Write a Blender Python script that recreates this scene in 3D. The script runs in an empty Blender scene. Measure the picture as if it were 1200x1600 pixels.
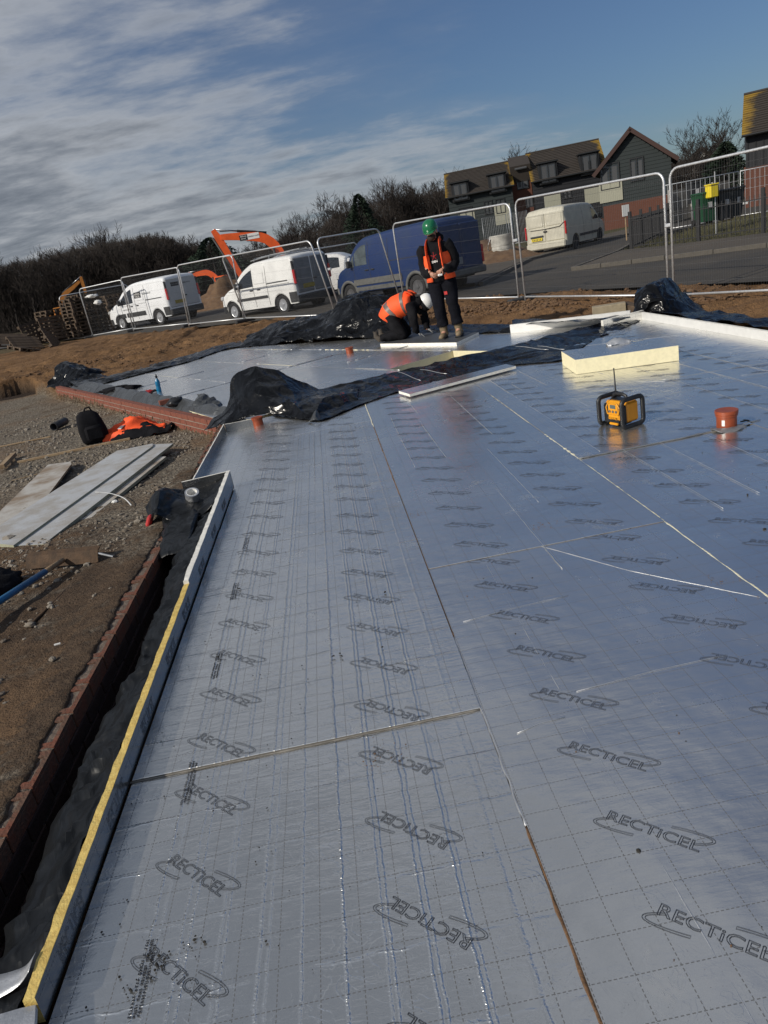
import bpy, bmesh, math, random
import numpy as np
from mathutils import Vector, Matrix, Quaternion, noise
random.seed(7); rnd = random.Random(11)
S = bpy.context.scene; COL = S.collection
PI = math.pi

# ------------------------------------------------------------------ camera
CAMH, PITCH, ROLL, YAW, FPX = 1.51, .3394, -.1866, .0323, 1130.4
_fw = Vector((math.sin(YAW)*math.cos(PITCH), math.cos(YAW)*math.cos(PITCH), -math.sin(PITCH)))
_rt0 = Vector((math.cos(YAW), -math.sin(YAW), 0)); _up0 = _rt0.cross(_fw)
_rt = _rt0*math.cos(ROLL)+_up0*math.sin(ROLL); _up = -_rt0*math.sin(ROLL)+_up0*math.cos(ROLL)
cam_data = bpy.data.cameras.new('camera'); cam = bpy.data.objects.new('camera', cam_data); COL.objects.link(cam)
cam.matrix_world = Matrix(((_rt.x, _up.x, -_fw.x, 0), (_rt.y, _up.y, -_fw.y, 0), (_rt.z, _up.z, -_fw.z, CAMH), (0, 0, 0, 1)))
cam_data.sensor_fit = 'VERTICAL'; cam_data.sensor_height = 24; cam_data.lens = 24*FPX/1600
cam_data.clip_start = .05; cam_data.clip_end = 3000
S.camera = cam
S.render.resolution_x, S.render.resolution_y = 768, 1024

# ------------------------------------------------------------------ light
SUN_EL = math.radians(31); SUN_DIR = Vector((-.88, -.475, 0)).normalized()   # horizontal direction towards the sun
sd = Vector((SUN_DIR.x*math.cos(SUN_EL), SUN_DIR.y*math.cos(SUN_EL), math.sin(SUN_EL)))
sl = bpy.data.lights.new('sun', 'SUN'); sl.energy = 5.0; sl.angle = math.radians(.53); sl.color = (1, .93, .82)
so = bpy.data.objects.new('sun', sl); COL.objects.link(so)
so.rotation_euler = (-sd).to_track_quat('-Z', 'Y').to_euler()
wd = bpy.data.worlds.new('World'); S.world = wd; wd.use_nodes = True
nt = wd.node_tree; N = nt.nodes; L = nt.links; N.clear()
def nd(nt_, t, **k):
    n = nt_.nodes.new(t)
    for a, b in k.items():
        if a.startswith('i_'):
            key = a[2:]; key = int(key) if key.isdigit() else key.replace('_', ' ')
            n.inputs[key].default_value = b
        else: setattr(n, a, b)
    return n
def mth(nt_, op, a, b=None, c=None, clamp=False):
    n = nt_.nodes.new('ShaderNodeMath'); n.operation = op; n.use_clamp = clamp
    for i, v in enumerate((a, b, c)):
        if v is None: continue
        if isinstance(v, (int, float)): n.inputs[i].default_value = v
        else: nt_.links.new(v, n.inputs[i])
    return n.outputs[0]
def mixc(nt_, f, a, b, mode='MIX'):
    n = nt_.nodes.new('ShaderNodeMix'); n.data_type = 'RGBA'; n.blend_type = mode
    for i, v in ((0, f), (6, a), (7, b)):
        if isinstance(v, (int, float)): n.inputs[i].default_value = v
        elif isinstance(v, tuple): n.inputs[i].default_value = (*v, 1) if len(v) == 3 else v
        else: nt_.links.new(v, n.inputs[i])
    return n.outputs[2]
def ramp(nt_, f, stops, interp='LINEAR'):
    n = nt_.nodes.new('ShaderNodeValToRGB'); n.color_ramp.interpolation = interp
    e = n.color_ramp.elements
    while len(e) < len(stops): e.new(.5)
    for k, (p, c) in zip(e, stops):
        k.position = p; k.color = (c, c, c, 1) if isinstance(c, (int, float)) else (*c, 1)
    nt_.links.new(f, n.inputs[0]); return n.outputs[0]
sky = nd(nt, 'ShaderNodeTexSky', sky_type='NISHITA', sun_disc=False, sun_elevation=SUN_EL,
         sun_rotation=math.atan2(SUN_DIR.x, SUN_DIR.y), altitude=20, air_density=1.25, dust_density=.6, ozone_density=2.2)
tc = nd(nt, 'ShaderNodeTexCoord')
sep = nd(nt, 'ShaderNodeSeparateXYZ'); L.new(tc.outputs['Generated'], sep.inputs[0])
zc = mth(nt, 'ADD', mth(nt, 'MAXIMUM', sep.outputs[2], 0.0), .21)
px_ = mth(nt, 'DIVIDE', sep.outputs[0], zc); py_ = mth(nt, 'DIVIDE', sep.outputs[1], zc)
cmb = nd(nt, 'ShaderNodeCombineXYZ'); L.new(px_, cmb.inputs[0]); L.new(py_, cmb.inputs[1])
mp = nd(nt, 'ShaderNodeMapping'); L.new(cmb.outputs[0], mp.inputs[0])
mp.inputs['Rotation'].default_value = (0, 0, .35); mp.inputs['Scale'].default_value = (.55, 1.0, 1); mp.inputs['Location'].default_value = (3.1, 1.7, 0)
n1 = nd(nt, 'ShaderNodeTexNoise', i_Scale=1.55, i_Detail=12., i_Roughness=.62, i_Distortion=.35); L.new(mp.outputs[0], n1.inputs[0])
n2 = nd(nt, 'ShaderNodeTexNoise', i_Scale=.42, i_Detail=3., i_Roughness=.5); L.new(mp.outputs[0], n2.inputs[0])
n3 = nd(nt, 'ShaderNodeTexNoise', i_Scale=5.5, i_Detail=6., i_Roughness=.6); L.new(mp.outputs[0], n3.inputs[0])
# more cloud towards the west (left), clearer towards the east
west = mth(nt, 'MULTIPLY_ADD', mth(nt, 'MULTIPLY_ADD', mth(nt, 'MINIMUM', sep.outputs[0], .45), -.50, 0.), 1., .02)
west = mth(nt, 'ADD', west, mth(nt, 'MULTIPLY', mth(nt, 'SUBTRACT', sep.outputs[2], .42, clamp=True), mth(nt, 'MULTIPLY_ADD', sep.outputs[0], -.9, .85)))
low = mth(nt, 'MULTIPLY', mth(nt, 'SUBTRACT', .25, sep.outputs[2], clamp=True), .35)
base = mth(nt, 'ADD', mth(nt, 'ADD', mth(nt, 'MULTIPLY', n1.outputs[0], .62), mth(nt, 'MULTIPLY', n2.outputs[0], .5)), mth(nt, 'ADD', west, low))
base = mth(nt, 'ADD', base, mth(nt, 'MULTIPLY', mth(nt, 'SUBTRACT', n3.outputs[0], .5), .26))
cm = ramp(nt, base, [(.38, .09), (.52, .22), (.60, .60), (.72, .93)])
thick = mth(nt, 'ADD', base, mth(nt, 'MULTIPLY', mth(nt, 'SUBTRACT', n3.outputs[0], .5), .42))
shade = ramp(nt, thick, [(.48, (6.6, 7.2, 8.2)), (.64, (9.8, 10.2, 10.8)), (.77, (5.6, 6.1, 6.9)), (.92, (2.7, 3.1, 3.8))])
sdn = nd(nt, 'ShaderNodeVectorMath', operation='DOT_PRODUCT'); L.new(tc.outputs['Generated'], sdn.inputs[0]); sdn.inputs[1].default_value = tuple(sd)
glow = mth(nt, 'MULTIPLY_ADD', mth(nt, 'POWER', mth(nt, 'MULTIPLY_ADD', sdn.outputs['Value'], .5, .5, clamp=True), 5.), 2.6, .92)
gv_ = nd(nt, 'ShaderNodeVectorMath', operation='SCALE'); L.new(shade, gv_.inputs[0]); L.new(glow, gv_.inputs['Scale']); shade = gv_.outputs[0]
skyc = mixc(nt, 1., sky.outputs[0], (.66, .90, 1.30), 'MULTIPLY')
col = mixc(nt, cm, skyc, shade)
bg = nd(nt, 'ShaderNodeBackground', i_Strength=.06); L.new(col, bg.inputs[0])
wo = nd(nt, 'ShaderNodeOutputWorld'); L.new(bg.outputs[0], wo.inputs[0])
S.view_settings.view_transform = 'Standard'; S.view_settings.look = 'None'; S.view_settings.gamma = 1
S.view_settings.exposure = -.42; S.view_settings.use_curve_mapping = False

# ------------------------------------------------------------------ geometry helpers
def ray(u, v): return _fw+_rt*((u-600)/FPX)-_up*((v-800)/FPX)
def at(u, v, z=0.):
    d = ray(u, v); return Vector((0, 0, CAMH))+d*((z-CAMH)/d.z)
def aty(u, v, y):
    d = ray(u, v); return Vector((0, 0, CAMH))+d*(y/d.y)
def sm(a, b, x):
    t = min(max((x-a)/(b-a), 0), 1); return t*t*(3-2*t)
def gzb(x, y):          # the terrain: nearly level round the slab, rising gently to the back left
    g = min(max(.019*(y-16), -.10), .35)
    if g > 0: g *= 1-.65*sm(0, 6, x)
    return g
def atg(u, v):
    z = .1
    for _ in range(50):
        p = at(u, v, z); z = .5*z+.5*gzb(p.x, p.y)
    return p
def catmull(P, n):
    out = []
    for i in range(len(P)-1):
        p0 = P[max(i-1, 0)]; p1 = P[i]; p2 = P[i+1]; p3 = P[min(i+2, len(P)-1)]
        for k in range(n):
            t = k/n
            out.append(.5*((2*p1)+(p2-p0)*t+(2*p0-5*p1+4*p2-p3)*t*t+(3*p1-p0-3*p2+p3)*t**3))
    out.append(P[-1]); return out
def nz(p, s=1., o=4): return noise.fractal(Vector(p)*s, .7, 2.1, o)

class MB:
    def __init__(s): s.v = []; s.f = []; s.m = []; s.uv = None
    def add(s, vs, fs, mi=0):
        b = len(s.v); s.v += [tuple(v) for v in vs]; s.f += [tuple(i+b for i in f) for f in fs]; s.m += [mi]*len(fs); return s
    def box(s, c, d, M=None, mi=0, taper=None):
        x, y, z = d[0]/2, d[1]/2, d[2]/2
        vs = [Vector((sx*x, sy*y, sz*z)) for sz in (-1, 1) for sy in (-1, 1) for sx in (-1, 1)]
        if taper:
            for v in vs[4:]: v.x *= taper; v.y *= taper
        if M is not None: vs = [M @ v for v in vs]
        c = Vector(c); vs = [v+c for v in vs]
        return s.add(vs, [(0, 2, 3, 1), (4, 5, 7, 6), (0, 1, 5, 4), (2, 6, 7, 3), (0, 4, 6, 2), (1, 3, 7, 5)], mi)
    def bbox(s, c, d, b=.01, M=None, mi=0):      # box with chamfered edges
        x, y, z = [q/2 for q in d]; b = min(b, x*.9, y*.9, z*.9); vs = []
        pts = {}
        def P(sx, sy, sz, ax):
            k = (sx, sy, sz, ax)
            if k not in pts:
                p = Vector((sx*(x-(0 if ax == 0 else b)), sy*(y-(0 if ax == 1 else b)), sz*(z-(0 if ax == 2 else b))))
                if M is not None: p = M @ p
                pts[k] = len(vs); vs.append(p+Vector(c))
            return pts[k]
        fs = []
        for sg in (-1, 1):
            fs.append([P(sg, a, c_, 0) for a, c_ in ((-1, -1), (1, -1), (1, 1), (-1, 1))][::sg])
            fs.append([P(a, sg, c_, 1) for a, c_ in ((-1, -1), (1, -1), (1, 1), (-1, 1))][::-sg])
            fs.append([P(a, c_, sg, 2) for a, c_ in ((-1, -1), (1, -1), (1, 1), (-1, 1))][::sg])
        for a in (-1, 1):
            for e in (-1, 1):
                fs.append([P(-1, a, e, 1), P(1, a, e, 1), P(1, a, e, 2), P(-1, a, e, 2)][::(-1 if a*e > 0 else 1)][::-1])
                fs.append([P(a, -1, e, 0), P(a, 1, e, 0), P(a, 1, e, 2), P(a, -1, e, 2)][::(1 if a*e > 0 else -1)][::-1])
                fs.append([P(a, e, -1, 0), P(a, e, 1, 0), P(a, e, 1, 1), P(a, e, -1, 1)][::(-1 if a*e > 0 else 1)][::-1])
                for g in (-1, 1):
                    fs.append([P(a, e, g, 0), P(a, e, g, 1), P(a, e, g, 2)][::(1 if a*e*g > 0 else -1)])
        return s.add(vs, fs, mi)
    def tube(s, pts, r, n=8, cap=True, mi=0, closed=False):
        pts = [Vector(p) for p in pts]; m = len(pts); rs = r if isinstance(r, list) else [r]*m
        vs = []; fs = []; up = None
        for i, p in enumerate(pts):
            a = pts[(i-1) % m] if (closed or i > 0) else p; b = pts[(i+1) % m] if (closed or i < m-1) else p
            t = (b-a)
            if t.length < 1e-9: t = Vector((0, 0, 1))
            t.normalize()
            if up is None: up = Vector((0, 0, 1)) if abs(t.z) < .9 else Vector((1, 0, 0))
            sdv = t.cross(up)
            if sdv.length < 1e-6: sdv = t.orthogonal()
            sdv.normalize(); up = sdv.cross(t).normalized()
            rr = rs[i]
            ra, rb = rr if isinstance(rr, (tuple, list)) else (rr, rr)
            for k in range(n):
                a_ = 2*PI*k/n; vs.append(p+sdv*math.cos(a_)*ra+up*math.sin(a_)*rb)
        for i in range(m if closed else m-1):
            j = (i+1) % m
            for k in range(n): fs.append((i*n+k, i*n+(k+1) % n, j*n+(k+1) % n, j*n+k))
        if cap and not closed: fs.append(tuple(range(n))[::-1]); fs.append(tuple((m-1)*n+k for k in range(n)))
        return s.add(vs, fs, mi)
    def lathe(s, prof, c=(0, 0, 0), axis='Z', n=24, mi=0, M=None):   # prof: list of (r,h)
        vs = []; fs = []
        for r, h in prof:
            for k in range(n):
                a = 2*PI*k/n; x, y = r*math.cos(a), r*math.sin(a)
                v = Vector((x, y, h)) if axis == 'Z' else (Vector((x, h, y)) if axis == 'Y' else Vector((h, x, y)))
                if M is not None: v = M @ v
                vs.append(v+Vector(c))
        for i in range(len(prof)-1):
            for k in range(n): fs.append((i*n+k, i*n+(k+1) % n, (i+1)*n+(k+1) % n, (i+1)*n+k))
        if prof[0][0] > 1e-4: fs.append(tuple(range(n))[::-1])
        if prof[-1][0] > 1e-4: fs.append(tuple((len(prof)-1)*n+k for k in range(n)))
        return s.add(vs, fs, mi)
    def prism(s, poly, z0, z1, mi=0, M=None, side_mi=None):
        n = len(poly); ar = sum(poly[i][0]*poly[(i+1) % n][1]-poly[(i+1) % n][0]*poly[i][1] for i in range(n))
        if ar < 0: poly = poly[::-1]
        vs = [Vector((x, y, z0)) for x, y in poly]+[Vector((x, y, z1)) for x, y in poly]
        if M is not None: vs = [M @ v for v in vs]
        s.add(vs, [tuple(range(n))[::-1]], mi if side_mi is None else side_mi); b = len(s.v)-2*n
        s.f.append(tuple(range(b+n, b+2*n))); s.m.append(mi)
        for i in range(n): s.f.append((b+i, b+(i+1) % n, b+n+(i+1) % n, b+n+i)); s.m.append(mi if side_mi is None else side_mi)
        return s
    def ell(s, c, r, n=12, m=8, M=None, mi=0, bump=0, seed=0):
        vs = []; fs = []; c = Vector(c)
        for i in range(m+1):
            th = PI*i/m
            for k in range(n):
                a = 2*PI*k/n; d = Vector((math.sin(th)*math.cos(a), math.sin(th)*math.sin(a), math.cos(th)))
                v = Vector((d.x*r[0], d.y*r[1], d.z*r[2]))
                if bump: v *= 1+bump*nz(d*1.3+Vector((seed, 0, 0)), 1.5, 3)
                if M is not None: v = M @ v
                vs.append(v+c)
        for i in range(m):
            for k in range(n): fs.append((i*n+k, (i+1)*n+k, (i+1)*n+(k+1) % n, i*n+(k+1) % n))
        return s.add(vs, fs, mi)
    def loft(s, rings, mi=0, cap=True, closed_ring=True):
        n = len(rings[0]); b = len(s.v); vs = [p for r in rings for p in r]; fs = []
        for i in range(len(rings)-1):
            for k in range(n if closed_ring else n-1):
                fs.append((i*n+k, i*n+(k+1) % n, (i+1)*n+(k+1) % n, (i+1)*n+k))
        if cap and closed_ring: fs.append(tuple(range(n))[::-1]); fs.append(tuple((len(rings)-1)*n+k for k in range(n)))
        return s.add(vs, fs, mi)
    def build(s, name, mat, parent=None, smooth=False, recalc=True):
        me = bpy.data.meshes.new(name); me.from_pydata(s.v, [], s.f)
        mats = mat if isinstance(mat, (list, tuple)) else [mat]
        for m in mats: me.materials.append(m)
        if len(mats) > 1: me.polygons.foreach_set('material_index', s.m)
        if recalc:
            bm = bmesh.new(); bm.from_mesh(me); bmesh.ops.recalc_face_normals(bm, faces=bm.faces); bm.to_mesh(me); bm.free()
        if smooth:
            me.polygons.foreach_set('use_smooth', [True]*len(me.polygons))
            if smooth is not True: me.set_sharp_from_angle(angle=math.radians(smooth))
        me.update()
        return link(name, me, parent)
def link(name, data, parent=None):
    o = bpy.data.objects.new(name, data); COL.objects.link(o)
    if parent is not None: o.parent = parent
    return o
def tag(o, label=None, cat=None, group=None, kind=None):
    if label: o['label'] = label
    if cat: o['category'] = cat
    if group: o['group'] = group
    if kind: o['kind'] = kind
    return o
def empty(name, loc=(0, 0, 0), rz=0, label=None, cat=None, group=None, M=None):
    o = bpy.data.objects.new(name, None); COL.objects.link(o); o.empty_display_size = .1
    if M is not None: o.matrix_world = M
    else: o.location = loc; o.rotation_euler = (0, 0, rz)
    return tag(o, label, cat, group)
KIDS = {}
def copy_tree(o, parent=None, label=None):
    c = o.copy(); COL.objects.link(c)
    if parent is not None: c.parent = parent
    for ch in [k for k in bpy.data.objects if k.parent == o]: copy_tree(ch, c)
    if label: c['label'] = label
    return c

# ------------------------------------------------------------------ materials
def mat(name, col, rough=.6, metal=0., var=0., vs=8., bump=0., bs=40., col2=None, coat=0., spec=.5, detail=6., trans=0., alpha=1., obj=False, bdist=.01):
    m = bpy.data.materials.new(name); m.use_nodes = True; t = m.node_tree; p = t.nodes['Principled BSDF']
    p.inputs['Roughness'].default_value = rough; p.inputs['Metallic'].default_value = metal
    p.inputs['Base Color'].default_value = (*col, 1); p.inputs['Coat Weight'].default_value = coat
    p.inputs['Specular IOR Level'].default_value = spec; p.inputs['Transmission Weight'].default_value = trans
    p.inputs['Alpha'].default_value = alpha
    if var or bump or col2:
        c = t.nodes.new('ShaderNodeTexCoord'); src = c.outputs['Object']
        n = nd(t, 'ShaderNodeTexNoise', i_Scale=vs, i_Detail=detail, i_Roughness=.6); t.links.new(src, n.inputs[0])
        if col2: 
            f = ramp(t, n.outputs[0], [(.40, 0.), (.62, 1.)]); t.links.new(mixc(t, f, col, col2), p.inputs['Base Color'])
        elif var:
            d = tuple(max(0, x*(1-var)) for x in col); e = tuple(min(1, x*(1+var)) for x in col)
            t.links.new(mixc(t, ramp(t, n.outputs[0], [(.3, 0.), (.7, 1.)]), d, e), p.inputs['Base Color'])
        if var or col2:
            t.links.new(mth(t, 'MULTIPLY_ADD', n.outputs[0], .25, rough-.12, clamp=True), p.inputs['Roughness'])
        if bump:
            b2 = nd(t, 'ShaderNodeTexNoise', i_Scale=bs, i_Detail=5., i_Roughness=.6); t.links.new(src, b2.inputs[0])
            bn = nd(t, 'ShaderNodeBump', i_Strength=bump, i_Distance=bdist); t.links.new(b2.outputs[0], bn.inputs['Height']); t.links.new(bn.outputs[0], p.inputs['Normal'])
    return m
M_ = {}
M_['black'] = mat('black rubber', (.018, .018, .02), .75, var=.3)
M_['blackpl'] = mat('black plastic', (.014, .015, .017), .42, var=.3, vs=20)
def sheet_plastic(name, col, rough, k=1., metal=0.):
    m = mat(name, col, rough, metal); t = m.node_tree; p = t.nodes['Principled BSDF']; c = t.nodes.new('ShaderNodeTexCoord')
    mp_ = nd(t, 'ShaderNodeMapping'); mp_.inputs['Scale'].default_value = (1., .55, 1.); mp_.inputs['Rotation'].default_value = (.3, .2, .6); t.links.new(c.outputs['Object'], mp_.inputs[0])
    h = None
    for sc_, am in ((1.1, .050), (2.9, .016), (7., .0035)):
        n = nd(t, 'ShaderNodeTexNoise', i_Scale=sc_, i_Detail=2., i_Roughness=.5, i_Distortion=.9); t.links.new(mp_.outputs[0], n.inputs[0])
        e = mth(t, 'MULTIPLY', mth(t, 'ABSOLUTE', mth(t, 'SUBTRACT', n.outputs[0], .5)), -am*6*k); h = e if h is None else mth(t, 'ADD', h, e)
    b = nd(t, 'ShaderNodeBump', i_Strength=1., i_Distance=1.); t.links.new(h, b.inputs['Height']); t.links.new(b.outputs[0], p.inputs['Normal'])
    n = nd(t, 'ShaderNodeTexNoise', i_Scale=3.5, i_Detail=8., i_Roughness=.7); t.links.new(c.outputs['Object'], n.inputs[0])
    d = ramp(t, n.outputs[0], [(.50, 0.), (.75, .5)]); t.links.new(mixc(t, d, col, tuple(q*.7+.008 for q in col)), p.inputs['Base Color']); t.links.new(mth(t, 'MULTIPLY_ADD', d, .35, rough), p.inputs['Roughness'])
    p.inputs['Specular IOR Level'].default_value = .26
    return m
M_['dpm'] = sheet_plastic('black damp-proof membrane', (.0035, .0036, .0042), .22)
M_['dpm_grey'] = sheet_plastic('dusty membrane', (.008, .009, .0105), .36, 1.25)
M_['silver_dpm'] = sheet_plastic('silver membrane', (.10, .105, .11), .28, .8, .5)
M_['galv'] = mat('galvanised steel', (.66, .67, .68), .42, .6, var=.15, vs=30)
M_['galvdark'] = mat('weathered steel', (.30, .31, .32), .5, .7, var=.2, vs=30)
M_['foam'] = mat('cream foam', (.72, .66, .44), .85, var=.08, vs=30, bump=.5, bs=180, bdist=.002)
M_['foamwhite'] = mat('white foam edge', (.74, .72, .66), .85, var=.12, vs=25, bump=.6, bs=120, bdist=.003)
M_['foamyellow'] = mat('yellow foam edge', (.70, .52, .16), .85, col2=(.58, .40, .11), vs=45, bump=.8, bs=130, bdist=.004)
M_['orangepipe'] = mat('terracotta plastic', (.27, .055, .018), .42, var=.2, vs=14)
M_['hivis'] = mat('orange hi-vis fabric', (.95, .10, .018), .7, var=.12, vs=8, bump=.3, bs=60)
M_['reflective'] = mat('grey reflective tape', (.16, .13, .115), .4, .25, var=.15)
M_['blackcloth'] = mat('black cloth', (.010, .010, .012), .92, var=.4, vs=10, bump=.5, bs=60)
M_['navycloth'] = mat('navy work trousers', (.006, .0065, .010), .9, var=.5, vs=9, bump=.5, bs=50)
M_['skin'] = mat('skin', (.42, .22, .15), .55, var=.1)
M_['beard'] = mat('dark hair', (.03, .016, .010), .85, var=.3, bump=.6, bs=90)
M_['boot'] = mat('muddy olive boots', (.12, .090, .048), .6, col2=(.20, .145, .085), vs=9)
M_['helmetgreen'] = mat('green helmet', (.008, .13, .052), .28, coat=.3, var=.1)
M_['helmetwhite'] = mat('white helmet', (.75, .75, .73), .35, var=.06)
M_['vanwhite'] = mat('white van paint', (.80, .81, .82), .38, var=.04, vs=3, coat=.35)
M_['vanwhite2'] = mat('dusty white van paint', (.74, .74, .72), .42, var=.08, vs=3, coat=.2)
M_['vanshade'] = mat('shade-toned rear doors', (.17, .18, .185), .55, var=.2, vs=4)  # white doors coloured dark to stand in for their unlit side
M_['vanblue'] = mat('blue van paint', (.002, .020, .095), .5, col2=(.006, .024, .082), vs=1.6, coat=.05)
M_['vanbeige'] = mat('pale metallic van paint', (.50, .475, .385), .5, .0, var=.1, vs=3, coat=.2)
M_['carwhite'] = mat('white car paint', (.74, .73, .71), .35, var=.06, coat=.4)
M_['trim'] = mat('dark grey trim', (.030, .031, .033), .6, var=.25)
M_['trimgrey'] = mat('dusty grey trim', (.10, .10, .095), .7, var=.25)
M_['vglass'] = mat('dark vehicle glass', (.012, .015, .018), .08, var=0, coat=.6)
M_['vglassl'] = mat('lit vehicle glass', (.10, .12, .125), .12, .3, var=.5, vs=2.2)
M_['redlens'] = mat('red lens', (.45, .012, .015), .2, coat=.6)
M_['clearlens'] = mat('clear lens', (.6, .6, .6), .15, .3)
M_['plateyellow'] = mat('yellow plate', (.75, .58, .03), .5, var=.05)
M_['alloy'] = mat('alloy wheel', (.55, .56, .58), .35, .7, var=.1)
M_['rimdark'] = mat('dark steel wheel', (.09, .09, .095), .6, .3, var=.3)
M_['tyre'] = mat('tyre', (.016, .016, .017), .85, var=.35)
M_['exorange'] = mat('orange excavator paint', (.72, .10, .012), .45, var=.15, vs=3)
M_['exyellow'] = mat('yellow excavator paint', (.36, .13, .012), .5, var=.2, vs=3)
M_['paper'] = mat('white sticker', (.78, .77, .74), .6)
M_['print'] = mat('black print', (.012, .013, .016), .6); M_['mortar2'] = mat('pale mortar', (.27, .23, .19), .92, var=.2, vs=30); M_['logoprint'] = mat('facing print', (.055, .06, .072), .35, .45); M_['shadebrick'] = mat('shade-dark brick', (.035, .016, .012), .8, var=.4, vs=12, bump=.6, bs=60); M_['mesh'] = mat('thin steel wire', (.22, .22, .22), .5, .6)
M_['whitefoil'] = mat('bright white facing', (.66, .66, .645), .55, .1, var=.06, vs=12, bump=.3, bs=30)
for _k in ('blackcloth', 'navycloth'): M_[_k].node_tree.nodes['Principled BSDF'].inputs['Specular IOR Level'].default_value = .12
M_['edgegrey'] = mat('grimy board edge', (.20, .185, .16), .85, var=.3, vs=20); M_['softprint'] = mat('grey facing print', (.05, .055, .065), .6)
M_['printgrey'] = mat('grey print', (.18, .19, .2), .6)
M_['wood'] = mat('weathered timber', (.10, .068, .042), .85, col2=(.055, .037, .025), vs=5, bump=.5, bs=40)
M_['woodlight'] = mat('pale timber', (.34, .25, .15), .8, col2=(.24, .16, .09), vs=6, bump=.4, bs=40)
M_['fencewood'] = mat('grey timber fence', (.20, .185, .16), .85, col2=(.13, .115, .095), vs=2)
M_['concrete'] = mat('concrete', (.30, .285, .26), .85, var=.2, vs=8, bump=.5, bs=60)
M_['block'] = mat('buff concrete block', (.30, .25, .17), .88, var=.18, vs=12, bump=.6, bs=60)
M_['mortar'] = mat('mortar', (.17, .135, .105), .92, col2=(.10, .07, .055), vs=30, bump=.8, bs=90)
M_['brick'] = mat('red brick', (.215, .068, .040), .85, col2=(.15, .052, .036), vs=14, bump=.6, bs=70)
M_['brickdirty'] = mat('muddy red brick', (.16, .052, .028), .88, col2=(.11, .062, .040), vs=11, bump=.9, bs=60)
M_['yellowplastic'] = mat('yellow tool plastic', (.66, .28, .008), .38, var=.06)
M_['screen'] = mat('dark screen', (.03, .035, .035), .15)
M_['foamfill'] = mat('foam filler bead', (.75, .70, .52), .8, var=.1, vs=60, bump=.8, bs=90)
M_['soil'] = mat('dry soil', (.16, .085, .04), .95, col2=(.10, .055, .028), vs=40, bump=.9, bs=90)
M_['darksoil'] = mat('dark speck', (.02, .018, .014), .9, var=.4, vs=40)
M_['tape'] = mat('aluminium tape', (.55, .56, .58), .42, .75, var=.12, vs=12, bump=.3, bs=60)
M_['bluepipe'] = mat('blue handle', (.008, .095, .22), .4, col2=(.01, .14, .30), vs=3)
M_['rust'] = mat('rusty steel', (.085, .048, .024), .8, .2, col2=(.055, .034, .02), vs=14, bump=.6, bs=70)
M_['redplastic'] = mat('red plastic', (.42, .02, .02), .5, var=.2)
M_['bottle'] = mat('blue bottle plastic', (.02, .22, .42), .2, trans=.35)
M_['stone'] = mat('stones', (.255, .225, .185), .92, col2=(.15, .12, .09), vs=5, bump=.6, bs=50)
M_['clod'] = mat('soil clods', (.15, .088, .045), .95, col2=(.10, .055, .028), vs=4, bump=.8, bs=40)
M_['whitestrap'] = mat('white strap', (.7, .7, .68), .6)
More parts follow.
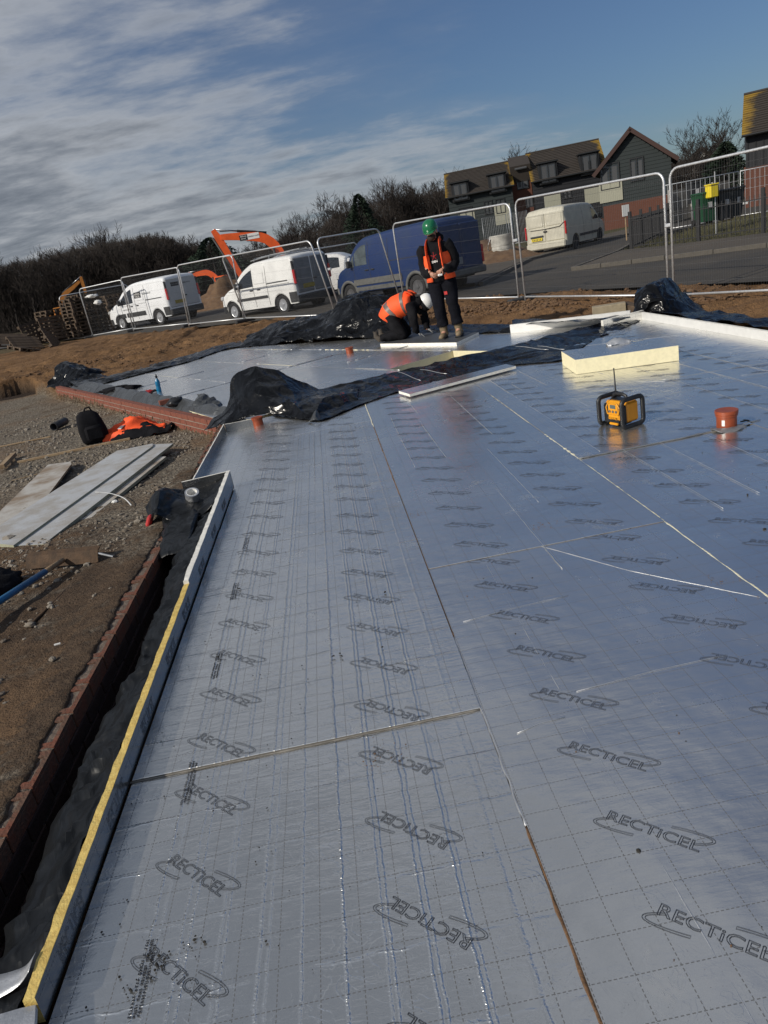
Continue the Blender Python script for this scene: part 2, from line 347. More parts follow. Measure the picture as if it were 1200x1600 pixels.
# ------------------------------------------------------------------ ground materials
def ground_material():
    m = bpy.data.materials.new('site ground'); m.use_nodes = True; t = m.node_tree; p = t.nodes['Principled BSDF']
    g = t.nodes.new('ShaderNodeNewGeometry'); pos = g.outputs['Position']
    a = nd(t, 'ShaderNodeAttribute', attribute_name='zone'); z = nd(t, 'ShaderNodeSeparateColor'); t.links.new(a.outputs['Color'], z.inputs[0])
    big = nd(t, 'ShaderNodeTexNoise', i_Scale=.9, i_Detail=6., i_Roughness=.6); t.links.new(pos, big.inputs[0])
    med = nd(t, 'ShaderNodeTexNoise', i_Scale=9., i_Detail=8., i_Roughness=.65); t.links.new(pos, med.inputs[0])
    vor = nd(t, 'ShaderNodeTexVoronoi', i_Scale=42., i_Randomness=1.); t.links.new(pos, vor.inputs[0])
    vor2 = nd(t, 'ShaderNodeTexVoronoi', i_Scale=95., i_Randomness=1.); t.links.new(pos, vor2.inputs[0])
    vcol = nd(t, 'ShaderNodeSeparateColor'); t.links.new(vor.outputs['Color'], vcol.inputs[0])
    stone = mixc(t, vcol.outputs[0], (.090, .072, .053), (.27, .235, .185))
    brown = mixc(t, ramp(t, med.outputs[0], [(.35, 0.), (.68, 1.)]), (.046, .028, .017), (.108, .069, .041))
    psp = t.nodes.new('ShaderNodeSeparateXYZ'); t.links.new(pos, psp.inputs[0]); fary = mth(t, 'MULTIPLY', mth(t, 'SUBTRACT', psp.outputs[1], 5.2), .06, clamp=True); fary = mth(t, 'MINIMUM', fary, .16)
    patch = ramp(t, mth(t, 'SUBTRACT', mth(t, 'ADD', mth(t, 'MULTIPLY', big.outputs[0], .8), mth(t, 'MULTIPLY', med.outputs[0], .35)), fary), [(.46, .95), (.60, .06)])
    gravel = mixc(t, patch, brown, stone)
    mud = mixc(t, ramp(t, mth(t, 'ADD', mth(t, 'MULTIPLY', big.outputs[0], .6), mth(t, 'MULTIPLY', med.outputs[0], .5)), [(.42, 0.), (.66, 1.)]), (.105, .055, .024), (.24, .135, .062))
    mud = mixc(t, ramp(t, vor.outputs['Distance'], [(.0, .45), (.35, 0.)]), mud, (.20, .135, .075))
    grass = mixc(t, ramp(t, med.outputs[0], [(.3, 0.), (.7, 1.)]), (.035, .040, .018), (.11, .095, .05))
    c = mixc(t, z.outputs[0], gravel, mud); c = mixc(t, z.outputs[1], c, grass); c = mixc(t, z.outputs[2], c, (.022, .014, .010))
    t.links.new(c, p.inputs['Base Color']); p.inputs['Roughness'].default_value = .93; p.inputs['Specular IOR Level'].default_value = .25
    h = mth(t, 'ADD', mth(t, 'MULTIPLY', mth(t, 'MULTIPLY', vor.outputs['Distance'], -.8), patch), mth(t, 'MULTIPLY', vor2.outputs['Distance'], -.18))
    h = mth(t, 'ADD', h, mth(t, 'MULTIPLY', med.outputs[0], 1.9))
    gr = nd(t, 'ShaderNodeTexNoise', i_Scale=75., i_Detail=4., i_Roughness=.7); t.links.new(pos, gr.inputs[0]); h = mth(t, 'ADD', h, mth(t, 'MULTIPLY', gr.outputs[0], .55))
    b = nd(t, 'ShaderNodeBump', i_Strength=.9, i_Distance=.03); t.links.new(h, b.inputs['Height']); t.links.new(b.outputs[0], p.inputs['Normal'])
    return m
def road_material(name, c1, c2, bump=.5):
    m = bpy.data.materials.new(name); m.use_nodes = True; t = m.node_tree; p = t.nodes['Principled BSDF']
    g = t.nodes.new('ShaderNodeNewGeometry'); pos = g.outputs['Position']
    big = nd(t, 'ShaderNodeTexNoise', i_Scale=.35, i_Detail=7., i_Roughness=.65, i_Distortion=.6); t.links.new(pos, big.inputs[0])
    fine = nd(t, 'ShaderNodeTexNoise', i_Scale=70., i_Detail=3.); t.links.new(pos, fine.inputs[0])
    c = mixc(t, ramp(t, big.outputs[0], [(.36, 0.), (.62, 1.)]), c1, c2)
    c = mixc(t, mth(t, 'MULTIPLY', ramp(t, fine.outputs[0], [(.3, 0.), (.7, 1.)]), .4), c, tuple(x*.6 for x in c1))
    t.links.new(c, p.inputs['Base Color']); p.inputs['Roughness'].default_value = .85
    b = nd(t, 'ShaderNodeBump', i_Strength=bump, i_Distance=.01); t.links.new(fine.outputs[0], b.inputs['Height']); t.links.new(b.outputs[0], p.inputs['Normal'])
    return m
M_['ground'] = ground_material()
M_['road'] = road_material('muddy asphalt', (.034, .031, .027), (.070, .058, .043))
M_['pave'] = road_material('dusty pavement', (.060, .050, .038), (.095, .077, .056))
M_['kerb'] = mat('kerb stone', (.085, .076, .064), .85, var=.2)

# ------------------------------------------------------------------ polygons of the plan
def inpoly(x, y, P):
    c = False; n = len(P); j = n-1
    for i in range(n):
        xi, yi = P[i]; xj, yj = P[j]
        if (yi > y) != (yj > y) and x < (xj-xi)*(y-yi)/(yj-yi)+xi: c = not c
        j = i
    return c
WALL_A = (-1.41, -1.2); WALL_B = (-1.41, 8.45); WALL_C = (-6.15, 16.82)     # outer face of the brick outer leaf
FOOT = [(-1.36, -1.5), (-1.36, 8.5), (-6.1, 16.85), (-4.6, 16.6), (-2.3, 18.2), (-.3, 16.9), (1.2, 14.1), (3.0, 11.6), (4.65, 10.4), (4.6, -1.5)]
ROAD = [(40, -8), (12.5, 2), (7.9, 11.2), (5.6, 16.0), (3.2, 20.6), (.6, 22.0), (-3.2, 25.6), (-6.2, 28.4), (-9.6, 32.6), (-16, 39), (-60, 82), (-52, 90), (-12, 50),
        (-6, 43.5), (-1, 37.5), (3.0, 31.5), (4.9, 22.6), (9.0, 31.4), (14.3, 36.3), (34, 56), (40, 50), (18, 33.5), (13.4, 30.6), (10.3, 25.4), (7.45, 21.7), (9.2, 19.5), (10.8, 17.55), (19, 7), (50, -4)]
PAVE_R = [(10.9, 17.5), (19.1, 7), (52, -4), (56, 1), (21.5, 11), (12.9, 20.4), (11.0, 23.6), (10.45, 25.3), (7.7, 21.75), (9.35, 19.5)]
PAVE_L = [(4.75, 22.75), (8.9, 31.5), (14.2, 36.5), (33.8, 56.3), (31.5, 58.5), (12.2, 38.6), (7.0, 32.8), (3.2, 25.5)]
KERB_R = [(50, -4), (19, 7), (10.8, 17.55), (9.2, 19.5), (7.45, 21.7), (10.3, 25.4), (13.4, 30.6), (18, 33.5)]
KERB_L = [(4.9, 22.6), (9.0, 31.4), (14.3, 36.3), (34, 56)]
def side(ax, ay, bx, by, x, y): return (bx-ax)*(y-ay)-(by-ay)*(x-ax)
def yard(x, y):
    """sunken gravel yard left of the brick walls"""
    if y < 8.45: a = x < -1.38
    else: a = side(*WALL_B, *WALL_C, x, y) > -.12
    bank = 19.9+.25*nz((x*.8, y*.8, 3), 1, 2)
    return a and y < bank
def gz(x, y, fine=True):
    if inpoly(x, y, FOOT): return -.42
    if yard(x, y):
        z = -.045-.17*sm(3.2, 8.6, y)-.07*sm(9, 16, y)+.04*sm(-1.75, -1.45, x)*(1-sm(4.5, 6.5, y))
        z += .012*nz((x, y, 0), 1.6, 3)+.006*nz((x, y, 5), 9, 3) if fine else 0
        if x < -1.9: z += .03*nz((x, y, 9), .6, 2)
        return z
    z = gzb(x, y)
    if inpoly(x, y, ROAD): return z-.07
    if y > 19.9 and x < -4.4 and y < 32:
        z += .05+.06*nz((x*.5, y*.5, 0), 1, 3)
    rough = 1. if (y < 30 and x < 14) else .35
    z += rough*(.07*nz((x, y, 0), .9, 3)+.05*(.5-abs(noise.noise(Vector((x*2.1, y*3.3, 1)))*2.2))+.03*nz((x, y, 4), 6, 3))-.03
    return z
def xs_(): 
    a = list(np.arange(-9, -1.45, .055))+[-1.42, -1.40, -1.37, -1.34]+list(np.arange(-1.2, 8, .11))
    l = []; x = -9; s = .12
    while x > -700: x -= s; s *= 1.10; l.append(x)
    r = []; x = a[-1]; s = .15
    while x < 700: x += s; s *= 1.10; r.append(x)
    return l[::-1]+a+r
def ys_():
    a = list(np.arange(-1, 17, .06))+list(np.arange(17, 24, .09)); l = []; y = a[-1]; s = .1
    while y < 900: y += s; s *= 1.05; l.append(y)
    return [-60, -20, -8, -3]+a+l
XS = xs_(); YS = ys_()
zc_ = []; gv = []
for y in YS:
    for x in XS:
        z = gz(x, y); gv.append((x, y, z))
        if yard(x, y): 
            k = sm(-.25, .35, nz((x, y, 2), .45, 2)-.1)*.35+sm(13.5, 17, y)*0
            if y > 19.2: zc_.append((.6, 0, .92))
            else: zc_.append((k, 0, 0))
        else:
            far = sm(45, 80, math.hypot(x, y))
            grs = 0.
            if x > 10.3 and y > 5 and not inpoly(x, y, ROAD): grs = 1.
            if y > 20.9 and x < -6.8 and y > 34: grs = .7
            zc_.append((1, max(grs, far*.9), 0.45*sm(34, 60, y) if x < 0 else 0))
nx = len(XS)
gf = [(j*nx+i, j*nx+i+1, (j+1)*nx+i+1, (j+1)*nx+i) for j in range(len(YS)-1) for i in range(nx-1)]
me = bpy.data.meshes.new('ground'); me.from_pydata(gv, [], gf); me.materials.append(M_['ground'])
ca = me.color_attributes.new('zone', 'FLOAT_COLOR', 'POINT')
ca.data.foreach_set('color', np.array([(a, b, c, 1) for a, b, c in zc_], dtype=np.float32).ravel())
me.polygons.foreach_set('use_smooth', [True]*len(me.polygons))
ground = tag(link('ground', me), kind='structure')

def draped(name, poly, dz, m, step=1.2, thick=0., parent=None):
    bm = bmesh.new(); vs = [bm.verts.new((x, y, 0)) for x, y in poly]; bm.faces.new(vs)
    bmesh.ops.triangulate(bm, faces=bm.faces[:])
    xs = [p[0] for p in poly]; ys = [p[1] for p in poly]
    for ax, lo, hi in ((0, min(xs), max(xs)), (1, min(ys), max(ys))):
        c = lo+step
        while c < hi:
            co = (c, 0, 0) if ax == 0 else (0, c, 0); no = (1, 0, 0) if ax == 0 else (0, 1, 0)
            bmesh.ops.bisect_plane(bm, geom=bm.verts[:]+bm.edges[:]+bm.faces[:], plane_co=co, plane_no=no)
            c += step if abs(c) < 40 else 4*step
    for v in bm.verts: v.co.z = gzb(v.co.x, v.co.y)+dz
    if thick:
        r = bmesh.ops.extrude_face_region(bm, geom=bm.faces[:])
        for v in [g for g in r['geom'] if isinstance(g, bmesh.types.BMVert)]: v.co.z -= thick
    bmesh.ops.recalc_face_normals(bm, faces=bm.faces)
    me = bpy.data.meshes.new(name); bm.to_mesh(me); bm.free(); me.materials.append(m)
    return link(name, me, parent)
tag(draped('road', ROAD, 0., M_['road']), kind='structure')
tag(draped('pavement', PAVE_R, .10, M_['pave'], thick=.2), kind='structure')
tag(draped('pavement', PAVE_L, .10, M_['pave'], thick=.2), kind='structure')
def kerb(pts, off):
    root = MB(); out = []
    for (ax, ay), (bx, by) in zip(pts[:-1], pts[1:]):
        Ln = math.hypot(bx-ax, by-ay); n = max(1, int(Ln/.9)); dx, dy = (bx-ax)/n, (by-ay)/n
        if math.hypot(ax, ay) > 44 and math.hypot(bx, by) > 44: n = 1; dx, dy = bx-ax, by-ay
        for i in range(n):
            x, y = ax+dx*(i+.5), ay+dy*(i+.5)
            z = gzb(x, y); an = math.atan2(dy, dx)
            out.append((x, y, z, an, math.hypot(dx, dy)))
    return out
kerb_root = tag(empty('kerb', (0, 0, 0)), kind='structure')
unit = MB().bbox((0, 0, 0), (1, .13, .24), .012).build('kerb_stone', M_['kerb'], kerb_root); first = True
for pts in (KERB_R, KERB_L):
    for x, y, z, an, ln in kerb(pts, 0):
        o = unit if first else unit.copy()
        if not first: COL.objects.link(o)
        first = False
        o.location = (x, y, z-.01+rnd.uniform(-.004, .004)); o.rotation_euler = (0, 0, an); o.scale = (ln-.012, 1, 1)

# gravel stones, clods and litter: nobody could count them
def ico():
    bm = bmesh.new(); bmesh.ops.create_icosphere(bm, subdivisions=1, radius=1)
    v = [tuple(p.co) for p in bm.verts]; f = [tuple(q.index for q in x.verts) for x in bm.faces]; bm.free(); return v, f
IV, IF = ico(); IVn = np.array(IV)
def scatter(name, pts, m, smooth=False):
    vs = []; fs = []
    for (x, y, z, r) in pts:
        sc = np.array([r*rnd.uniform(.7, 1.35), r*rnd.uniform(.7, 1.2), r*rnd.uniform(.45, .85)])
        a = rnd.uniform(0, 6.28); c, s = math.cos(a), math.sin(a)
        V = IVn*sc*(1+np.array([[rnd.uniform(-.18, .18)] for _ in IV]))
        V = np.stack([V[:, 0]*c-V[:, 1]*s+x, V[:, 0]*s+V[:, 1]*c+y, V[:, 2]+z], -1); b = len(vs)
        vs += V.tolist(); fs += [(i+b, j+b, k+b) for i, j, k in IF]
    me = bpy.data.meshes.new(name); me.from_pydata(vs, [], fs); me.materials.append(m)
    if smooth: me.polygons.foreach_set('use_smooth', [True]*len(fs))
    return tag(link(name, me), kind='stuff')
pts = []
while len(pts) < 16000:
    y = -.2+14.5*rnd.random()**1.5; x = -1.43-(.5+y*.72)*rnd.random()
    d = nz((x, y, 7), .8, 3)
    if d < .0+rnd.uniform(-.30, .22): continue
    r = rnd.choice((.003, .0035, .005, .007, .010, .014))*(1+.6*rnd.random())*(1+.35*(y > 6))
    if rnd.random() < .006: r *= 2.4
    pts.append((x, y, gz(x, y)+r*.2, r))
tag(scatter('gravel', pts, M_['stone']), 'loose grey gravel stones lying over the brown yard', 'gravel')
pts = []
while len(pts) < 5200:
    if rnd.random() < .5: x = rnd.uniform(-9, 9); y = rnd.uniform(10.5, 22)
    else:
        t = rnd.random(); x = 7.5-7*t; y = 11.2+10*t+rnd.uniform(-2, .5)
    if inpoly(x, y, FOOT) or yard(x, y) or inpoly(x, y, ROAD): continue
    if nz((x, y, 1), .7, 3) < -.1+rnd.uniform(-.2, .2): continue
    r = rnd.choice((.012, .018, .026, .04))*rnd.uniform(.8, 1.4); pts.append((x, y, gz(x, y)+r*.25, r))
tag(scatter('soil_clods', pts, M_['clod']), 'brown clods of earth on the spoil bank', 'soil')

# ------------------------------------------------------------------ foil
def foil_material(name, ridged=False, tone=1.):
    m = bpy.data.materials.new(name); m.use_nodes = True; t = m.node_tree; p = t.nodes['Principled BSDF']
    uv = nd(t, 'ShaderNodeUVMap', uv_map='UVMap'); sp = nd(t, 'ShaderNodeSeparateXYZ'); t.links.new(uv.outputs[0], sp.inputs[0])
    U, V = sp.outputs[0], sp.outputs[1]
    g = t.nodes.new('ShaderNodeNewGeometry'); pos = g.outputs['Position']
    big = nd(t, 'ShaderNodeTexNoise', i_Scale=1.3, i_Detail=5., i_Roughness=.55); t.links.new(pos, big.inputs[0])
    def dash(a, b):      # thin dashed lines every 0.1 m across a
        fa = mth(t, 'PINGPONG', a, .05); la = mth(t, 'LESS_THAN', fa, .0013)
        fb = mth(t, 'FRACT', mth(t, 'MULTIPLY', b, 83.)); return mth(t, 'MULTIPLY', la, mth(t, 'LESS_THAN', fb, .62))
    lines = mth(t, 'MAXIMUM', dash(mth(t, 'ADD', U, 10.), V), dash(mth(t, 'ADD', V, 10.), U))
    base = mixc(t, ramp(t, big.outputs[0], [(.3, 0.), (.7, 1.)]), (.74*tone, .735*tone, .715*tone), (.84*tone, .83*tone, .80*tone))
    # dust smears
    dn = nd(t, 'ShaderNodeTexNoise', i_Scale=3.2, i_Detail=9., i_Roughness=.7, i_Distortion=.4); t.links.new(pos, dn.inputs[0])
    dust = ramp(t, dn.outputs[0], [(.60, 0.), (.85, .30)])
    c = mixc(t, dust, base, (.22, .185, .15))
    sp2 = nd(t, 'ShaderNodeTexNoise', i_Scale=260., i_Detail=2.); t.links.new(pos, sp2.inputs[0])
    speck = mth(t, 'GREATER_THAN', mth(t, 'ADD', sp2.outputs[0], mth(t, 'MULTIPLY', big.outputs[0], .05)), .765)
    c = mixc(t, mth(t, 'MULTIPLY', speck, .7), c, (.06, .05, .045))
    c = mixc(t, mth(t, 'MULTIPLY', lines, .85), c, (.035, .04, .05))
    t.links.new(c, p.inputs['Base Color'])
    met = mth(t, 'SUBTRACT', .93, mth(t, 'MAXIMUM', dust, mth(t, 'MULTIPLY', lines, .8)), clamp=True); t.links.new(met, p.inputs['Metallic'])
    rn = mth(t, 'MULTIPLY_ADD', big.outputs[0], .14, .19); rn = mth(t, 'ADD', rn, mth(t, 'MULTIPLY', dust, .35)); t.links.new(rn, p.inputs['Roughness'])
    # relief
    mpn = nd(t, 'ShaderNodeMapping'); mpn.inputs['Scale'].default_value = (7, 26, 1); t.links.new(uv.outputs[0], mpn.inputs[0])
    fine = nd(t, 'ShaderNodeTexNoise', i_Scale=1.6, i_Detail=4., i_Roughness=.55); t.links.new(mpn.outputs[0], fine.inputs[0])
    crk = nd(t, 'ShaderNodeTexNoise', i_Scale=13., i_Detail=3., i_Roughness=.5, i_Distortion=1.6); t.links.new(pos, crk.inputs[0])
    ck = ramp(t, mth(t, 'ABSOLUTE', mth(t, 'SUBTRACT', crk.outputs[0], .5)), [(.0, 1.), (.035, 0.)])
    area = ramp(t, dn.outputs[0], [(.42, 0.), (.6, 1.)])
    k1, k2 = (.85, .40) if ridged else (.36, .10)
    h = mth(t, 'ADD', mth(t, 'MULTIPLY', fine.outputs[0], .0028*k1), mth(t, 'MULTIPLY', mth(t, 'MULTIPLY', ck, area), .0011*k2))
    wv = nd(t, 'ShaderNodeTexNoise', i_Scale=2.6, i_Detail=3., i_Roughness=.55); t.links.new(pos, wv.inputs[0]); h = mth(t, 'ADD', h, mth(t, 'MULTIPLY', wv.outputs[0], .011))
    if ridged:
        wob = nd(t, 'ShaderNodeTexNoise', i_Scale=14., i_Detail=3., i_Roughness=.5)
        cv = nd(t, 'ShaderNodeCombineXYZ'); t.links.new(V, cv.inputs[0]); t.links.new(mth(t, 'MULTIPLY', U, .8), cv.inputs[1]); t.links.new(cv.outputs[0], wob.inputs[0])
        Uw = mth(t, 'ADD', U, mth(t, 'MULTIPLY', mth(t, 'SUBTRACT', wob.outputs[0], .5), .013))
        gaps = nd(t, 'ShaderNodeTexNoise', i_Scale=1.1, i_Detail=1.); t.links.new(cv.outputs[0], gaps.inputs[0])
        gm = ramp(t, gaps.outputs[0], [(.32, .35), (.5, 1.)])
        bn_ = nd(t, 'ShaderNodeTexNoise', i_Scale=1., i_Detail=2., i_Roughness=.5); cv2 = nd(t, 'ShaderNodeCombineXYZ'); t.links.new(mth(t, 'MULTIPLY', V, 150.), cv2.inputs[0]); t.links.new(mth(t, 'MULTIPLY', U, 90.), cv2.inputs[1]); t.links.new(cv2.outputs[0], bn_.inputs[0])
        bead = mth(t, 'MULTIPLY_ADD', bn_.outputs[0], 2.2, -.35)
        rs = None
        for a, am, w in ((-.739, 1, .0055), (-.715, .6, .005), (-.655, .9, .005), (-.633, .9, .005), (-.552, .6, .005), (-.538, .7, .004), (-.449, .9, .006), (-.427, .6, .005),
                         (-.345, .8, .005), (-.24, 1.2, .0055), (-.145, .8, .005), (-.13, 1.0, .0045), (-.045, 1., .005), (-.029, .9, .0045), (.055, 1.1, .005), (.068, .7, .005), (.173, .6, .007)):
            q = mth(t, 'DIVIDE', mth(t, 'SUBTRACT', Uw, a), w*.72); e = mth(t, 'POWER', 2.718, mth(t, 'MULTIPLY', mth(t, 'MULTIPLY', q, q), -1.)); e = mth(t, 'MULTIPLY', mth(t, 'MULTIPLY', e, bead), .0024*am)
            rs = e if rs is None else mth(t, 'ADD', rs, e)
        h = mth(t, 'ADD', h, mth(t, 'MULTIPLY', rs, gm))
        Vw = mth(t, 'ADD', V, mth(t, 'MULTIPLY', mth(t, 'SUBTRACT', wob.outputs[0], .5), .03))
        q = mth(t, 'DIVIDE', mth(t, 'PINGPONG', mth(t, 'ADD', Vw, .01), .102), .0035); e = mth(t, 'POWER', 2.718, mth(t, 'MULTIPLY', mth(t, 'MULTIPLY', q, q), -1.))
        h = mth(t, 'ADD', h, mth(t, 'MULTIPLY', mth(t, 'MULTIPLY', e, area), .0022))
    b = nd(t, 'ShaderNodeBump', i_Strength=1., i_Distance=1.); t.links.new(h, b.inputs['Height']); t.links.new(b.outputs[0], p.inputs['Normal'])
    return m
M_['foil'] = foil_material('foil facing'); M_['foil_shade'] = foil_material('shade-darkened foil facing', tone=.42); M_['foil_r'] = foil_material('creased foil facing', True)  # upstands get the same facing with shade put into a darker base colour

def text_mesh(body, size, fill=True, bevel=0., extrude=0., sx=1., res=3, bold=0.):
    cu = bpy.data.curves.new('lettering', 'FONT'); cu.body = body; cu.size = size; cu.align_x = 'CENTER'; cu.align_y = 'CENTER'; cu.resolution_u = res
    cu.extrude = extrude; cu.offset = bold
    if not fill: cu.fill_mode = 'NONE'; cu.bevel_depth = bevel; cu.bevel_resolution = 0
    o = bpy.data.objects.new('tmp', cu); COL.objects.link(o); bpy.context.view_layer.update()
    dg = bpy.context.evaluated_depsgraph_get(); me = bpy.data.meshes.new_from_object(o.evaluated_get(dg))
    bpy.data.objects.remove(o); bpy.data.curves.remove(cu)
    for v in me.vertices: v.co.x *= sx
    me.materials.clear(); return me
def glyphs(n, size, sx=1.):
    """a row of small letter-like marks for lettering too small to read in the photograph"""
    r = random.Random(n*7+int(size*1000)); mb = MB(); w = size*.55*sx; x0 = -w*n/2
    for i in range(n):
        x = x0+w*(i+.5); k = r.random()
        mb.box((x-w*.28, 0, 0), (w*.2, size*.7, .001))
        if k < .7: mb.box((x+w*.2, 0, 0), (w*.2, size*(.7 if k < .4 else .4), .001))
        mb.box((x, size*r.choice((-.28, 0, .28)), 0), (w*.5, size*.13, .001))
    me = bpy.data.meshes.new('lettering'); me.from_pydata(mb.v, [], mb.f); return me
def logo_mesh(name='printed_logo'):
    lt = text_mesh('RECTiCEL', .047, fill=False, bevel=.0007)
    xs = [v.co.x for v in lt.vertices]; sx = .238/(max(xs)-min(xs)); bm = bmesh.new(); bm.from_mesh(lt)
    R = Matrix.Rotation(math.radians(-44), 4, 'Z')
    for v in bm.verts:
        x = (v.co.x-(max(xs)+min(xs))/2)*sx; v.co = R @ Vector((x, v.co.y, v.co.z*.45))
    me = bpy.data.meshes.new(name); bm.to_mesh(me); bm.free()
    mb = MB()
    a29 = math.radians(-30)
    def ep(r, th, sg): 
        e, n = .149*math.cos(th), .030*math.sin(th); e += sg*0; 
        e *= r; n = n*(1+(r-1)*5)
        return Vector((e*math.cos(a29)-n*math.sin(a29), e*math.sin(a29)+n*math.cos(a29), 0))
    for sg, t0, t1 in ((0, math.radians(98+35), math.radians(252)), (PI, math.radians(98+35), math.radians(252))):
        path = [ep(1.0, sg+t0+(t1-t0)*i/14, 0) for i in range(15)]+[ep(.955, sg+t1+(t0-t1)*i/14, 0) for i in range(15)]
        mb.tube(path, (.0007, .0004), n=4, closed=True)
    k = len(me.vertices)
    vs = [tuple(v.co) for v in me.vertices]; fs = [tuple(p.vertices) for p in me.polygons]
    mb.add(vs, fs); m2 = bpy.data.meshes.new(name); m2.from_pydata(mb.v, [], mb.f); m2.materials.append(M_['logoprint']); return m2
LOGO = logo_mesh()
def clip(poly, a, b, c):      # keep a*x+b*y<=c
    out = []
    for i in range(len(poly)):
        p, q = poly[i], poly[(i+1) % len(poly)]; dp = a*p[0]+b*p[1]-c; dq = a*q[0]+b*q[1]-c
        if dp <= 0: out.append(p)
        if dp*dq < 0: s = dp/(dp-dq); out.append((p[0]+(q[0]-p[0])*s, p[1]+(q[1]-p[1])*s))
    return out
def board(poly, ztop, th, m, parent, uvf, name='board', foam='foam', jag=0.):
    """a foil-faced foam board: polygon top, foam edges"""
    ar = sum(poly[i][0]*poly[(i+1) % len(poly)][1]-poly[(i+1) % len(poly)][0]*poly[i][1] for i in range(len(poly)))
    if ar < 0: poly = poly[::-1]
    n = len(poly); cx = sum(p[0] for p in poly)/n; cy = sum(p[1] for p in poly)/n
    vs = [(x-cx, y-cy, -th) for x, y in poly]+[(x-cx, y-cy, -.0015) for x, y in poly]+[(x-cx+(cx-x)*.0015, y-cy+(cy-y)*.0008, 0) for x, y in poly]
    fs = [tuple(range(n))[::-1], tuple(range(2*n, 3*n))]+[(i, (i+1) % n, n+(i+1) % n, n+i) for i in range(n)]+[(n+i, n+(i+1) % n, 2*n+(i+1) % n, 2*n+i) for i in range(n)]
    me = bpy.data.meshes.new(name); me.from_pydata(vs, [], fs); me.materials.append(m); me.materials.append(M_[foam])
    for i, p in enumerate(me.polygons): p.material_index = 1 if 2 <= i < 2+n else 0
    ul = me.uv_layers.new(name='UVMap')
    for lp in me.loops:
        v = me.vertices[lp.vertex_index].co; ul.data[lp.index].uv = uvf(v.x+cx, v.y+cy)
    o = link(name, me, parent); o.location = (cx, cy, ztop)
    return o
slab1 = empty('insulation_floor', (0, 0, 0), label='foil faced insulation boards printed with lettering covering the near floor', cat='insulation floor')
COLX = [-.94, .27, 1.49, 2.70, 3.91, 4.42]
JOI = [[-.36, 2.09, 4.55, 7.0, 9.4], [-1.5, .88, 3.29, 5.72, 8.14, 10.3], [-.3, 2.12, 4.55, 7.0, 9.42, 11], [-1.5, .9, 3.3, 5.75, 8.2, 10.6], [-.3, 2.12, 4.55, 7.0, 9.42, 11]]
LPH = [[1.33-.305*5, 2.185, 4.55+.1, 7.1, 9], [1.13-.302*6, 1.13, 3.29+.17, 5.72+.1, 8.2, 9], [0, 2.52-.3, 4.55+.12, 7.1, 9, 9], [0, 1.1, 3.45, 5.85, 8.3, 9], [0, 0, 0, 0, 0, 0]]
def far1(x): return 8.55+.36*x
for c in range(5):
    x0, x1 = COLX[c]+.0022, COLX[c+1]-.0022
    for k in range(len(JOI[c])-1):
        y0, y1 = JOI[c][k]+.0022, JOI[c][k+1]-.0022
        poly = [(x0, y0), (x1, y0), (x1, y1), (x0, y1)]; poly = clip(poly, -.36, 1, 8.55)
        if len(poly) < 3 or y1 < 0: continue
        dz = {(0, 1): .006, (0, 0): 0., (1, 1): .004, (1, 2): .007, (2, 2): .008}.get((c, k), rnd.uniform(0, .005))
        b = board(poly, dz-.001, .1, M_['foil_r'] if c == 0 and k < 3 else M_['foil'], slab1, lambda x, y: (x-.376 if c else x, y-1.676), foam='edgegrey')
        for lc in (0, 1):
            lx = -.645+.61*(2*c+lc); ph = LPH[c][k]
            if c == 4: continue
            yy = ph
            while yy < y1-.03:
                if yy > y0+.03 and yy < far1(lx)-.25 and yy > .3:
                    o = link('printed_logo', LOGO, b); o.location = (lx-b.location.x, yy-b.location.y, .0012); o.rotation_euler = (0, 0, PI if lc == 1 else 0)
                yy += .302
# the small rows of unreadable small print along the left boards
for bx in (-.742,):
    for y0 in (1.33, 2.02, 2.75, 3.5, 4.2):
        mb = MB()
        for col_ in (0, .011, .022):
            yy = y0-.10
            while yy < y0+.10:
                w = rnd.uniform(.0035, .008); 
                if rnd.random() < .82:
                    mb.box((bx+col_+rnd.uniform(-.001, .001), yy+w/2, .0062 if 2.09 < yy < 4.55 else .0012), (rnd.uniform(.005, .008), w*.55, .0006))
                    mb.box((bx+col_+rnd.choice((-.003, 0, .003)), yy+w*.8, .0062 if 2.09 < yy < 4.55 else .0012), (.0015, w*.8, .0006))
                yy += w+.002
        mb.build('printed_text', M_['logoprint'], slab1)
# joint fillings: dry soil and foam squeezed into the seams
def seam(pts, r, m, name, z=.001, wob=.004, seg=.03):
    out = []; rr = []
    for (a, b) in zip(pts[:-1], pts[1:]):
        a = Vector((*a, z)); b = Vector((*b, z)); n = max(2, int((b-a).length/seg))
        for i in range(n):
            p = a.lerp(b, i/n); out.append(p+Vector((nz(p+Vector((9, 0, 0)), 9, 2)*wob, 0, 0))); k = r*(.55+.9*abs(nz(p, 14, 3))+.3*rnd.random()); rr.append((k, k*.5))
    out.append(Vector((*pts[-1], z))); rr.append((r*.4, r*.3))
    return MB().tube(out, rr, n=6).build(name, m, slab1, smooth=True)
seam([(.27, .6), (.27, 1.54)], .0042, M_['soil'], 'soil_in_joint')
seam([(.27, 2.6), (.27, 4.85)], .0045, M_['soil'], 'soil_in_joint')
seam([(.27, 1.54), (.27, 2.6)], .0035, M_['tape'], 'raised_foil_edge')
seam([(.27, 4.85), (.27, 6.7)], .0045, M_['soil'], 'soil_in_joint'); seam([(.27, 6.7), (.27, 8.2)], .0035, M_['foamfill'], 'foam_in_joint')
seam([(1.49, 2.0), (1.49, 3.35)], .006, M_['foamfill'], 'foam_in_joint')
seam([(1.49, 3.35), (1.49, 4.55)], .008, M_['foamfill'], 'foam_in_joint')
seam([(1.49, 4.55), (1.49, 5.3)], .013, M_['foamfill'], 'foam_in_joint')
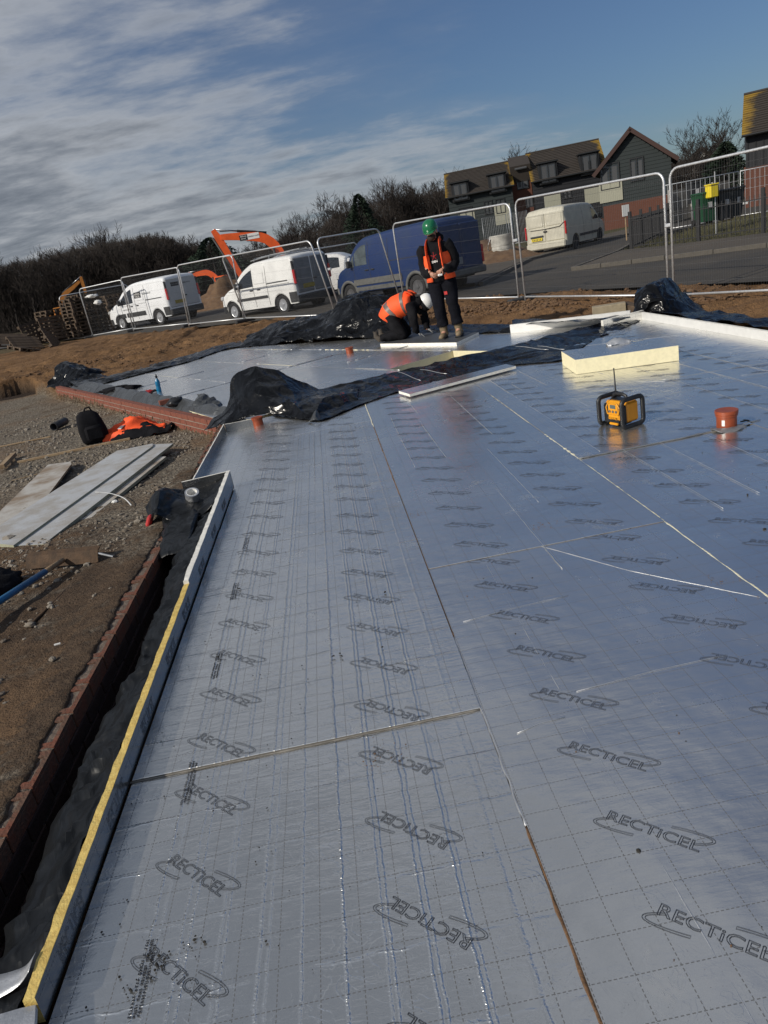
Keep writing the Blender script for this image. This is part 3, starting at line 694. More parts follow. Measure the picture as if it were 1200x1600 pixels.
seam([(1.49, 5.3), (1.50, 7.9)], .004, M_['foamfill'], 'foam_in_joint')
seam([(-.94, 2.086), (-.35, 2.084), (.27, 2.088)], .004, M_['edgegrey'], 'foam_edge')
seam([(.27, 3.29), (.9, 3.284), (1.49, 3.29)], .0035, M_['soil'], 'soil_in_joint')
seam([(1.49, 4.545), (2.2, 4.54), (2.78, 4.6)], .0075, M_['galvdark'], 'foam_in_joint', z=.006)
seam([(-.94, 4.55), (.1, 4.54)], .003, M_['soil'], 'soil_in_joint')
# creases in the facing that catch the light
def crease(pts, r=.0016, z=.0015, wob=.0015):
    mb = MB(); out = []
    for a, b in zip(pts[:-1], pts[1:]):
        a = Vector((*a, z)); b = Vector((*b, z)); n = max(2, int((b-a).length/.05))
        out += [a.lerp(b, i/n)+Vector((rnd.uniform(-wob, wob), 0, 0)) for i in range(n)]
    out.append(Vector((*pts[-1], z))); rr = [r*rnd.uniform(.5, 1.3) for _ in out]
    return mb.tube(out, rr, n=5).build('foil_crease', M_['tape'], slab1, smooth=True)
crease([(.553, .6), (.548, 3.28)], .0021)
crease([(.62, 4.45), (.93, 3.28), (1.05, 2.2)], .0012) if False else None
for a in [((.80, 3.38), (1.12, 2.85), (1.46, 2.42)), ((1.49, 2.4), (2.2, 1.9))]:
    crease(list(a), .0012, .0035)
for x, y0, y1 in ((.86, 3.0, 4.3), (.70, 5.2, 6.4), (1.02, 3.9, 5.2), (1.15, 5.6, 7.4), (.45, 5.1, 6.9), (1.80, 3.3, 7.4), (2.05, 3.4, 8.2), (2.35, 3.2, 6.3), (1.66, 4.6, 7.9), (2.62, 5.2, 8.3), (2.95, 3.6, 7.4), (3.3, 4.2, 7.9), (3.62, 4.4, 8.1), (.72, 6.9, 8.0), (-.3, 5.2, 6.9)):
    crease([(x, y0), (x+rnd.uniform(-.01, .01), y1)], .0013+.0006*(y0 > 4), .006)
for (x0, y0, x1, y1) in ((.35, 1.92, .52, 1.95), (.6, 2.07, 1.15, 2.1), (.33, 2.7, .8, 2.74), (2.75, 7.3, 3.5, 7.0), (2.9, 6.3, 4.2, 6.1), (3.0, 8.9, 4.1, 8.3), (2.2, 6.9, 2.9, 6.2), (3.4, 5.9, 4.2, 5.6)):
    crease([(x0, y0), ((x0+x1)/2, (y0+y1)/2+.01), (x1, y1)], .0010, .005)
# crumpled creases near the right edge
for k in range(9):
    x, y = rnd.uniform(1.1, 1.35), rnd.uniform(1.75, 2.25); p = [(x, y)]
    for i in range(4): x += rnd.uniform(-.005, .04); y -= rnd.uniform(.01, .05); p.append((x, y))
    crease(p, .0015, .0015)

# second slab, turned to the first
slab2 = empty('insulation_floor', (0, 0, 0), label='foil faced insulation boards on the far floor beyond the black membrane', cat='insulation floor')
u2 = Vector((.49, -.872)).normalized(); v2 = Vector((.872, .49)).normalized(); O2 = Vector((-.07, 13.86))
POLY2 = [(-1.25, 8.25), (-4.85, 15.7), (-4.5, 16.1), (-2.3, 18.05), (.35, 14.95), (1.05, 14.0), (2.82, 11.45), (4.4, 10.38), (4.4, 10.15)]
def st(p): q = Vector(p)-O2; return (q.dot(u2), q.dot(v2))
P2 = [st(p) for p in POLY2]
def xy2(s, t): p = O2+u2*s+v2*t; return (p.x, p.y)
for r, t0 in enumerate([-6, -4.8, -3.6, -2.4, -1.2, 0, 1.2, 2.4, 3.6]):
    s0 = -8.6+(r % 2)*1.2
    while s0 < 8:
        q = list(P2)
        lo_s, hi_s = s0+.004, s0+2.396
        if t0 == -1.2: 
            if s0 >= 3.72: s0 += 2.4; continue
            hi_s = min(hi_s, 3.74)
        q = clip(q, 1, 0, hi_s); q = clip(q, -1, 0, -lo_s) if len(q) > 2 else q
        q = clip(q, 0, 1, t0+1.196) if len(q) > 2 else q; q = clip(q, 0, -1, -(t0+.004)) if len(q) > 2 else q
        if len(q) > 2:
            b = board([xy2(*a) for a in q], rnd.uniform(0, .006), .14, M_['foil'], slab2, lambda x, y: st((x, y)))
        s0 += 2.4
def seam2(a, b, r=.006, m='foamfill', z=.008):
    a = Vector((*a, z)); b = Vector((*b, z)); n = max(3, int((b-a).length/.08)); pts = [a.lerp(b, i/n) for i in range(n+1)]
    MB().tube(pts, [r*rnd.uniform(.2, 1.2) for _ in pts], n=5).build('foam_in_joint', M_[m], slab2, smooth=True)
seam2(xy2(0, 0), xy2(3.7, 0), .007, 'tape'); seam2(xy2(0, 0), xy2(1.5, .0), .008, 'foamfill')
for k in range(16):
    s = rnd.uniform(-5, 3); t = rnd.choice((-3.6, -2.4, -1.2, 0, 1.2)); ln = rnd.uniform(.5, 1.6)
    if inpoly(*xy2(s, t), POLY2) and inpoly(*xy2(s+ln, t), POLY2): seam2(xy2(s, t), xy2(s+ln, t), .007, 'tape')
    s = rnd.choice((-3.8, -1.4, 1.0, 2.2)); t = rnd.uniform(-4, .5)
    if inpoly(*xy2(s, t), POLY2) and inpoly(*xy2(s, t+ln*.6), POLY2): seam2(xy2(s, t), xy2(s, t+ln*.6), .007, 'tape')
# concrete base seen in the hole and round the edges
MB().prism([(-.99, -1.4), (-.99, 5.5), (-1.28, 5.52), (-1.28, 8.3), (-5.6, 16.2), (-4.4, 16.6), (-2.2, 18.1), (-.2, 16.6), (1.3, 14.0), (2.9, 11.7), (4.55, 10.4), (4.5, -1.4)], -.36, -.155).build('concrete_slab', M_['concrete'])
tag(bpy.data.objects['concrete_slab'], kind='structure')
# ------------------------------------------------------------------ brick walls
def brick_mesh(frog, seed):
    r = random.Random(seed); mb = MB(); Lx, Ly, Lz = .213, .1015, .064
    mb.bbox((0, 0, -Lz/2), (Lx, Ly, Lz), .004)
    if frog:       # raised rim around a shallow frog
        t = .019
        mb.box((0, Ly/2-t/2-.001, .006), (Lx-.006, t, .012)); mb.box((0, -Ly/2+t/2+.001, .006), (Lx-.006, t, .012))
        mb.box((Lx/2-.021, 0, .006), (.036, Ly-.04, .0115)); mb.box((-Lx/2+.021, 0, .006), (.036, Ly-.04, .0115))
    for i, v in enumerate(mb.v):
        p = Vector(v); d = .0022; mb.v[i] = (v[0]+d*nz(p+Vector((seed, 0, 0)), 20, 2), v[1]+d*nz(p+Vector((0, seed, 0)), 20, 2), v[2]+d*nz(p+Vector((0, 0, seed)), 20, 2))
    return mb
def wall_run(root, A, B, ztop, ncourse, frogtop, inset=.051):
    """stretcher bond from A to B; A-B is the outer face"""
    a = Vector((*A, 0)); b = Vector((*B, 0)); d = (b-a); Ln = d.length; d.normalize(); nrm = Vector((-d.y, d.x, 0))
    if nrm.x < 0: nrm = -nrm
    ang = math.atan2(d.y, d.x); cn = 0; meshes = {}
    for fr in (False, True):
        for s in range(4):
            o = brick_mesh(fr, s*7+3).build('brick', M_[('shadebrick' if frogtop else 'brick') if not fr else 'brickdirty'], root); meshes[(fr, s)] = o  # lower courses of the near wall: trench shade put into the brick colour
    used = set()
    for c in range(ncourse):
        z = ztop-.075*c; x = -.11 if c % 2 else 0.
        while x < Ln:
            fr = frogtop and c == 0; k = (fr, rnd.randrange(4)); src = meshes[k]
            if k in used: o = src.copy(); COL.objects.link(o)
            else: o = src; used.add(k)
            p = a+d*(x+.1075)+nrm*(inset+rnd.uniform(-.002, .002)); o.location = (p.x, p.y, z-.012*fr+rnd.uniform(-.0015, .0015))
            o.rotation_euler = (rnd.uniform(-.01, .01), rnd.uniform(-.008, .008), ang+rnd.uniform(-.006, .006)+(PI if rnd.random() < .5 else 0))
            x += .225; cn += 1
    for k, o in meshes.items():
        if k not in used: bpy.data.objects.remove(o)
    mb = MB(); M = Matrix.Rotation(ang, 3, 'Z'); mid = (a+b)/2+nrm*inset
    mb.box((mid.x, mid.y, ztop-.075*ncourse/2-.006), (Ln, .086, .075*ncourse), M)
    if frogtop:
        for i in range(int(Ln/.225)+1):
            if rnd.random() < .8:
                p = a+d*(i*.225+.001)+nrm*inset; mb.ell((p.x, p.y, ztop-.009), (.010, .047, .009), n=8, m=5, M=M, bump=.3, seed=i)
            if rnd.random() < .55:
                p = a+d*(i*.225+.11)+nrm*inset; mb.ell((p.x, p.y, ztop-.012), (.066, .028, .010+.004*rnd.random()), n=12, m=6, M=M, bump=.5, seed=i+50)
    mb.build('mortar_bed', M_['mortar' if frogtop else 'mortar2'], root)
bw = empty('brick_wall', (0, 0, 0), label='low red brick wall with open frogs running along the floor edge nearest the camera', cat='brick wall')
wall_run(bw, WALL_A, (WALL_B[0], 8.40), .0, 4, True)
bw2 = empty('brick_wall', (0, 0, 0), label='low red brick wall slanting away across the yard behind the backpack', cat='brick wall')
wall_run(bw2, WALL_B, WALL_C, .0, 5, False)
# mud spread over the outer edge of the near wall
vs = []; fs = []; n_ = 620
for i in range(n_):
    y = -.8+i*.012; w = .040+.030*nz((y, 1, 0), 1.1, 2)+.022*nz((y, 6, 0), 5, 3)+.012*nz((y, 9, 0), 21, 2); w = max(.004, min(w, .098))*(1-sm(6.0, 7.6, y)*.8)
    for j, (f, z) in enumerate(((-.16, -.02), (-.05, .002), (.2, .007), (.6, .006), (.9, .003), (1., -.008))):
        x = -1.405+(f*w if f > 0 else f); vs.append((x, y, z+.006*nz((x*9, y*9, 0), 3, 3)))
for i in range(n_-1):
    for j in range(5): a = i*6+j; fs.append((a, a+1, a+7, a+6))
tag(MB().add(vs, fs).build('mud', M_['ground'], smooth=True, recalc=False), 'brown mud caked over the outer edge of the near brick wall', 'mud', kind='stuff')
def lerps(P, n):
    out = []
    for a_, b_ in zip(P[:-1], P[1:]): out += [a_.lerp(b_, i/n) for i in range(n)]
    return out+[P[-1]]
def sheet(name, ctrl, m, parent=None, lin=False, nu=6, nv=6, amp=.01, sc=5., sharp=1., thick=.003, seed=0, smooth=True, damp_edge=False):
    """cloth surface through a grid of control points, crumpled with ridged noise"""
    rows = [catmull([Vector(p) for p in r], nu) for r in ctrl]
    cols = list(zip(*rows)); cols = [(lerps if lin else catmull)(list(c), nv) for c in cols]; G = list(zip(*cols))
    R, Cn = len(G), len(G[0]); vs = []
    for i in range(R):
        for j in range(Cn):
            p = G[i][j]; a = G[min(i+1, R-1)][j]-G[max(i-1, 0)][j]; b = G[i][min(j+1, Cn-1)]-G[i][max(j-1, 0)]
            n = a.cross(b); n = n.normalized() if n.length > 1e-9 else Vector((0, 0, 1))
            if n.z*1.2-n.y < 0: n = -n
            an_ = seed*1.3; rot = Vector((p.x*math.cos(an_)-p.y*math.sin(an_), p.x*math.sin(an_)+p.y*math.cos(an_), p.z))
            q = Vector((rot.x*.55, rot.y*1.25, rot.z*.7))*sc+Vector((seed*3.1, seed*1.7, 0)); q += Vector((noise.noise(p*sc*.6), noise.noise(p*sc*.6+Vector((9, 0, 0))), 0))*.5
            h = (1-abs(noise.noise(q))*3.2)*.55+(1-abs(noise.noise(q*2.1+Vector((5, 1, 2))))*3.0)*.26+(1-abs(noise.noise(q*4.7+Vector((2, 7, 2))))*3.0)*.11
            vs.append(p+n*(h-.40)*amp)
    fs = [(i*Cn+j, i*Cn+j+1, (i+1)*Cn+j+1, (i+1)*Cn+j) for i in range(R-1) for j in range(Cn-1)]
    mb = MB(); mb.add(vs, fs); o = mb.build(name, m, parent, smooth=(28 if lin else smooth), recalc=False)
    if thick: md = o.modifiers.new('thickness', 'SOLIDIFY'); md.thickness = thick; md.offset = 0
    return o
# ------------------------------------------------------------------ upstand boards
def upstand(name, A, B, h, t, m, label, z=0., edge='foamwhite', logos=0, jag=.002, inner=None):
    """a strip of insulation on edge from A to B; inner face along the A-B line"""
    a = Vector((*A, 0)); b = Vector((*B, 0)); d = (b-a); Ln = d.length; d.normalize(); nrm = Vector((-d.y, d.x, 0))
    n = max(2, int(Ln/.02)); rings = []
    for i in range(n+1):
        p = a+d*(Ln*i/n); e = jag*nz(p, 12, 3); e2 = jag*nz(p+Vector((4, 4, 0)), 15, 3); hh = h(i/n) if callable(h) else h; hh += jag*.8*nz(p, 8, 2)
        rings.append([p+Vector((0, 0, z)), p+Vector((0, 0, z+hh-.001)), p+nrm*.001+Vector((0, 0, z+hh)), p+nrm*(t-.001+e)+Vector((0, 0, z+hh+e2)), p+nrm*(t+e)+Vector((0, 0, z+hh-.002)), p+nrm*t+Vector((0, 0, z))])
    mb = MB(); fs = []
    vs = [p for r in rings for p in r]
    me = bpy.data.meshes.new(name); k = 6
    mi = []
    for i in range(n):
        for j in range(k):
            fs.append((i*k+j, i*k+(j+1) % k, (i+1)*k+(j+1) % k, (i+1)*k+j)); mi.append(1 if j in (1, 2, 3) else 0)
    fs += [tuple(range(k)), tuple(n*k+j for j in range(k))[::-1]]; mi += [1, 1]
    me.from_pydata(vs, [], fs); me.materials.append(M_[m]); me.materials.append(M_[edge]); me.polygons.foreach_set('material_index', mi)
    ul = me.uv_layers.new(name='UVMap')
    for lp in me.loops:
        v = me.vertices[lp.vertex_index].co; ul.data[lp.index].uv = ((v-a).dot(d)+.03, v.z+.04)
    bm = bmesh.new(); bm.from_mesh(me); bmesh.ops.recalc_face_normals(bm, faces=bm.faces); bm.to_mesh(me); bm.free()
    o = link(name, me)
    if label: tag(o, label, 'insulation strip')
    return o, a, d, nrm, Ln
u1 = upstand('insulation_upstand', (-.945, 1.27), (-.945, 3.50), lambda t: .078+.022*t, .029, 'foil_shade', 'foil faced strip on edge with yellow foam top nearest the camera', edge='foamyellow', jag=.0035)
u1b = upstand('insulation_upstand', (-.945, 3.50), (-.945, 5.55), lambda t: .118+.02*t, .030, 'foil_shade', 'foil faced strip on edge with pale cream top beyond the yellow topped one', edge='foamwhite', jag=.004)
u1c = upstand('insulation_upstand', (-.945, 5.55), (-1.32, 5.50), .138, .014, 'foil_shade', 'thin pale strip returning towards the brick wall beside the tape roll', edge='foamwhite', jag=.002)
# doorway recess board
rec = empty('threshold_board', (0, 0, 0), label='foil faced board sunk in the doorway recess behind the tape roll', cat='insulation board')
board([(-1.30, 5.57), (-.95, 5.57), (-.95, 8.0), (-1.30, 8.0)], -.03, .09, M_['foil'], rec, lambda x, y: (x, y))
_o = upstand('side_strip', (-1.295, 5.6), (-1.295, 8.0), .09, .012, 'foil_shade', None, z=-.03, edge='foamwhite')[0]; _o.parent = rec
_o = upstand('end_strip', (-1.29, 8.0), (-.95, 8.0), .085, .014, 'foil_shade', None, z=-.03, edge='foamwhite')[0]; _o.parent = rec
# big lettering running along the upright strip
lt = text_mesh('RECTICEL', .062, fill=False, bevel=.0004)
for k, (y, o0, z0) in enumerate(((1.50, u1[0], .036), (1.95, u1[0], .040), (2.42, u1[0], .044), (2.9, u1[0], .045), (3.32, u1[0], .048), (3.85, u1b[0], .05), (4.4, u1b[0], .055), (4.95, u1b[0], .055))):
    o = link('printed_text', lt, o0); o.matrix_local = Matrix.Translation((-.9438, y, z0)) @ Matrix(((0, 0, 1, 0), (-1, 0, 0, 0), (0, 1, 0, 0), (0, 0, 0, 1))) @ Matrix.Rotation(PI, 4, 'Z') @ Matrix.Diagonal((.72, 1, 1, 1))
lt.materials.append(M_['softprint'])
# far upstands, lit by the sun
u2a = upstand('insulation_upstand', (2.84, 11.33), (4.33, 10.33), .125, -.05, 'whitefoil', 'bright white strip on edge behind the far floor left of the black heap', edge='foamwhite')
u2b = upstand('insulation_upstand', (4.43, 10.2), (4.37, 5.0), .095, -.04, 'whitefoil', 'long bright strip on edge along the right side of the near floor', edge='foamwhite')
u2c = upstand('insulation_upstand', (3.75, 9.88), (4.43, 10.12), .12, .045, 'foil', 'short strip on edge under the black membrane heap in the right corner', edge='foamwhite')
def loops_on(o, A, B, n, h=.12, off=.0):
    a = Vector((*A, 0)); b = Vector((*B, 0)); d = (b-a).normalized(); Ln = (b-a).length; mb = MB(); nr = Vector((-d.y, d.x, 0))*off
    for i in range(n):
        p = a+d*(Ln*(i+.5)/n)+nr
        MB().tube([p+d*(.035*math.cos(t))+Vector((0, 0, .045+.03*math.sin(t))) for t in [2.2+4.6*k/9 for k in range(10)]], .0016, n=4).build('printed_emblem', M_['print'], o)
        MB().tube([p+d*.10+Vector((0, 0, .02)), p+d*.10+Vector((0, 0, .1))], .001, n=4).build('printed_line', M_['print'], o)
loops_on(u2b[0], (4.43, 9.9), (4.38, 6.0), 13, off=.003)
loops_on(u2a[0], (2.84, 11.33), (4.33, 10.33), 6, off=-.003)
MB().bbox((4.36, 6.86, .075), (.06, .05, .13), .008).build('concrete_spacer', M_['concrete']); tag(bpy.data.objects['concrete_spacer'], 'small grey spacer block clipped over the long bright strip at the right', 'spacer')

# ------------------------------------------------------------------ membranes
# draped strip beside the left upstand
ctrl = []
prof = [(-.981, .060), (-.996, .045), (-1.03, .028), (-1.085, .008), (-1.135, -.02), (-1.165, -.085), (-1.18, -.20), (-1.19, -.34)]
for i in range(26):
    y = .7+i*.19
    k = 1+.16*nz((y, 3, 0), 1.8, 3); up = 1+.25*sm(3.4, 3.6, y)
    w = 1.16+.16*nz((y, 8, 0), 1.2, 2)+.16*sm(3.0, 5.0, y)
    ctrl.append([(-.981+(x+.981)*w*k, y, z*up+(.012*nz((x*4, y*2, 0), 1, 2) if j else 0)) for j, (x, z) in enumerate(prof)])
tag(sheet('damp_membrane', ctrl, M_['dpm_grey'], nu=6, nv=6, amp=.038, sc=5, thick=.002, seed=2), 'long black plastic membrane draped beside the yellow topped strip over the trench', 'membrane')
# silver tape band and folded foil end at the near left corner
tp = tag(sheet('tape_strip', [[(-.980, 1.335, .088), (-1.02, 1.335, .048), (-1.08, 1.33, .026), (-1.15, 1.33, .0), (-1.2, 1.32, -.07)], [(-.980, 1.385, .090), (-1.02, 1.39, .050), (-1.08, 1.40, .028), (-1.15, 1.42, .002), (-1.2, 1.42, -.07)]], M_['tape'], nu=5, nv=3, amp=.004, thick=.001), 'band of silver tape across the black membrane at the bottom left', 'tape')
fe = MB().prism([(-.975, 1.262), (-.944, 1.262), (-.90, 1.12), (-.90, .8), (-1.1, .8), (-1.12, 1.25)], .05, .066).build('foil_offcut', M_['tape']); tag(fe, 'folded grey foil offcut at the end of the yellow topped strip, bottom left corner', 'foil')
# lump of membrane at the end of the draped strip, by the tape roll
ctrl = [[(-1.50, 5.02, .0), (-1.42, 4.9, .09), (-1.30, 4.85, .04), (-1.16, 4.9, .02), (-.975, 4.95, .10)],
        [(-1.56, 5.22, .05), (-1.44, 5.12, .17), (-1.3, 5.12, .10), (-1.14, 5.15, .04), (-.975, 5.15, .115)],
        [(-1.52, 5.38, .10), (-1.42, 5.35, .155), (-1.3, 5.36, .09), (-1.12, 5.38, .05), (-.975, 5.38, .12)],
        [(-1.46, 5.48, .03), (-1.38, 5.48, .08), (-1.28, 5.48, .07), (-1.12, 5.49, .06), (-.975, 5.50, .12)],
        [(-1.42, 5.52, -.05), (-1.36, 5.52, -.02), (-1.28, 5.52, .0), (-1.12, 5.52, .0), (-.98, 5.52, .02)]]
ml = sheet('membrane_lump', ctrl, M_['dpm_grey'], nu=8, nv=8, amp=.022, sc=6, thick=.002, seed=5); tag(ml, 'bunched black membrane under the roll of tape beside the brick wall', 'membrane')
ctrl = [[(-1.36, 4.3, -.14), (-1.30, 4.3, -.02), (-1.2, 4.3, .0), (-1.14, 4.3, .0)], [(-1.38, 4.7, -.10), (-1.33, 4.7, .03), (-1.22, 4.7, .03), (-1.12, 4.7, .02)], [(-1.45, 5.0, -.05), (-1.36, 5.0, .06), (-1.24, 5.0, .05), (-1.12, 5.0, .03)]]
_o = sheet('fold', ctrl, M_['dpm_grey'], ml, nu=6, nv=6, amp=.03, sc=6, thick=.002, seed=6)
rd = tag(MB().bbox((-1.50, 5.02, .02), (.04, .07, .09), .015, M=Matrix.Rotation(.5, 3, 'Y')).build('red_bag_scrap', M_['redplastic']), 'scrap of red plastic poking out from under the bunched membrane', 'plastic scrap')
tr = empty('tape_roll', (-1.20, 5.20, .085), .4, label='roll of silver tape lying on the bunched black membrane', cat='tape roll'); Mr = Matrix.Rotation(.45, 3, 'X')
MB().lathe([(.040, -.045), (.052, -.045), (.052, .045), (.040, .045), (.040, -.045)], n=28, M=Mr).build('tape', M_['tape'], tr, smooth=40)
MB().lathe([(.037, -.046), (.040, -.046), (.040, .046), (.037, .046), (.037, -.046)], n=28, M=Mr).build('core', M_['paper'], tr, smooth=40)

# membrane strip crossing between the two floors (partly folded up)
ctrl = []
lo = [(-.75, 8.15), (-.35, 7.55), (-.18, 7.42), (.19, 7.80), (.62, 8.12), (.85, 8.22), (1.5, 8.36), (2.05, 8.42), (2.58, 8.12), (2.95, 8.62), (3.35, 9.15), (3.8, 9.5), (4.3, 9.95)]
hi = [(-.9, 9.0), (-.5, 9.2), (-.12, 9.20), (.3, 9.2), (.63, 9.26), (1.0, 9.32), (1.45, 9.44), (1.9, 9.56), (2.25, 9.66), (2.7, 9.9), (3.3, 10.08), (3.8, 10.2), (4.35, 10.33)]
A = [Vector((*p, .012)) for p in lo]; B = [Vector((*p, .03)) for p in hi]
rows = []
for f, z in ((0., .010), (.25, .018), (.5, .02), (.72, .055), (.86, .075), (1., .015)):
    rows.append([a.lerp(b, f)+Vector((0, 0, z*(1 if i < 9 else .7)-.01)) for i, (a, b) in enumerate(zip(A, B))])
cross_m = tag(sheet('damp_membrane', rows, M_['dpm'], nu=9, nv=9, amp=.022, sc=3.4, thick=.002, seed=8, lin=True), 'black plastic membrane laid across between the near and far floors', 'membrane')
for (a, b) in (((.79, 9.05), (.97, 8.35)), ((2.35, 9.25), (2.62, 8.75)), ((2.55, 8.95), (2.75, 8.55)), ((1.05, 8.9), (1.3, 8.45))):
    mbt = MB()
    a = Vector((*a, .095)); b = Vector((*b, .06)); mbt.tube([a.lerp(b, i/6)+Vector((0, 0, .006*math.sin(i))) for i in range(7)], .004, n=5); mbt.build('fold_line', M_['tape'], cross_m, smooth=True)

def heap(name, label, pts, mk, amp, sc, seed, nu=8, nv=8, th=.003):
    """heap of crumpled sheet; pts rows of (u,v,depth) read as real points at those depths"""
    rows = [[aty(u, v, y) for (u, v, y) in r] for r in pts]
    return tag(sheet(name, rows, M_[mk], nu=nu, nv=nv, amp=amp, sc=sc, thick=th, seed=seed, lin=True), label, 'membrane')
# big lobe standing up left of centre
heap('membrane_heap', 'tall curled black membrane standing at the left end of the crossing strip', [
    [(318, 672, 8.5), (350, 664, 8.3), (385, 652, 8.3), (420, 647, 8.1), (450, 650, 7.9), (482, 659, 7.6), (515, 652, 7.7), (560, 634, 8.0)],
    [(335, 652, 8.7), (372, 640, 8.5), (398, 640, 8.3), (425, 634, 8.1), (455, 628, 8.0), (480, 646, 7.7), (517, 634, 7.9), (560, 624, 8.1)],
    [(352, 640, 8.8), (371, 612, 8.75), (397, 606, 8.5), (428, 612, 8.35), (462, 622, 8.25), (490, 622, 8.1), (518, 620, 8.1), (560, 613, 8.3)],
    [(360, 634, 8.9), (361, 591, 8.9), (392, 574, 8.9), (428, 577, 8.85), (462, 592, 8.8), (490, 604, 8.8), (515, 611, 8.8), (560, 601, 8.9)],
    [(372, 640, 9.2), (378, 600, 9.15), (398, 584, 9.15), (430, 590, 9.15), (462, 602, 9.1), (490, 612, 9.1), (512, 616, 9.2), (560, 606, 9.25)]], 'dpm', .022, 3.2, 3, 9, 9)
heap('membrane_flap', 'small folded silvery corner at the foot of the tall curled membrane', [[(484, 657, 7.5), (494, 640, 7.55), (500, 652, 7.5)], [(480, 660, 7.45), (492, 655, 7.4), (503, 657, 7.42)]], 'silver_dpm', .01, 6, 1, 4, 4)
# silvery piece by the brick wall
heap('membrane_fold', 'upright folded grey sheet catching the sun behind the slanting brick wall', [
    [(292, 648, 9.6), (305, 650, 9.5), (325, 655, 9.4), (345, 660, 9.3)], [(300, 632, 9.8), (312, 634, 9.65), (330, 640, 9.5), (350, 645, 9.4)],
    [(308, 612, 10.), (322, 616, 9.9), (335, 622, 9.8), (346, 632, 9.7)], [(314, 622, 10.3), (325, 625, 10.2), (338, 630, 10.1), (352, 640, 10.0)]], 'silver_dpm', .05, 5, 4)
# dark heap at the left corner of the far floor
heap('membrane_heap', 'dark crumpled membrane heap at the far left end of the slanting brick wall', [
    [(72, 606, 17.2), (90, 607, 17.0), (120, 608, 16.4), (150, 606, 16.2), (178, 600, 16.5), (190, 598, 16.8)],
    [(78, 592, 17.6), (92, 590, 17.4), (115, 596, 16.9), (140, 594, 16.8), (165, 592, 16.9), (186, 592, 17.2)],
    [(86, 576, 18.), (100, 566, 17.9), (112, 574, 17.6), (132, 576, 17.5), (152, 580, 17.6), (170, 588, 17.8)],
    [(92, 574, 18.4), (104, 565, 18.3), (118, 569, 18.1), (138, 572, 18.), (155, 578, 18.), (172, 586, 18.2)],
    [(95, 590, 18.9), (108, 585, 18.8), (120, 585, 18.7), (138, 585, 18.6), (155, 588, 18.5), (172, 592, 18.6)]], 'dpm', .10, 2.2, 9)
# border strip along the back of the far floor
def strip(name, label, inner, outer, mk='dpm', amp=.08, sc=1.8, seed=0, zi=.02, zm=.10, zo=.0, nu=7):
    r0 = [Vector((*p, zi)) for p in inner]; r3 = [Vector((*p, zo)) for p in outer]
    rows = [r0, [a.lerp(b, .35)+Vector((0, 0, zm)) for a, b in zip(r0, r3)], [a.lerp(b, .7)+Vector((0, 0, zm*.6)) for a, b in zip(r0, r3)], r3]
    return tag(sheet(name, rows, M_[mk], nu=nu, nv=6, amp=amp, sc=sc, thick=.003, seed=seed), label, 'membrane')
inn = [at(u, v)[:2] for u, v in ((118, 606), (160, 601), (200, 591), (250, 578), (300, 565), (350, 548), (400, 540), (440, 536), (478, 531))]
out = [at(u, v, .05)[:2] for u, v in ((100, 592), (150, 589), (190, 579), (240, 566), (290, 553), (340, 538), (385, 528), (425, 517), (470, 506))]
strip('damp_membrane', 'black membrane border along the left back edge of the far floor', inn, out, amp=.05, seed=12, zm=.06)
inn = [at(u, v)[:2] for u, v in ((455, 530), (520, 527), (590, 531), (640, 530), (700, 524), (760, 522), (800, 520), (850, 514))]
out = [at(u, v, .05)[:2] for u, v in ((470, 516), (530, 508), (600, 506), (660, 504), (720, 503), (760, 503), (810, 505), (870, 500))]
strip('damp_membrane', 'black membrane border behind the two workers', inn, out, amp=.05, seed=13, zm=.07)
inn = [at(u, v, .12)[:2] for u, v in ((800, 506), (860, 504), (920, 500), (985, 494))]
out = [at(u, v, .0)[:2] for u, v in ((800, 500), (860, 497), (920, 492), (985, 487))]
strip('damp_membrane', 'black membrane edge behind the bright strip in front of the buff blocks', inn, out, amp=.05, seed=14, zi=.11, zm=.0)
inn = [(4.49, 10.2), (4.47, 9.0), (4.45, 7.8), (4.43, 6.6), (4.42, 5.4)]
out = [(5.3, 10.4), (5.35, 9.2), (5.35, 8.0), (5.3, 6.8), (5.25, 5.4)]
strip('damp_membrane', 'black membrane apron outside the long bright strip at the right', inn, out, amp=.07, seed=15, zi=.10, zm=-.03, zo=-.05)
# heap behind kneeling worker
heap('membrane_heap', 'large glossy black membrane heap beside the kneeling worker', [
    [(425, 528, 16.0), (470, 530, 15.7), (520, 528, 14.9), (560, 528, 14.5), (600, 530, 14.0), (640, 528, 13.9)],
    [(440, 520, 16.3), (482, 515, 16.0), (520, 505, 15.2), (560, 500, 14.8), (598, 500, 14.3), (640, 508, 14.2)],
    [(455, 512, 16.6), (495, 498, 16.4), (528, 478, 15.7), (562, 472, 15.2), (590, 478, 14.9), (640, 495, 14.7)],
    [(475, 508, 16.9), (510, 490, 16.7), (535, 466, 16.1), (562, 457, 15.7), (590, 462, 15.4), (625, 470, 15.2)],
    [(490, 508, 17.3), (520, 492, 17.1), (545, 470, 16.6), (570, 461, 16.3), (598, 464, 16.0), (630, 470, 15.8)],
    [(500, 516, 17.7), (530, 512, 17.6), (560, 505, 17.2), (590, 500, 17.0), (620, 500, 16.8), (645, 500, 16.5)]], 'dpm', .10, 2.0, 17, 10, 10)
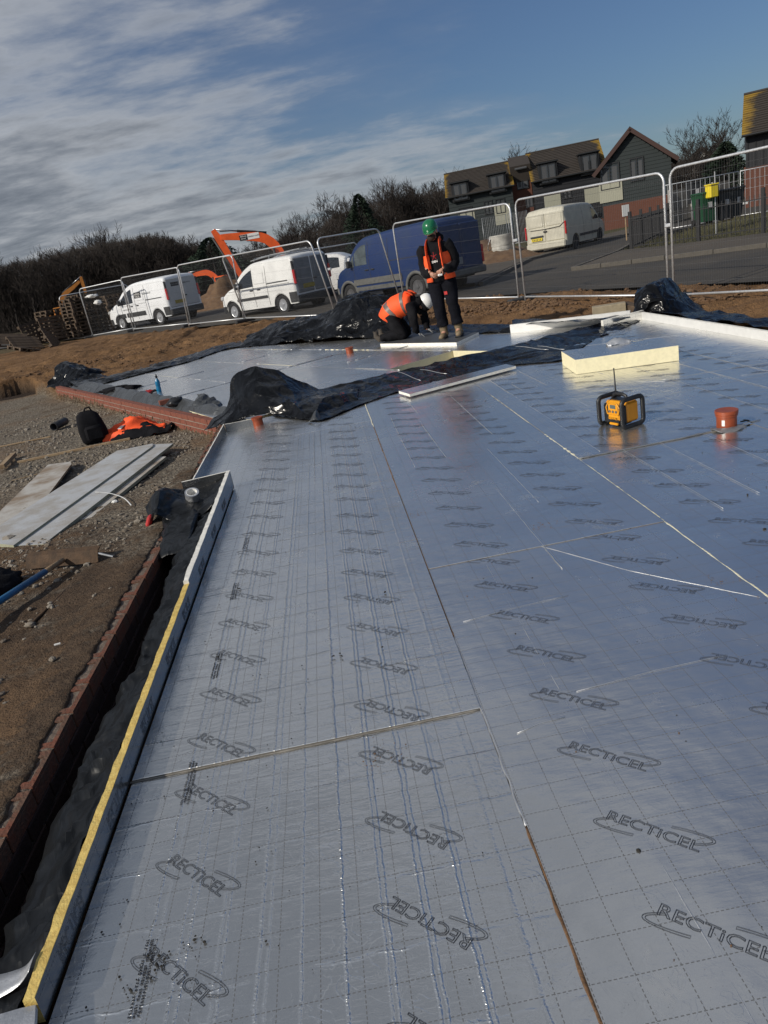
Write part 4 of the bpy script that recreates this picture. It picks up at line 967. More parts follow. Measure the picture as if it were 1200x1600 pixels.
heap('membrane_heap', 'low black membrane fold trailing left of the large glossy heap', [
    [(372, 545, 17.6), (405, 540, 17.2), (440, 534, 16.6), (475, 530, 16.0), (500, 528, 15.6)],
    [(380, 535, 17.9), (415, 525, 17.6), (445, 512, 17.2), (478, 502, 16.9), (510, 500, 16.4)],
    [(385, 525, 18.4), (420, 508, 18.2), (447, 500, 18.), (480, 494, 17.8), (512, 490, 17.4)],
    [(395, 526, 18.9), (425, 512, 18.8), (455, 506, 18.6), (485, 500, 18.4), (512, 496, 18.2)]], 'dpm', .07, 2.2, 19, 8, 8)
# heap in the right corner
heap('membrane_heap', 'tall black membrane heap in the right corner below the fence joint', [
    [(978, 512, 10.2), (992, 506, 10.1), (1010, 500, 10.1), (1030, 500, 10.1), (1060, 502, 10.0), (1095, 502, 9.9), (1135, 500, 9.9)],
    [(983, 498, 10.3), (996, 492, 10.2), (1012, 488, 10.2), (1032, 486, 10.1), (1060, 488, 10.1), (1090, 492, 10.1), (1122, 497, 10.1)],
    [(992, 480, 10.4), (1002, 470, 10.3), (1018, 466, 10.2), (1036, 466, 10.2), (1058, 470, 10.2), (1080, 480, 10.3), (1112, 492, 10.4)],
    [(991, 458, 10.6), (1003, 450, 10.5), (1020, 446, 10.4), (1040, 446, 10.4), (1058, 454, 10.5), (1078, 472, 10.6), (1108, 488, 10.7)],
    [(995, 446, 10.8), (1008, 441, 10.8), (1025, 438, 10.8), (1043, 435, 10.8), (1060, 449, 10.8), (1080, 468, 10.9), (1110, 488, 11.)],
    [(1005, 462, 11.2), (1015, 455, 11.2), (1030, 452, 11.2), (1045, 450, 11.2), (1062, 462, 11.2), (1082, 478, 11.2), (1110, 490, 11.3)]], 'dpm', .05, 3.0, 23, 9, 9)
MB().tube([aty(985, 530, 9.9), aty(985, 508, 9.95)], .02, n=8).build('membrane_tail', M_['blackpl']); tag(bpy.data.objects['membrane_tail'], 'short black strap hanging from the right corner heap', 'strap')
# low membrane lying beside the slanting wall (between wall and far floor)
inn = [(-1.15, 8.7), (-1.9, 10.1), (-2.7, 11.6), (-3.5, 13.1), (-4.3, 14.6), (-5.0, 15.9)]
out = [(-1.42, 8.75), (-2.2, 10.1), (-2.98, 11.5), (-3.8, 12.9), (-4.62, 14.4), (-5.6, 16.1)]
strip('damp_membrane', 'grey plastic lining rolled along the inside of the slanting brick wall', inn, out, mk='silver_dpm', amp=.05, sc=2.6, seed=21, zi=.02, zm=.08, zo=-.02)

# ------------------------------------------------------------------ objects on the floors
# foam offcut block
bx = empty('foam_block', (0, 0, 0), label='thick cream foam insulation block with torn foil top behind the radio', cat='insulation block')
bA, bB, bC, bD = [Vector((at(*p).x, at(*p).y)) for p in ((901, 587), (1061, 567), (975, 540), (886, 558))]
bA = Vector((2.43, 7.24)); bB = Vector((3.37, 6.95)); e = (bB-bA).normalized(); nn = Vector((-e.y, e.x)); bD = bA+Vector((.075, .66)); bC = bB+Vector((.10, .62))
hgt = .155
blk = MB().prism([tuple(p) for p in (bA, bB, bC, bD)], .006, hgt-.002, mi=0).build('foam_body', M_['foam'], bx)
o = board([tuple(bA+Vector((.0, 0))), tuple(bB), tuple(bC), tuple(bC.lerp(bD, .35)+nn*-.05), tuple(bC.lerp(bD, .6)), tuple(bD)], hgt+.001, .003, M_['foil'], bx, lambda x, y: (x, y), name='foil_top')
tq = bD.lerp(bC, .55); 
heap_t = sheet('torn_foil', [[(tq.x-.10, tq.y-.08, hgt), (tq.x, tq.y-.10, hgt+.01), (tq.x+.14, tq.y-.13, hgt)], [(tq.x-.10, tq.y-.02, hgt+.02), (tq.x+.0, tq.y-.03, hgt+.06), (tq.x+.14, tq.y-.07, hgt+.03)], [(tq.x-.08, tq.y+.02, hgt), (tq.x+.02, tq.y+.04, hgt+.03), (tq.x+.16, tq.y-.02, hgt)]], M_['tape'], bx, nu=6, nv=6, amp=.03, sc=12, thick=.001, seed=31)
# thin plank of insulation on the crossing membrane
lb = empty('insulation_strip', (0, 0, 0), label='long thin foil faced strip lying at an angle along the crossing membrane', cat='insulation strip')
pb = [at(623, 611, .05)[:2], at(640, 616, .05)[:2], at(806, 572, .05)[:2], at(790, 569, .05)[:2]]
board([tuple(p) for p in pb], .052, .03, M_['foil'], lb, lambda x, y: (x, y), foam='foamwhite')
# board the workers use
wb = empty('insulation_board', (0, 0, 0), label='loose insulation board with bright white edge under the two workers', cat='insulation board')
pb = [at(594, 537, .05)[:2], at(713, 535, .05)[:2], at(748, 519, .05)[:2], at(628, 521, .05)[:2]]
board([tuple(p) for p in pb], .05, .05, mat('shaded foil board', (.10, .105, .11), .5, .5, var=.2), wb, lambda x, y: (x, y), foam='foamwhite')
BZ = .05
# black offcuts on far floor left
def blob(name, label, cat, c, r, mk, seed, rz=0, bump=.45, n=20, m=12):
    o = MB().ell((0, 0, r[2]*.55), r, n=n, m=m, bump=bump, seed=seed).build(name, M_[mk], smooth=True); o.location = c; o.rotation_euler = (0, 0, rz); return tag(o, label, cat)
p = at(188, 611); blob('black_cloth', 'crumpled black cloth on the far floor beside the slanting wall', 'cloth', (p.x, p.y, .01), (.42, .16, .05), 'blackcloth', 3, -.4, .5)
p = at(228, 617); blob('work_glove', 'dark red work glove near the blue bottle', 'glove', (p.x, p.y, .01), (.14, .07, .04), 'redplastic', 5, .3, .5)
g = bpy.data.objects['work_glove']
for k in range(4):
    MB().tube([(.10+.0*k, -.045+.03*k, .02), (.16, -.06+.038*k, .03), (.20, -.07+.045*k, .015)], [.018, .016, .012], n=6).build('finger', M_['blackcloth'], g, smooth=True)
p = at(249, 613); bt = empty('water_bottle', (p.x, p.y, 0), .3, label='blue plastic drinks bottle standing on the far floor', cat='bottle'); bt.rotation_euler = (0, .08, 0)
MB().lathe([(.036, 0), (.04, .01), (.04, .08), (.034, .10), (.04, .12), (.04, .17), (.032, .20), (.016, .225), (.014, .24)], n=18).build('bottle_body', M_['bottle'], bt, smooth=50)
MB().lathe([(.018, .238), (.019, .24), (.019, .275), (.010, .28), (.009, .30)], n=14).build('cap', M_['blackpl'], bt, smooth=50)
# half brick and bits on the slanting wall
p = at(260, 627, .04); o = brick_mesh(False, 9).build('loose_brick', M_['brick']); o.location = (p.x, p.y, .07); o.rotation_euler = (0, 0, .35); tag(o, 'single dark red brick lying loose beside the slanting brick wall top', 'brick')
p = at(277, 633, .02); blob('black_bag_scrap', 'small black rubber scrap beside the loose brick', 'scrap', (p.x, p.y, .02), (.13, .1, .07), 'blackpl', 8)
# terracotta pipes
def pipe(px, r, h, label, label_sticker=False, tilt=0, cover=True):
    e = empty('drain_pipe', (px[0], px[1], .004), 0, label=label, cat='drain pipe'); e.rotation_euler = (0, tilt, .2)
    MB().lathe([(r*.95, -.03), (r*.95, h*.72), (r*.93, h*.73)], n=32).build('pipe_body', M_['orangepipe'], e, smooth=40)
    MB().lathe([(r*.97, h*.66), (r*1.03, h*.665), (r*1.03, h*.75), (r*1.0, h*.76), (r*1.0, h*.80)], n=32).build('collar', M_['orangepipe'], e, smooth=30)
    MB().lathe([(r*1.0, h*.80), (r*1.08, h*.81), (r*1.09, h*.985), (r*1.04, h), (r*.9, h*.985), (0, h*.985)], n=32).build('end_cap', M_['orangepipe'], e, smooth=30)
    if label_sticker:
        mb = MB(); vs = []
        for a in (-2.75, -2.6, -2.45):
            for z in (h*.18, h*.52): vs.append((r*.965*math.cos(a), r*.965*math.sin(a), z))
        mb.add(vs, [(0, 2, 3, 1), (2, 4, 5, 3)]).build('sticker', M_['paper'], e)
    return e
p1 = pipe((2.545, 4.60), .068, .118, 'large terracotta capped drain pipe with white sticker by the radio', True)
sheet('torn_membrane', [[(-.12, -.09, .004), (-.03, -.13, .006), (.08, -.10, .004)], [(-.13, -.02, .01), (-.04, -.07, .012), (.06, -.06, .01)], [(-.10, .04, .004), (-.06, .0, .01), (.05, .0, .004)]], M_['galvdark'], p1, nu=5, nv=5, amp=.012, sc=14, thick=.001)
blob('dark_gap', 'dark ragged gap in the foil around the large drain pipe', 'gap', (2.60, 4.63, -.002), (.14, .10, .006), 'darksoil', 4, .2, .5)
pp = at(547, 552); pipe((pp.x, pp.y), .065, .10, 'small terracotta pipe stub in the middle of the far floor')
pp = at(404, 664); pipe((pp.x, pp.y), .058, .085, 'terracotta pipe stub at the foot of the tall curled membrane')
# dirt specks and crumbs on the foil
pts = []
for _ in range(420):
    x = rnd.uniform(-.92, 2.6); y = rnd.uniform(.8, 7)
    if rnd.random() < .35: x = rnd.uniform(-.9, -.3); y = rnd.uniform(1.2, 4.2)
    pts.append((x, y, .0135 if (x < .27 and 2.09 < y < 4.55) else .004, rnd.choice((.0012, .0016, .002, .003))*(1 if rnd.random() > .06 else 2.2)))
for cx, cy, n_ in ((-.70, 1.36, 14), (-.62, 1.40, 9), (-.76, 1.31, 8), (-.2, 2.6, 4), (-.22, 2.63, 4)):
    for _ in range(n_): pts.append((cx+rnd.gauss(0, .016), cy+rnd.gauss(0, .016), .004+(.011 if cy > 2.09 else 0), rnd.uniform(.002, .0055)))
tag(scatter('dirt_specks', pts, M_['darksoil']), 'dark soil crumbs scattered on the foil boards', 'dirt')
pts = []
for cx, cy, n_, s in ((.93, 3.55, 40, .035), (1.42, 2.55, 24, .05), (-.08, 1.95, 30, .04), (1.62, 2.55, 8, .01), (.33, 4.1, 20, .03), (.6, 5.4, 16, .05)):
    for _ in range(n_): pts.append((cx+rnd.gauss(0, s), cy+rnd.gauss(0, s), .007, rnd.uniform(.0012, .003)))
for _ in range(30): pts.append((rnd.uniform(.3, 2.5), rnd.uniform(1, 4.5), .005, rnd.uniform(.0015, .003)))
tag(scatter('soil_crumbs', pts, M_['soil']), 'light brown soil crumbs in small smears on the foil boards', 'dirt')

# ------------------------------------------------------------------ radio
rx = Vector((2.03, 5.13)); fr = Vector((-.93, -.36)).normalized()     # towards the front of the radio
ra = math.atan2(fr.y, fr.x)
rad = empty('site_radio', (rx.x, rx.y, .003), ra, label='black and yellow portable site radio with aerial on the foil floor', cat='radio')
# local frame: +x towards the front, y along the width, z up ; width .25, depth .18, height .27
Wd, Dp, Hh = .27, .155, .235
mb = MB(); mb.bbox((0, 0, .112), (Dp*.78, Wd*.70, .185), .03); mb.build('case', M_['blackpl'], rad, smooth=35)
MB().bbox((.012, 0, .122), (Dp*.80, Wd*.50, .155), .02).build('case_shell', M_['yellowplastic'], rad, smooth=35)
def rr_path(w, h, r, z0, n=5):
    pts = []
    for cx, cz, a0 in ((w/2-r, h-r, 0), (-w/2+r, h-r, PI/2), (-w/2+r, r, PI), (w/2-r, r, 1.5*PI)):
        for i in range(n): a = a0+PI/2*i/(n-1); pts.append((cx+r*math.cos(a), z0+cz+r*math.sin(a)))
    return pts
for sy in (-1, 1):        # roll-cage ends
    mb = MB(); mb.tube([(x, sy*(Wd/2-.016), z) for x, z in rr_path(.20, .20, .035, .018)], (.015, .018), n=8, closed=True); mb.build('guard_frame', M_['blackpl'], rad, smooth=True)
    MB().bbox((-.012, sy*(Wd/2-.045), .115), (.115, .045, .150), .014).build('speaker_end', mat('shaded yellow grille', (.62, .25, .010), .5, var=.1), rad, smooth=35)
MB().tube([(0, -.075, .195), (0, -.06, .228), (0, -.03, .238), (0, .03, .238), (0, .06, .228), (0, .075, .195)], (.014, .011), n=8).build('handle', M_['blackpl'], rad, smooth=True)
mb = MB()
hexp = [(-.068, .150), (-.045, .185), (.045, .185), (.068, .150), (.055, .102), (-.055, .102)]
fx = Dp/2*.80+.014
for a, b in zip(hexp, hexp[1:]+hexp[:1]): mb.tube([(fx, a[0], a[1]), (fx, b[0], b[1])], .0045, n=6)
mb.build('display_frame', M_['yellowplastic'], rad)
MB().prism([(y, z) for y, z in hexp], fx-.012, fx-.003, M=Matrix(((0, 0, 1), (1, 0, 0), (0, 1, 0)))).build('display', M_['screen'], rad)
MB().box((fx-.001, 0, .158), (.003, .055, .028)).build('screen', mat('lcd', (.10, .12, .11), .2), rad)
for y in (-.032, 0, .032): MB().lathe([(.0095, 0), (.009, .008), (0, .008)], c=(fx-.004, y, .122), axis='X', n=14).build('knob', M_['trimgrey'], rad, smooth=40)
MB().bbox((fx-.012, 0, .060), (.02, .10, .05), .006).build('lower_panel', M_['blackpl'], rad)
lg = text_mesh('DEWALT', .024, extrude=.0006, bold=.0006); lg.materials.append(M_['yellowplastic']); o = link('lettering', lg, rad); o.matrix_local = Matrix.Translation((fx-.0005, 0, .070)) @ Matrix(((0, 0, 1, 0), (1, 0, 0, 0), (0, 1, 0, 0), (0, 0, 0, 1)))
MB().bbox((fx-.006, 0, .030), (.022, .085, .018), .005).build('latch', M_['yellowplastic'], rad)
for y in (-.085, .085): MB().bbox((fx-.022, y, .10), (.035, .045, .15), .012).build('corner_guard', M_['blackpl'], rad, smooth=35)
MB().tube([(-.035, -.078, .19), (-.037, -.080, .24), (-.040, -.086, .415)], [.008, .006, .0045], n=8).build('aerial', M_['blackpl'], rad, smooth=True)
for sx in (-1, 1):
    for sy in (-1, 1): MB().bbox((sx*.06, sy*.10, .009), (.035, .03, .018), .004).build('foot', M_['blackpl'], rad)

# ------------------------------------------------------------------ things lying in the yard
def gy(x, y): return gz(x, y, False)+.004
def plank(name, label, cat, pts, z, th, m, edge, ang=None, tiltz=(0, 0), uvm=True, parent=None):
    """flat board: four (x,y) corners"""
    n = len(pts); zs = [z+th+(tiltz[0] if i in (0, n-1) else tiltz[1]) for i in range(n)]
    cx = sum(p[0] for p in pts)/n; cy = sum(p[1] for p in pts)/n
    vs = [(p[0]-cx, p[1]-cy, q-th) for p, q in zip(pts, zs)]+[(p[0]-cx, p[1]-cy, q) for p, q in zip(pts, zs)]
    ar = sum(pts[i][0]*pts[(i+1) % n][1]-pts[(i+1) % n][0]*pts[i][1] for i in range(n))
    fs = [tuple(range(n)), tuple(range(n, 2*n))]+[(i, (i+1) % n, n+(i+1) % n, n+i) for i in range(n)]
    me = bpy.data.meshes.new(name); me.from_pydata(vs, [], fs); me.materials.append(m); me.materials.append(edge)
    for i, p in enumerate(me.polygons): p.material_index = 0 if i == 1 else 1
    bm = bmesh.new(); bm.from_mesh(me); bmesh.ops.recalc_face_normals(bm, faces=bm.faces); bm.to_mesh(me); bm.free()
    ul = me.uv_layers.new(name='UVMap')
    for lp in me.loops: v = me.vertices[lp.vertex_index].co; ul.data[lp.index].uv = (v.x*.5+v.y*.87+5.03, v.x*.87-v.y*.5+5.04)
    o = link(name, me, parent); o.location = (cx, cy, 0); return tag(o, label, cat) if label else o
M_['whiteboard'] = mat('dusty white foil board', (.46, .47, .48), .6, .1, var=.10, vs=5, col2=(.36, .34, .31), bump=.2, bs=30)
M_['whiteboard2'] = mat('muddy white board', (.44, .42, .385), .7, col2=(.24, .18, .125), vs=3.2, bump=.3, bs=30)
M_['greenfoam'] = mat('pale green foam edge', (.33, .33, .235), .85, var=.15, vs=20, bump=.4, bs=100)
def yat(u, v, h=.0):
    z = -.15
    for _ in range(30): p = at(u, v, z+h); z = gy(p.x, p.y) if p.x < -1.38 else -.05
    return (p.x, p.y)
q = lambda *uv: [yat(*a) for a in uv]
plank('insulation_offcut', 'broad pale board on top of the pile, running up from the left edge', 'insulation board', q((0, 853), (0, 828), (187, 719), (243, 708), (243, 712), (22, 855)), -.16, .03, M_['whiteboard'], M_['greenfoam'])
bpy.data.objects['insulation_offcut'].location.z = .035
p_ = plank('insulation_offcut', 'long narrow pale board in the pile, nearer the brick wall', 'insulation board', q((22, 853), (68, 850), (274, 706), (240, 707), (130, 780)), -.17, .028, M_['whiteboard'], M_['greenfoam'])
p_.location.z = .03
p_ = plank('insulation_offcut', 'lower narrow board directly under the long pale board', 'insulation board', q((20, 859), (70, 859), (262, 722), (228, 722)), -.17, .028, M_['whiteboard2'], M_['greenfoam'])
plank('insulation_offcut', 'muddy brown stained board pointing up at the left of the pile', 'insulation board', q((-40, 850), (20, 842), (115, 735), (113, 731), (78, 735), (0, 802), (-40, 835)), -.16, .022, M_['whiteboard2'], M_['woodlight'])
# timber battens
def batten(label, a, b, w, h, mk, z=.0):
    a = Vector((*a, gy(*a)+z+h/2)); b = Vector((*b, gy(*b)+z+h/2)); d = b-a; mb = MB()
    M = d.to_track_quat('X', 'Z').to_matrix(); mb.bbox((0, 0, 0), (d.length, w, h), .003); o = mb.build('timber_batten', M_[mk]); o.matrix_world = Matrix.Translation((a+b)/2) @ M.to_4x4(); return tag(o, label, 'timber')
batten('long pale timber batten lying below the black backpack', yat(28, 724), yat(204, 687), .035, .03, 'woodlight')
batten('thin broken batten at the left edge above the long one', yat(-20, 703), yat(80, 683), .022, .02, 'woodlight')
batten('short thick timber offcut propped by the left edge', yat(5, 736), yat(24, 716), .07, .05, 'woodlight', .03)
batten('thin pale stick lying on the gravel above the muddy board', yat(18, 752), yat(60, 741), .012, .01, 'woodlight')
# black pipe piece
a = Vector((*yat(86, 674), gy(-4.4, 11.5)+.07)); b = a+Vector((.05, .42, .0))
o = MB().tube([a, a.lerp(b, .5), b], .062, n=20, cap=False).build('black_pipe', M_['trim'], smooth=40); md = o.modifiers.new('wall', 'SOLIDIFY'); md.thickness = .006; tag(o, 'short black plastic pipe length lying alone on the gravel', 'pipe')
# backpack
p = yat(152, 690); bz = gy(*p); bp = empty('backpack', (p[0], p[1], bz), .35, label='black backpack standing on the gravel beside the orange vest', cat='backpack')
rings = []
for t, w, d, z in ((0, .15, .10, 0), (.05, .175, .125, .03), (.3, .18, .135, .15), (.6, .165, .12, .28), (.85, .135, .09, .38), (1, .07, .05, .43)):
    rings.append([Vector((w*math.copysign(abs(math.cos(a))**.6, math.cos(a))*(1+.05*nz((a, z*5, 1), 2, 2))-.03*t, d*math.copysign(abs(math.sin(a))**.6, math.sin(a)), z+.01*nz((a, z, 0), 2, 2))) for a in [2*PI*k/24 for k in range(24)]])
MB().loft(rings).build('bag_body', M_['blackcloth'], bp, smooth=True)
MB().bbox((0, -.13, .14), (.24, .07, .20), .03).build('front_pocket', M_['blackcloth'], bp, smooth=40)
MB().tube([(-.05, .0, .42), (-.02, 0, .47), (.03, 0, .47), (.05, 0, .41)], .012, n=6).build('carry_loop', M_['blackcloth'], bp, smooth=True)
for sx in (-.09, .09): MB().tube([(sx, .12, .36), (sx*1.3, .17, .25), (sx*1.4, .15, .08)], (.02, .008), n=6).build('shoulder_strap', M_['blackcloth'], bp, smooth=True)
# orange vest in a heap
def yheap(name, label, cat, c, rows, mk, amp, sc, seed):
    o = sheet(name, [[(c[0]+x, c[1]+y, gy(*c)+z) for x, y, z in r] for r in rows], M_[mk], nu=7, nv=7, amp=amp, sc=sc, thick=.004, seed=seed); return tag(o, label, cat)
c = yat(205, 680)
ve = yheap('hi_vis_jacket', 'orange and black hi-vis jacket dropped in a heap on the gravel', 'jacket', c, [[(-.35, -.22, 0), (-.1, -.25, .02), (.15, -.22, .0), (.5, -.2, .0)], [(-.34, -.05, .10), (-.1, -.06, .16), (.15, -.05, .12), (.5, -.05, .06)], [(-.30, .1, .12), (-.05, .12, .20), (.2, .10, .2), (.45, .08, .08)], [(-.25, .25, .0), (0, .26, .02), (.25, .26, .04), (.4, .2, .0)]], 'hivis', .09, 5, 41)
sheet('black_lining', [[(c[0]+x, c[1]+y, gy(*c)+z) for x, y, z in r] for r in [[(-.2, -.32, 0), (.1, -.33, .01), (.55, -.28, 0)], [(-.2, -.2, .06), (.15, -.18, .10), (.6, -.12, .05)], [(0, -.1, .08), (.2, .0, .13), (.62, .05, .04)]]], M_['blackcloth'], ve, nu=7, nv=7, amp=.06, sc=6, thick=.004, seed=42)
sheet('reflective_band', [[(c[0]+x, c[1]+y, gy(*c)+z) for x, y, z in r] for r in [[(-.12, -.12, .14), (-.02, .02, .19), (.02, .15, .16)], [(-.06, -.14, .14), (.04, .0, .195), (.08, .13, .16)]]], M_['galvdark'], ve, nu=6, nv=3, amp=.02, sc=6, thick=.003, seed=43)
# shovel-like rusty channel with blue handle (a broad rake head) and a bar
hd = empty('squeegee_rake', (0, 0, 0), label='broad rusty metal rake with long blue handle lying at the left', cat='rake')
a = Vector((*yat(47, 888), gy(-2.4, 4.8)+.05)); b = Vector((*yat(158, 875), gy(-1.9, 4.8)+.05)); d = (b-a); n_ = Vector((-d.y, d.x, 0)).normalized()
rings = []
for t in (0, .04, .5, .9, .97, 1): 
    c0 = a.lerp(b, t); k = .9 if t in (0, 1) else 1
    rings.append([c0+n_*x*k+Vector((0, 0, z*k)) for x, z in ((-.035, -.045), (-.02, .0), (.0, .035), (.035, .05), (.038, .045), (.004, .028), (-.015, -.004), (-.03, -.047))])
MB().loft(rings).build('rake_head', M_['rust'], hd, smooth=30)
h0 = Vector((*yat(103, 888), gy(-2.1, 4.7)+.06)); h1 = Vector((*yat(-60, 1010), gy(-2.3, 3.7)+.10))
MB().tube([h0, h0.lerp(h1, .25)], [.017, .019], n=12).build('worn_ferrule', M_['woodlight'], hd, smooth=True)
MB().tube([h0.lerp(h1, .2), h1], .0205, n=12).build('handle', M_['bluepipe'], hd, smooth=True)
MB().tube([b+Vector((-.01, 0, .01)), b+Vector((.09, -.02, -.03))], .008, n=6).build('tine', M_['galvdark'], hd)
o = MB().tube([Vector((*yat(128, 893), gy(-2, 4.7)+.012)), Vector((*yat(48, 978), gy(-2, 4)+.012))], .0095, n=8).build('steel_bar', M_['rust'], smooth=True); tag(o, 'thin rusty steel bar lying beside the blue handle', 'bar')
c = yat(48, 979); blob('concrete_lump', 'pale concrete lump at the near end of the thin bar', 'stone', (c[0], c[1], gy(*c)+.004), (.03, .02, .014), 'stone', 11)
# black bag at the far left
c = yat(4, 925); o = MB().ell((0, 0, .03), (.17, .24, .10), n=32, m=20, bump=.22, seed=6).build('black_sack', M_['blackcloth'], smooth=True); o.location = (c[0]-.09, c[1], gy(*c)); o.rotation_euler = (0, 0, -.5); tag(o, 'black plastic sack at the left edge beside the blue handle', 'sack')
# white strap and chips
mb = MB(); P = [yat(152, 778), yat(175, 778), yat(195, 783), yat(206, 792)]; P = catmull([Vector((x, y, gy(x, y)+.06-.015*i)) for i, (x, y) in enumerate(P)], 6)
tag(mb.tube(P, (.006, .0015), n=6).build('white_strap', M_['whitestrap'], smooth=True), 'curled white plastic strap on the boards', 'strap')
c = yat(180, 785); blob('foam_chip', 'white foam chip on the earth below the curled strap', 'foam chip', (c[0], c[1], gy(*c)), (.028, .018, .014), 'whitestrap', 3)
c = yat(83, 1032); blob('grey_stone', 'larger grey stone alone on the brown earth near the brick wall', 'stone', (c[0], c[1], gy(*c)), (.016, .014, .012), 'stone', 5)
c = yat(90, 1008); o = MB().box((0, 0, .004), (.03, .008, .006)).build('plaster_chip', M_['paper']); o.location = (c[0], c[1], gy(*c)+.002); o.rotation_euler = (0, 0, .2); tag(o, 'small white chip on the brown earth near the brick wall', 'chip')
# buff blocks on the spoil bank
def blockat(u, v, y, rz, dims, label, tilt=0, mk='block'):
    p = aty(u, v, y); o = MB().bbox((0, 0, dims[2]/2), dims, .008).build('concrete_block', M_[mk]); o.location = (p.x, p.y, p.z); o.rotation_euler = (tilt, 0, rz); return tag(o, label, 'concrete block')
blockat(952, 490, 11.3, -.35, (.50, .24, .14), 'pale buff concrete block on the earth left of the corner heap')
blockat(985, 489, 11.2, .5, (.2, .3, .14), 'darker buff concrete block leaning against the corner heap', .2, 'wood')
blockat(950, 487, 11.8, -.2, (.46, .25, .10), 'second buff block half buried behind the pale one', .1)
# ------------------------------------------------------------------ fence panels
def fence_panel(A, B, lean, label, feet=True, h=1.95, back=False):
    """temporary mesh panel from A to B (bottom corners, world points); lean = top offset"""
    A = Vector(A); B = Vector(B); w = (B-A).length; d = (B-A).normalized(); up = (Vector((0, 0, h))+Vector(lean)).normalized()*h
    root = empty('mesh_fence', A, 0, label=label, cat='fence panel', group='temporary mesh fence panels around the site')
    P = lambda s, t: d*(s*w)+up*t
    r = .021; cr = .16; cx = cr/w; cz = cr/h; loop = []
    path = [P(0, -.04), P(0, 1-cz)]+[P(cx*(1-math.cos(a)), 1-cz+cz*math.sin(a)) for a in (.4, .8, 1.2)]+[P(cx, 1), P(1-cx, 1)]+[P(1-cx*(1-math.cos(a)), 1-cz+cz*math.sin(a)) for a in (1.2, .8, .4)]+[P(1, 1-cz), P(1, -.04)]
    MB().tube(path, r, n=8).build('frame', M_['galv'], root, smooth=True)
    MB().tube([P(0, .0), P(1, .0)], r*.9, n=8).build('bottom_rail', M_['galv'], root, smooth=True)
    mb = MB(); n = int(w/.042); wr = .0012
    for i in range(1, n):
        s = i/n; top = 1 if cx < s < 1-cx else 1-cz*.4
        mb.tube([P(s, 0), P(s, top)], wr, n=3, cap=False)
    for t in (.10, .245, .39, .53, .67, .81, .93): mb.tube([P(0, t), P(1, t)], wr*1.5, n=3, cap=False)
    mb.build('wire_mesh', M_['mesh'], root)
    return root, A, B, up
FP = [((-9.94, 33.27, .37), (-7.77, 32.04, .39), 'leftmost panel by the pallets'), ((-7.45, 30.3, .42), (-4.74, 27.7, .34), 'panel in front of the lettered white van'),
      ((-4.62, 26.5, .37), (-2.50, 24.4, .32), 'panel between the two white vans'), ((-2.42, 24.3, .32), (.36, 20.0, .19), 'panel in front of the plain white van'),
      ((.50, 19.5, .19), (2.22, 20.9, .20), 'panel in front of the white car'), ((2.27, 20.4, .21), (4.36, 16.4, .06), 'panel in front of the blue van behind the standing man'),
      ((4.38, 15.95, .08), (5.90, 12.45, -.03), 'panel in front of the pale van parked down the side road'), ((5.86, 12.17, -.01), (7.35, 9.0, -.02), 'rightmost panel in front of the wheelie bins')]
tops = [(2.0, 0), ]
for i, (a, b, lb) in enumerate(FP):
    ln = [(.0, 0, 0), (.06, 0, 0), (.1, 0, 0), (-.02, 0, 0), (-.28, 0, 0), (.02, 0, 0), (.0, 0, 0), (.01, 0, 0)][i]
    if i == 3: ln = (-.30, 0, 0)
    fence_panel(a, b, ln, 'galvanised mesh fence '+lb)
fb = mat('recycled rubber fence foot', (.03, .03, .032), .9, var=.3)
for i, (x, y, z, where) in enumerate([(-7.6, 31.2, .32, 'by the lettered white van'), (-4.68, 27.2, .27, 'between the white vans'), (-2.46, 24.3, .22, 'by the plain white van nose'), (.42, 19.8, .10, 'by the plain white van rear'), (2.25, 20.6, .11, 'by the blue van'), (4.37, 16.2, -.03, 'right of the standing man'), (5.9, 12.3, -.12, 'behind the corner heap'), (-9.98, 33.3, .29, 'at the leftmost panel')]):
    t = MB(); t.bbox((0, 0, .055), (.66, .22, .11), .025)
    o = t.build('ballast_block', fb); o.location = (x, y, z-.015); o.rotation_euler = (0, 0, rnd.uniform(.2, .7)); tag(o, 'black rubber fence foot '+where, 'ballast block', 'rubber ballast blocks under the mesh fences')
    MB().lathe([(.03, .11), (.03, .13), (.02, .13), (.02, .11)], n=10).build('socket', M_['galvdark'], o)
for x, y, z, w_ in ((-2.46, 24.35, 1.3, 'beside the plain white van'), (.42, 19.75, 1.35, 'above the large glossy heap'), (4.37, 16.2, 1.25, 'right of the standing man'), (5.88, 12.3, 1.1, 'above the corner heap')):
    o = MB().bbox((0, 0, 0), (.13, .05, .06), .01).build('steel_coupler', M_['galv']); o.location = (x, y, z); o.rotation_euler = (0, 0, -1); tag(o, 'steel coupler clip joining fence panels '+w_, 'coupler', 'steel couplers joining the mesh fences')
# second line of mesh panels on the far side of the vans
fence_panel((-1.2, 27.8, .12), (1.9, 29.8, .1), (-.05, 0, 0), 'low mesh panel behind the plain white van roof')
fence_panel((-11.9, 36.5, .3), (-9.0, 37.8, .3), (0, 0, 0), 'mesh panel seen through the leftmost panel behind the pallets')

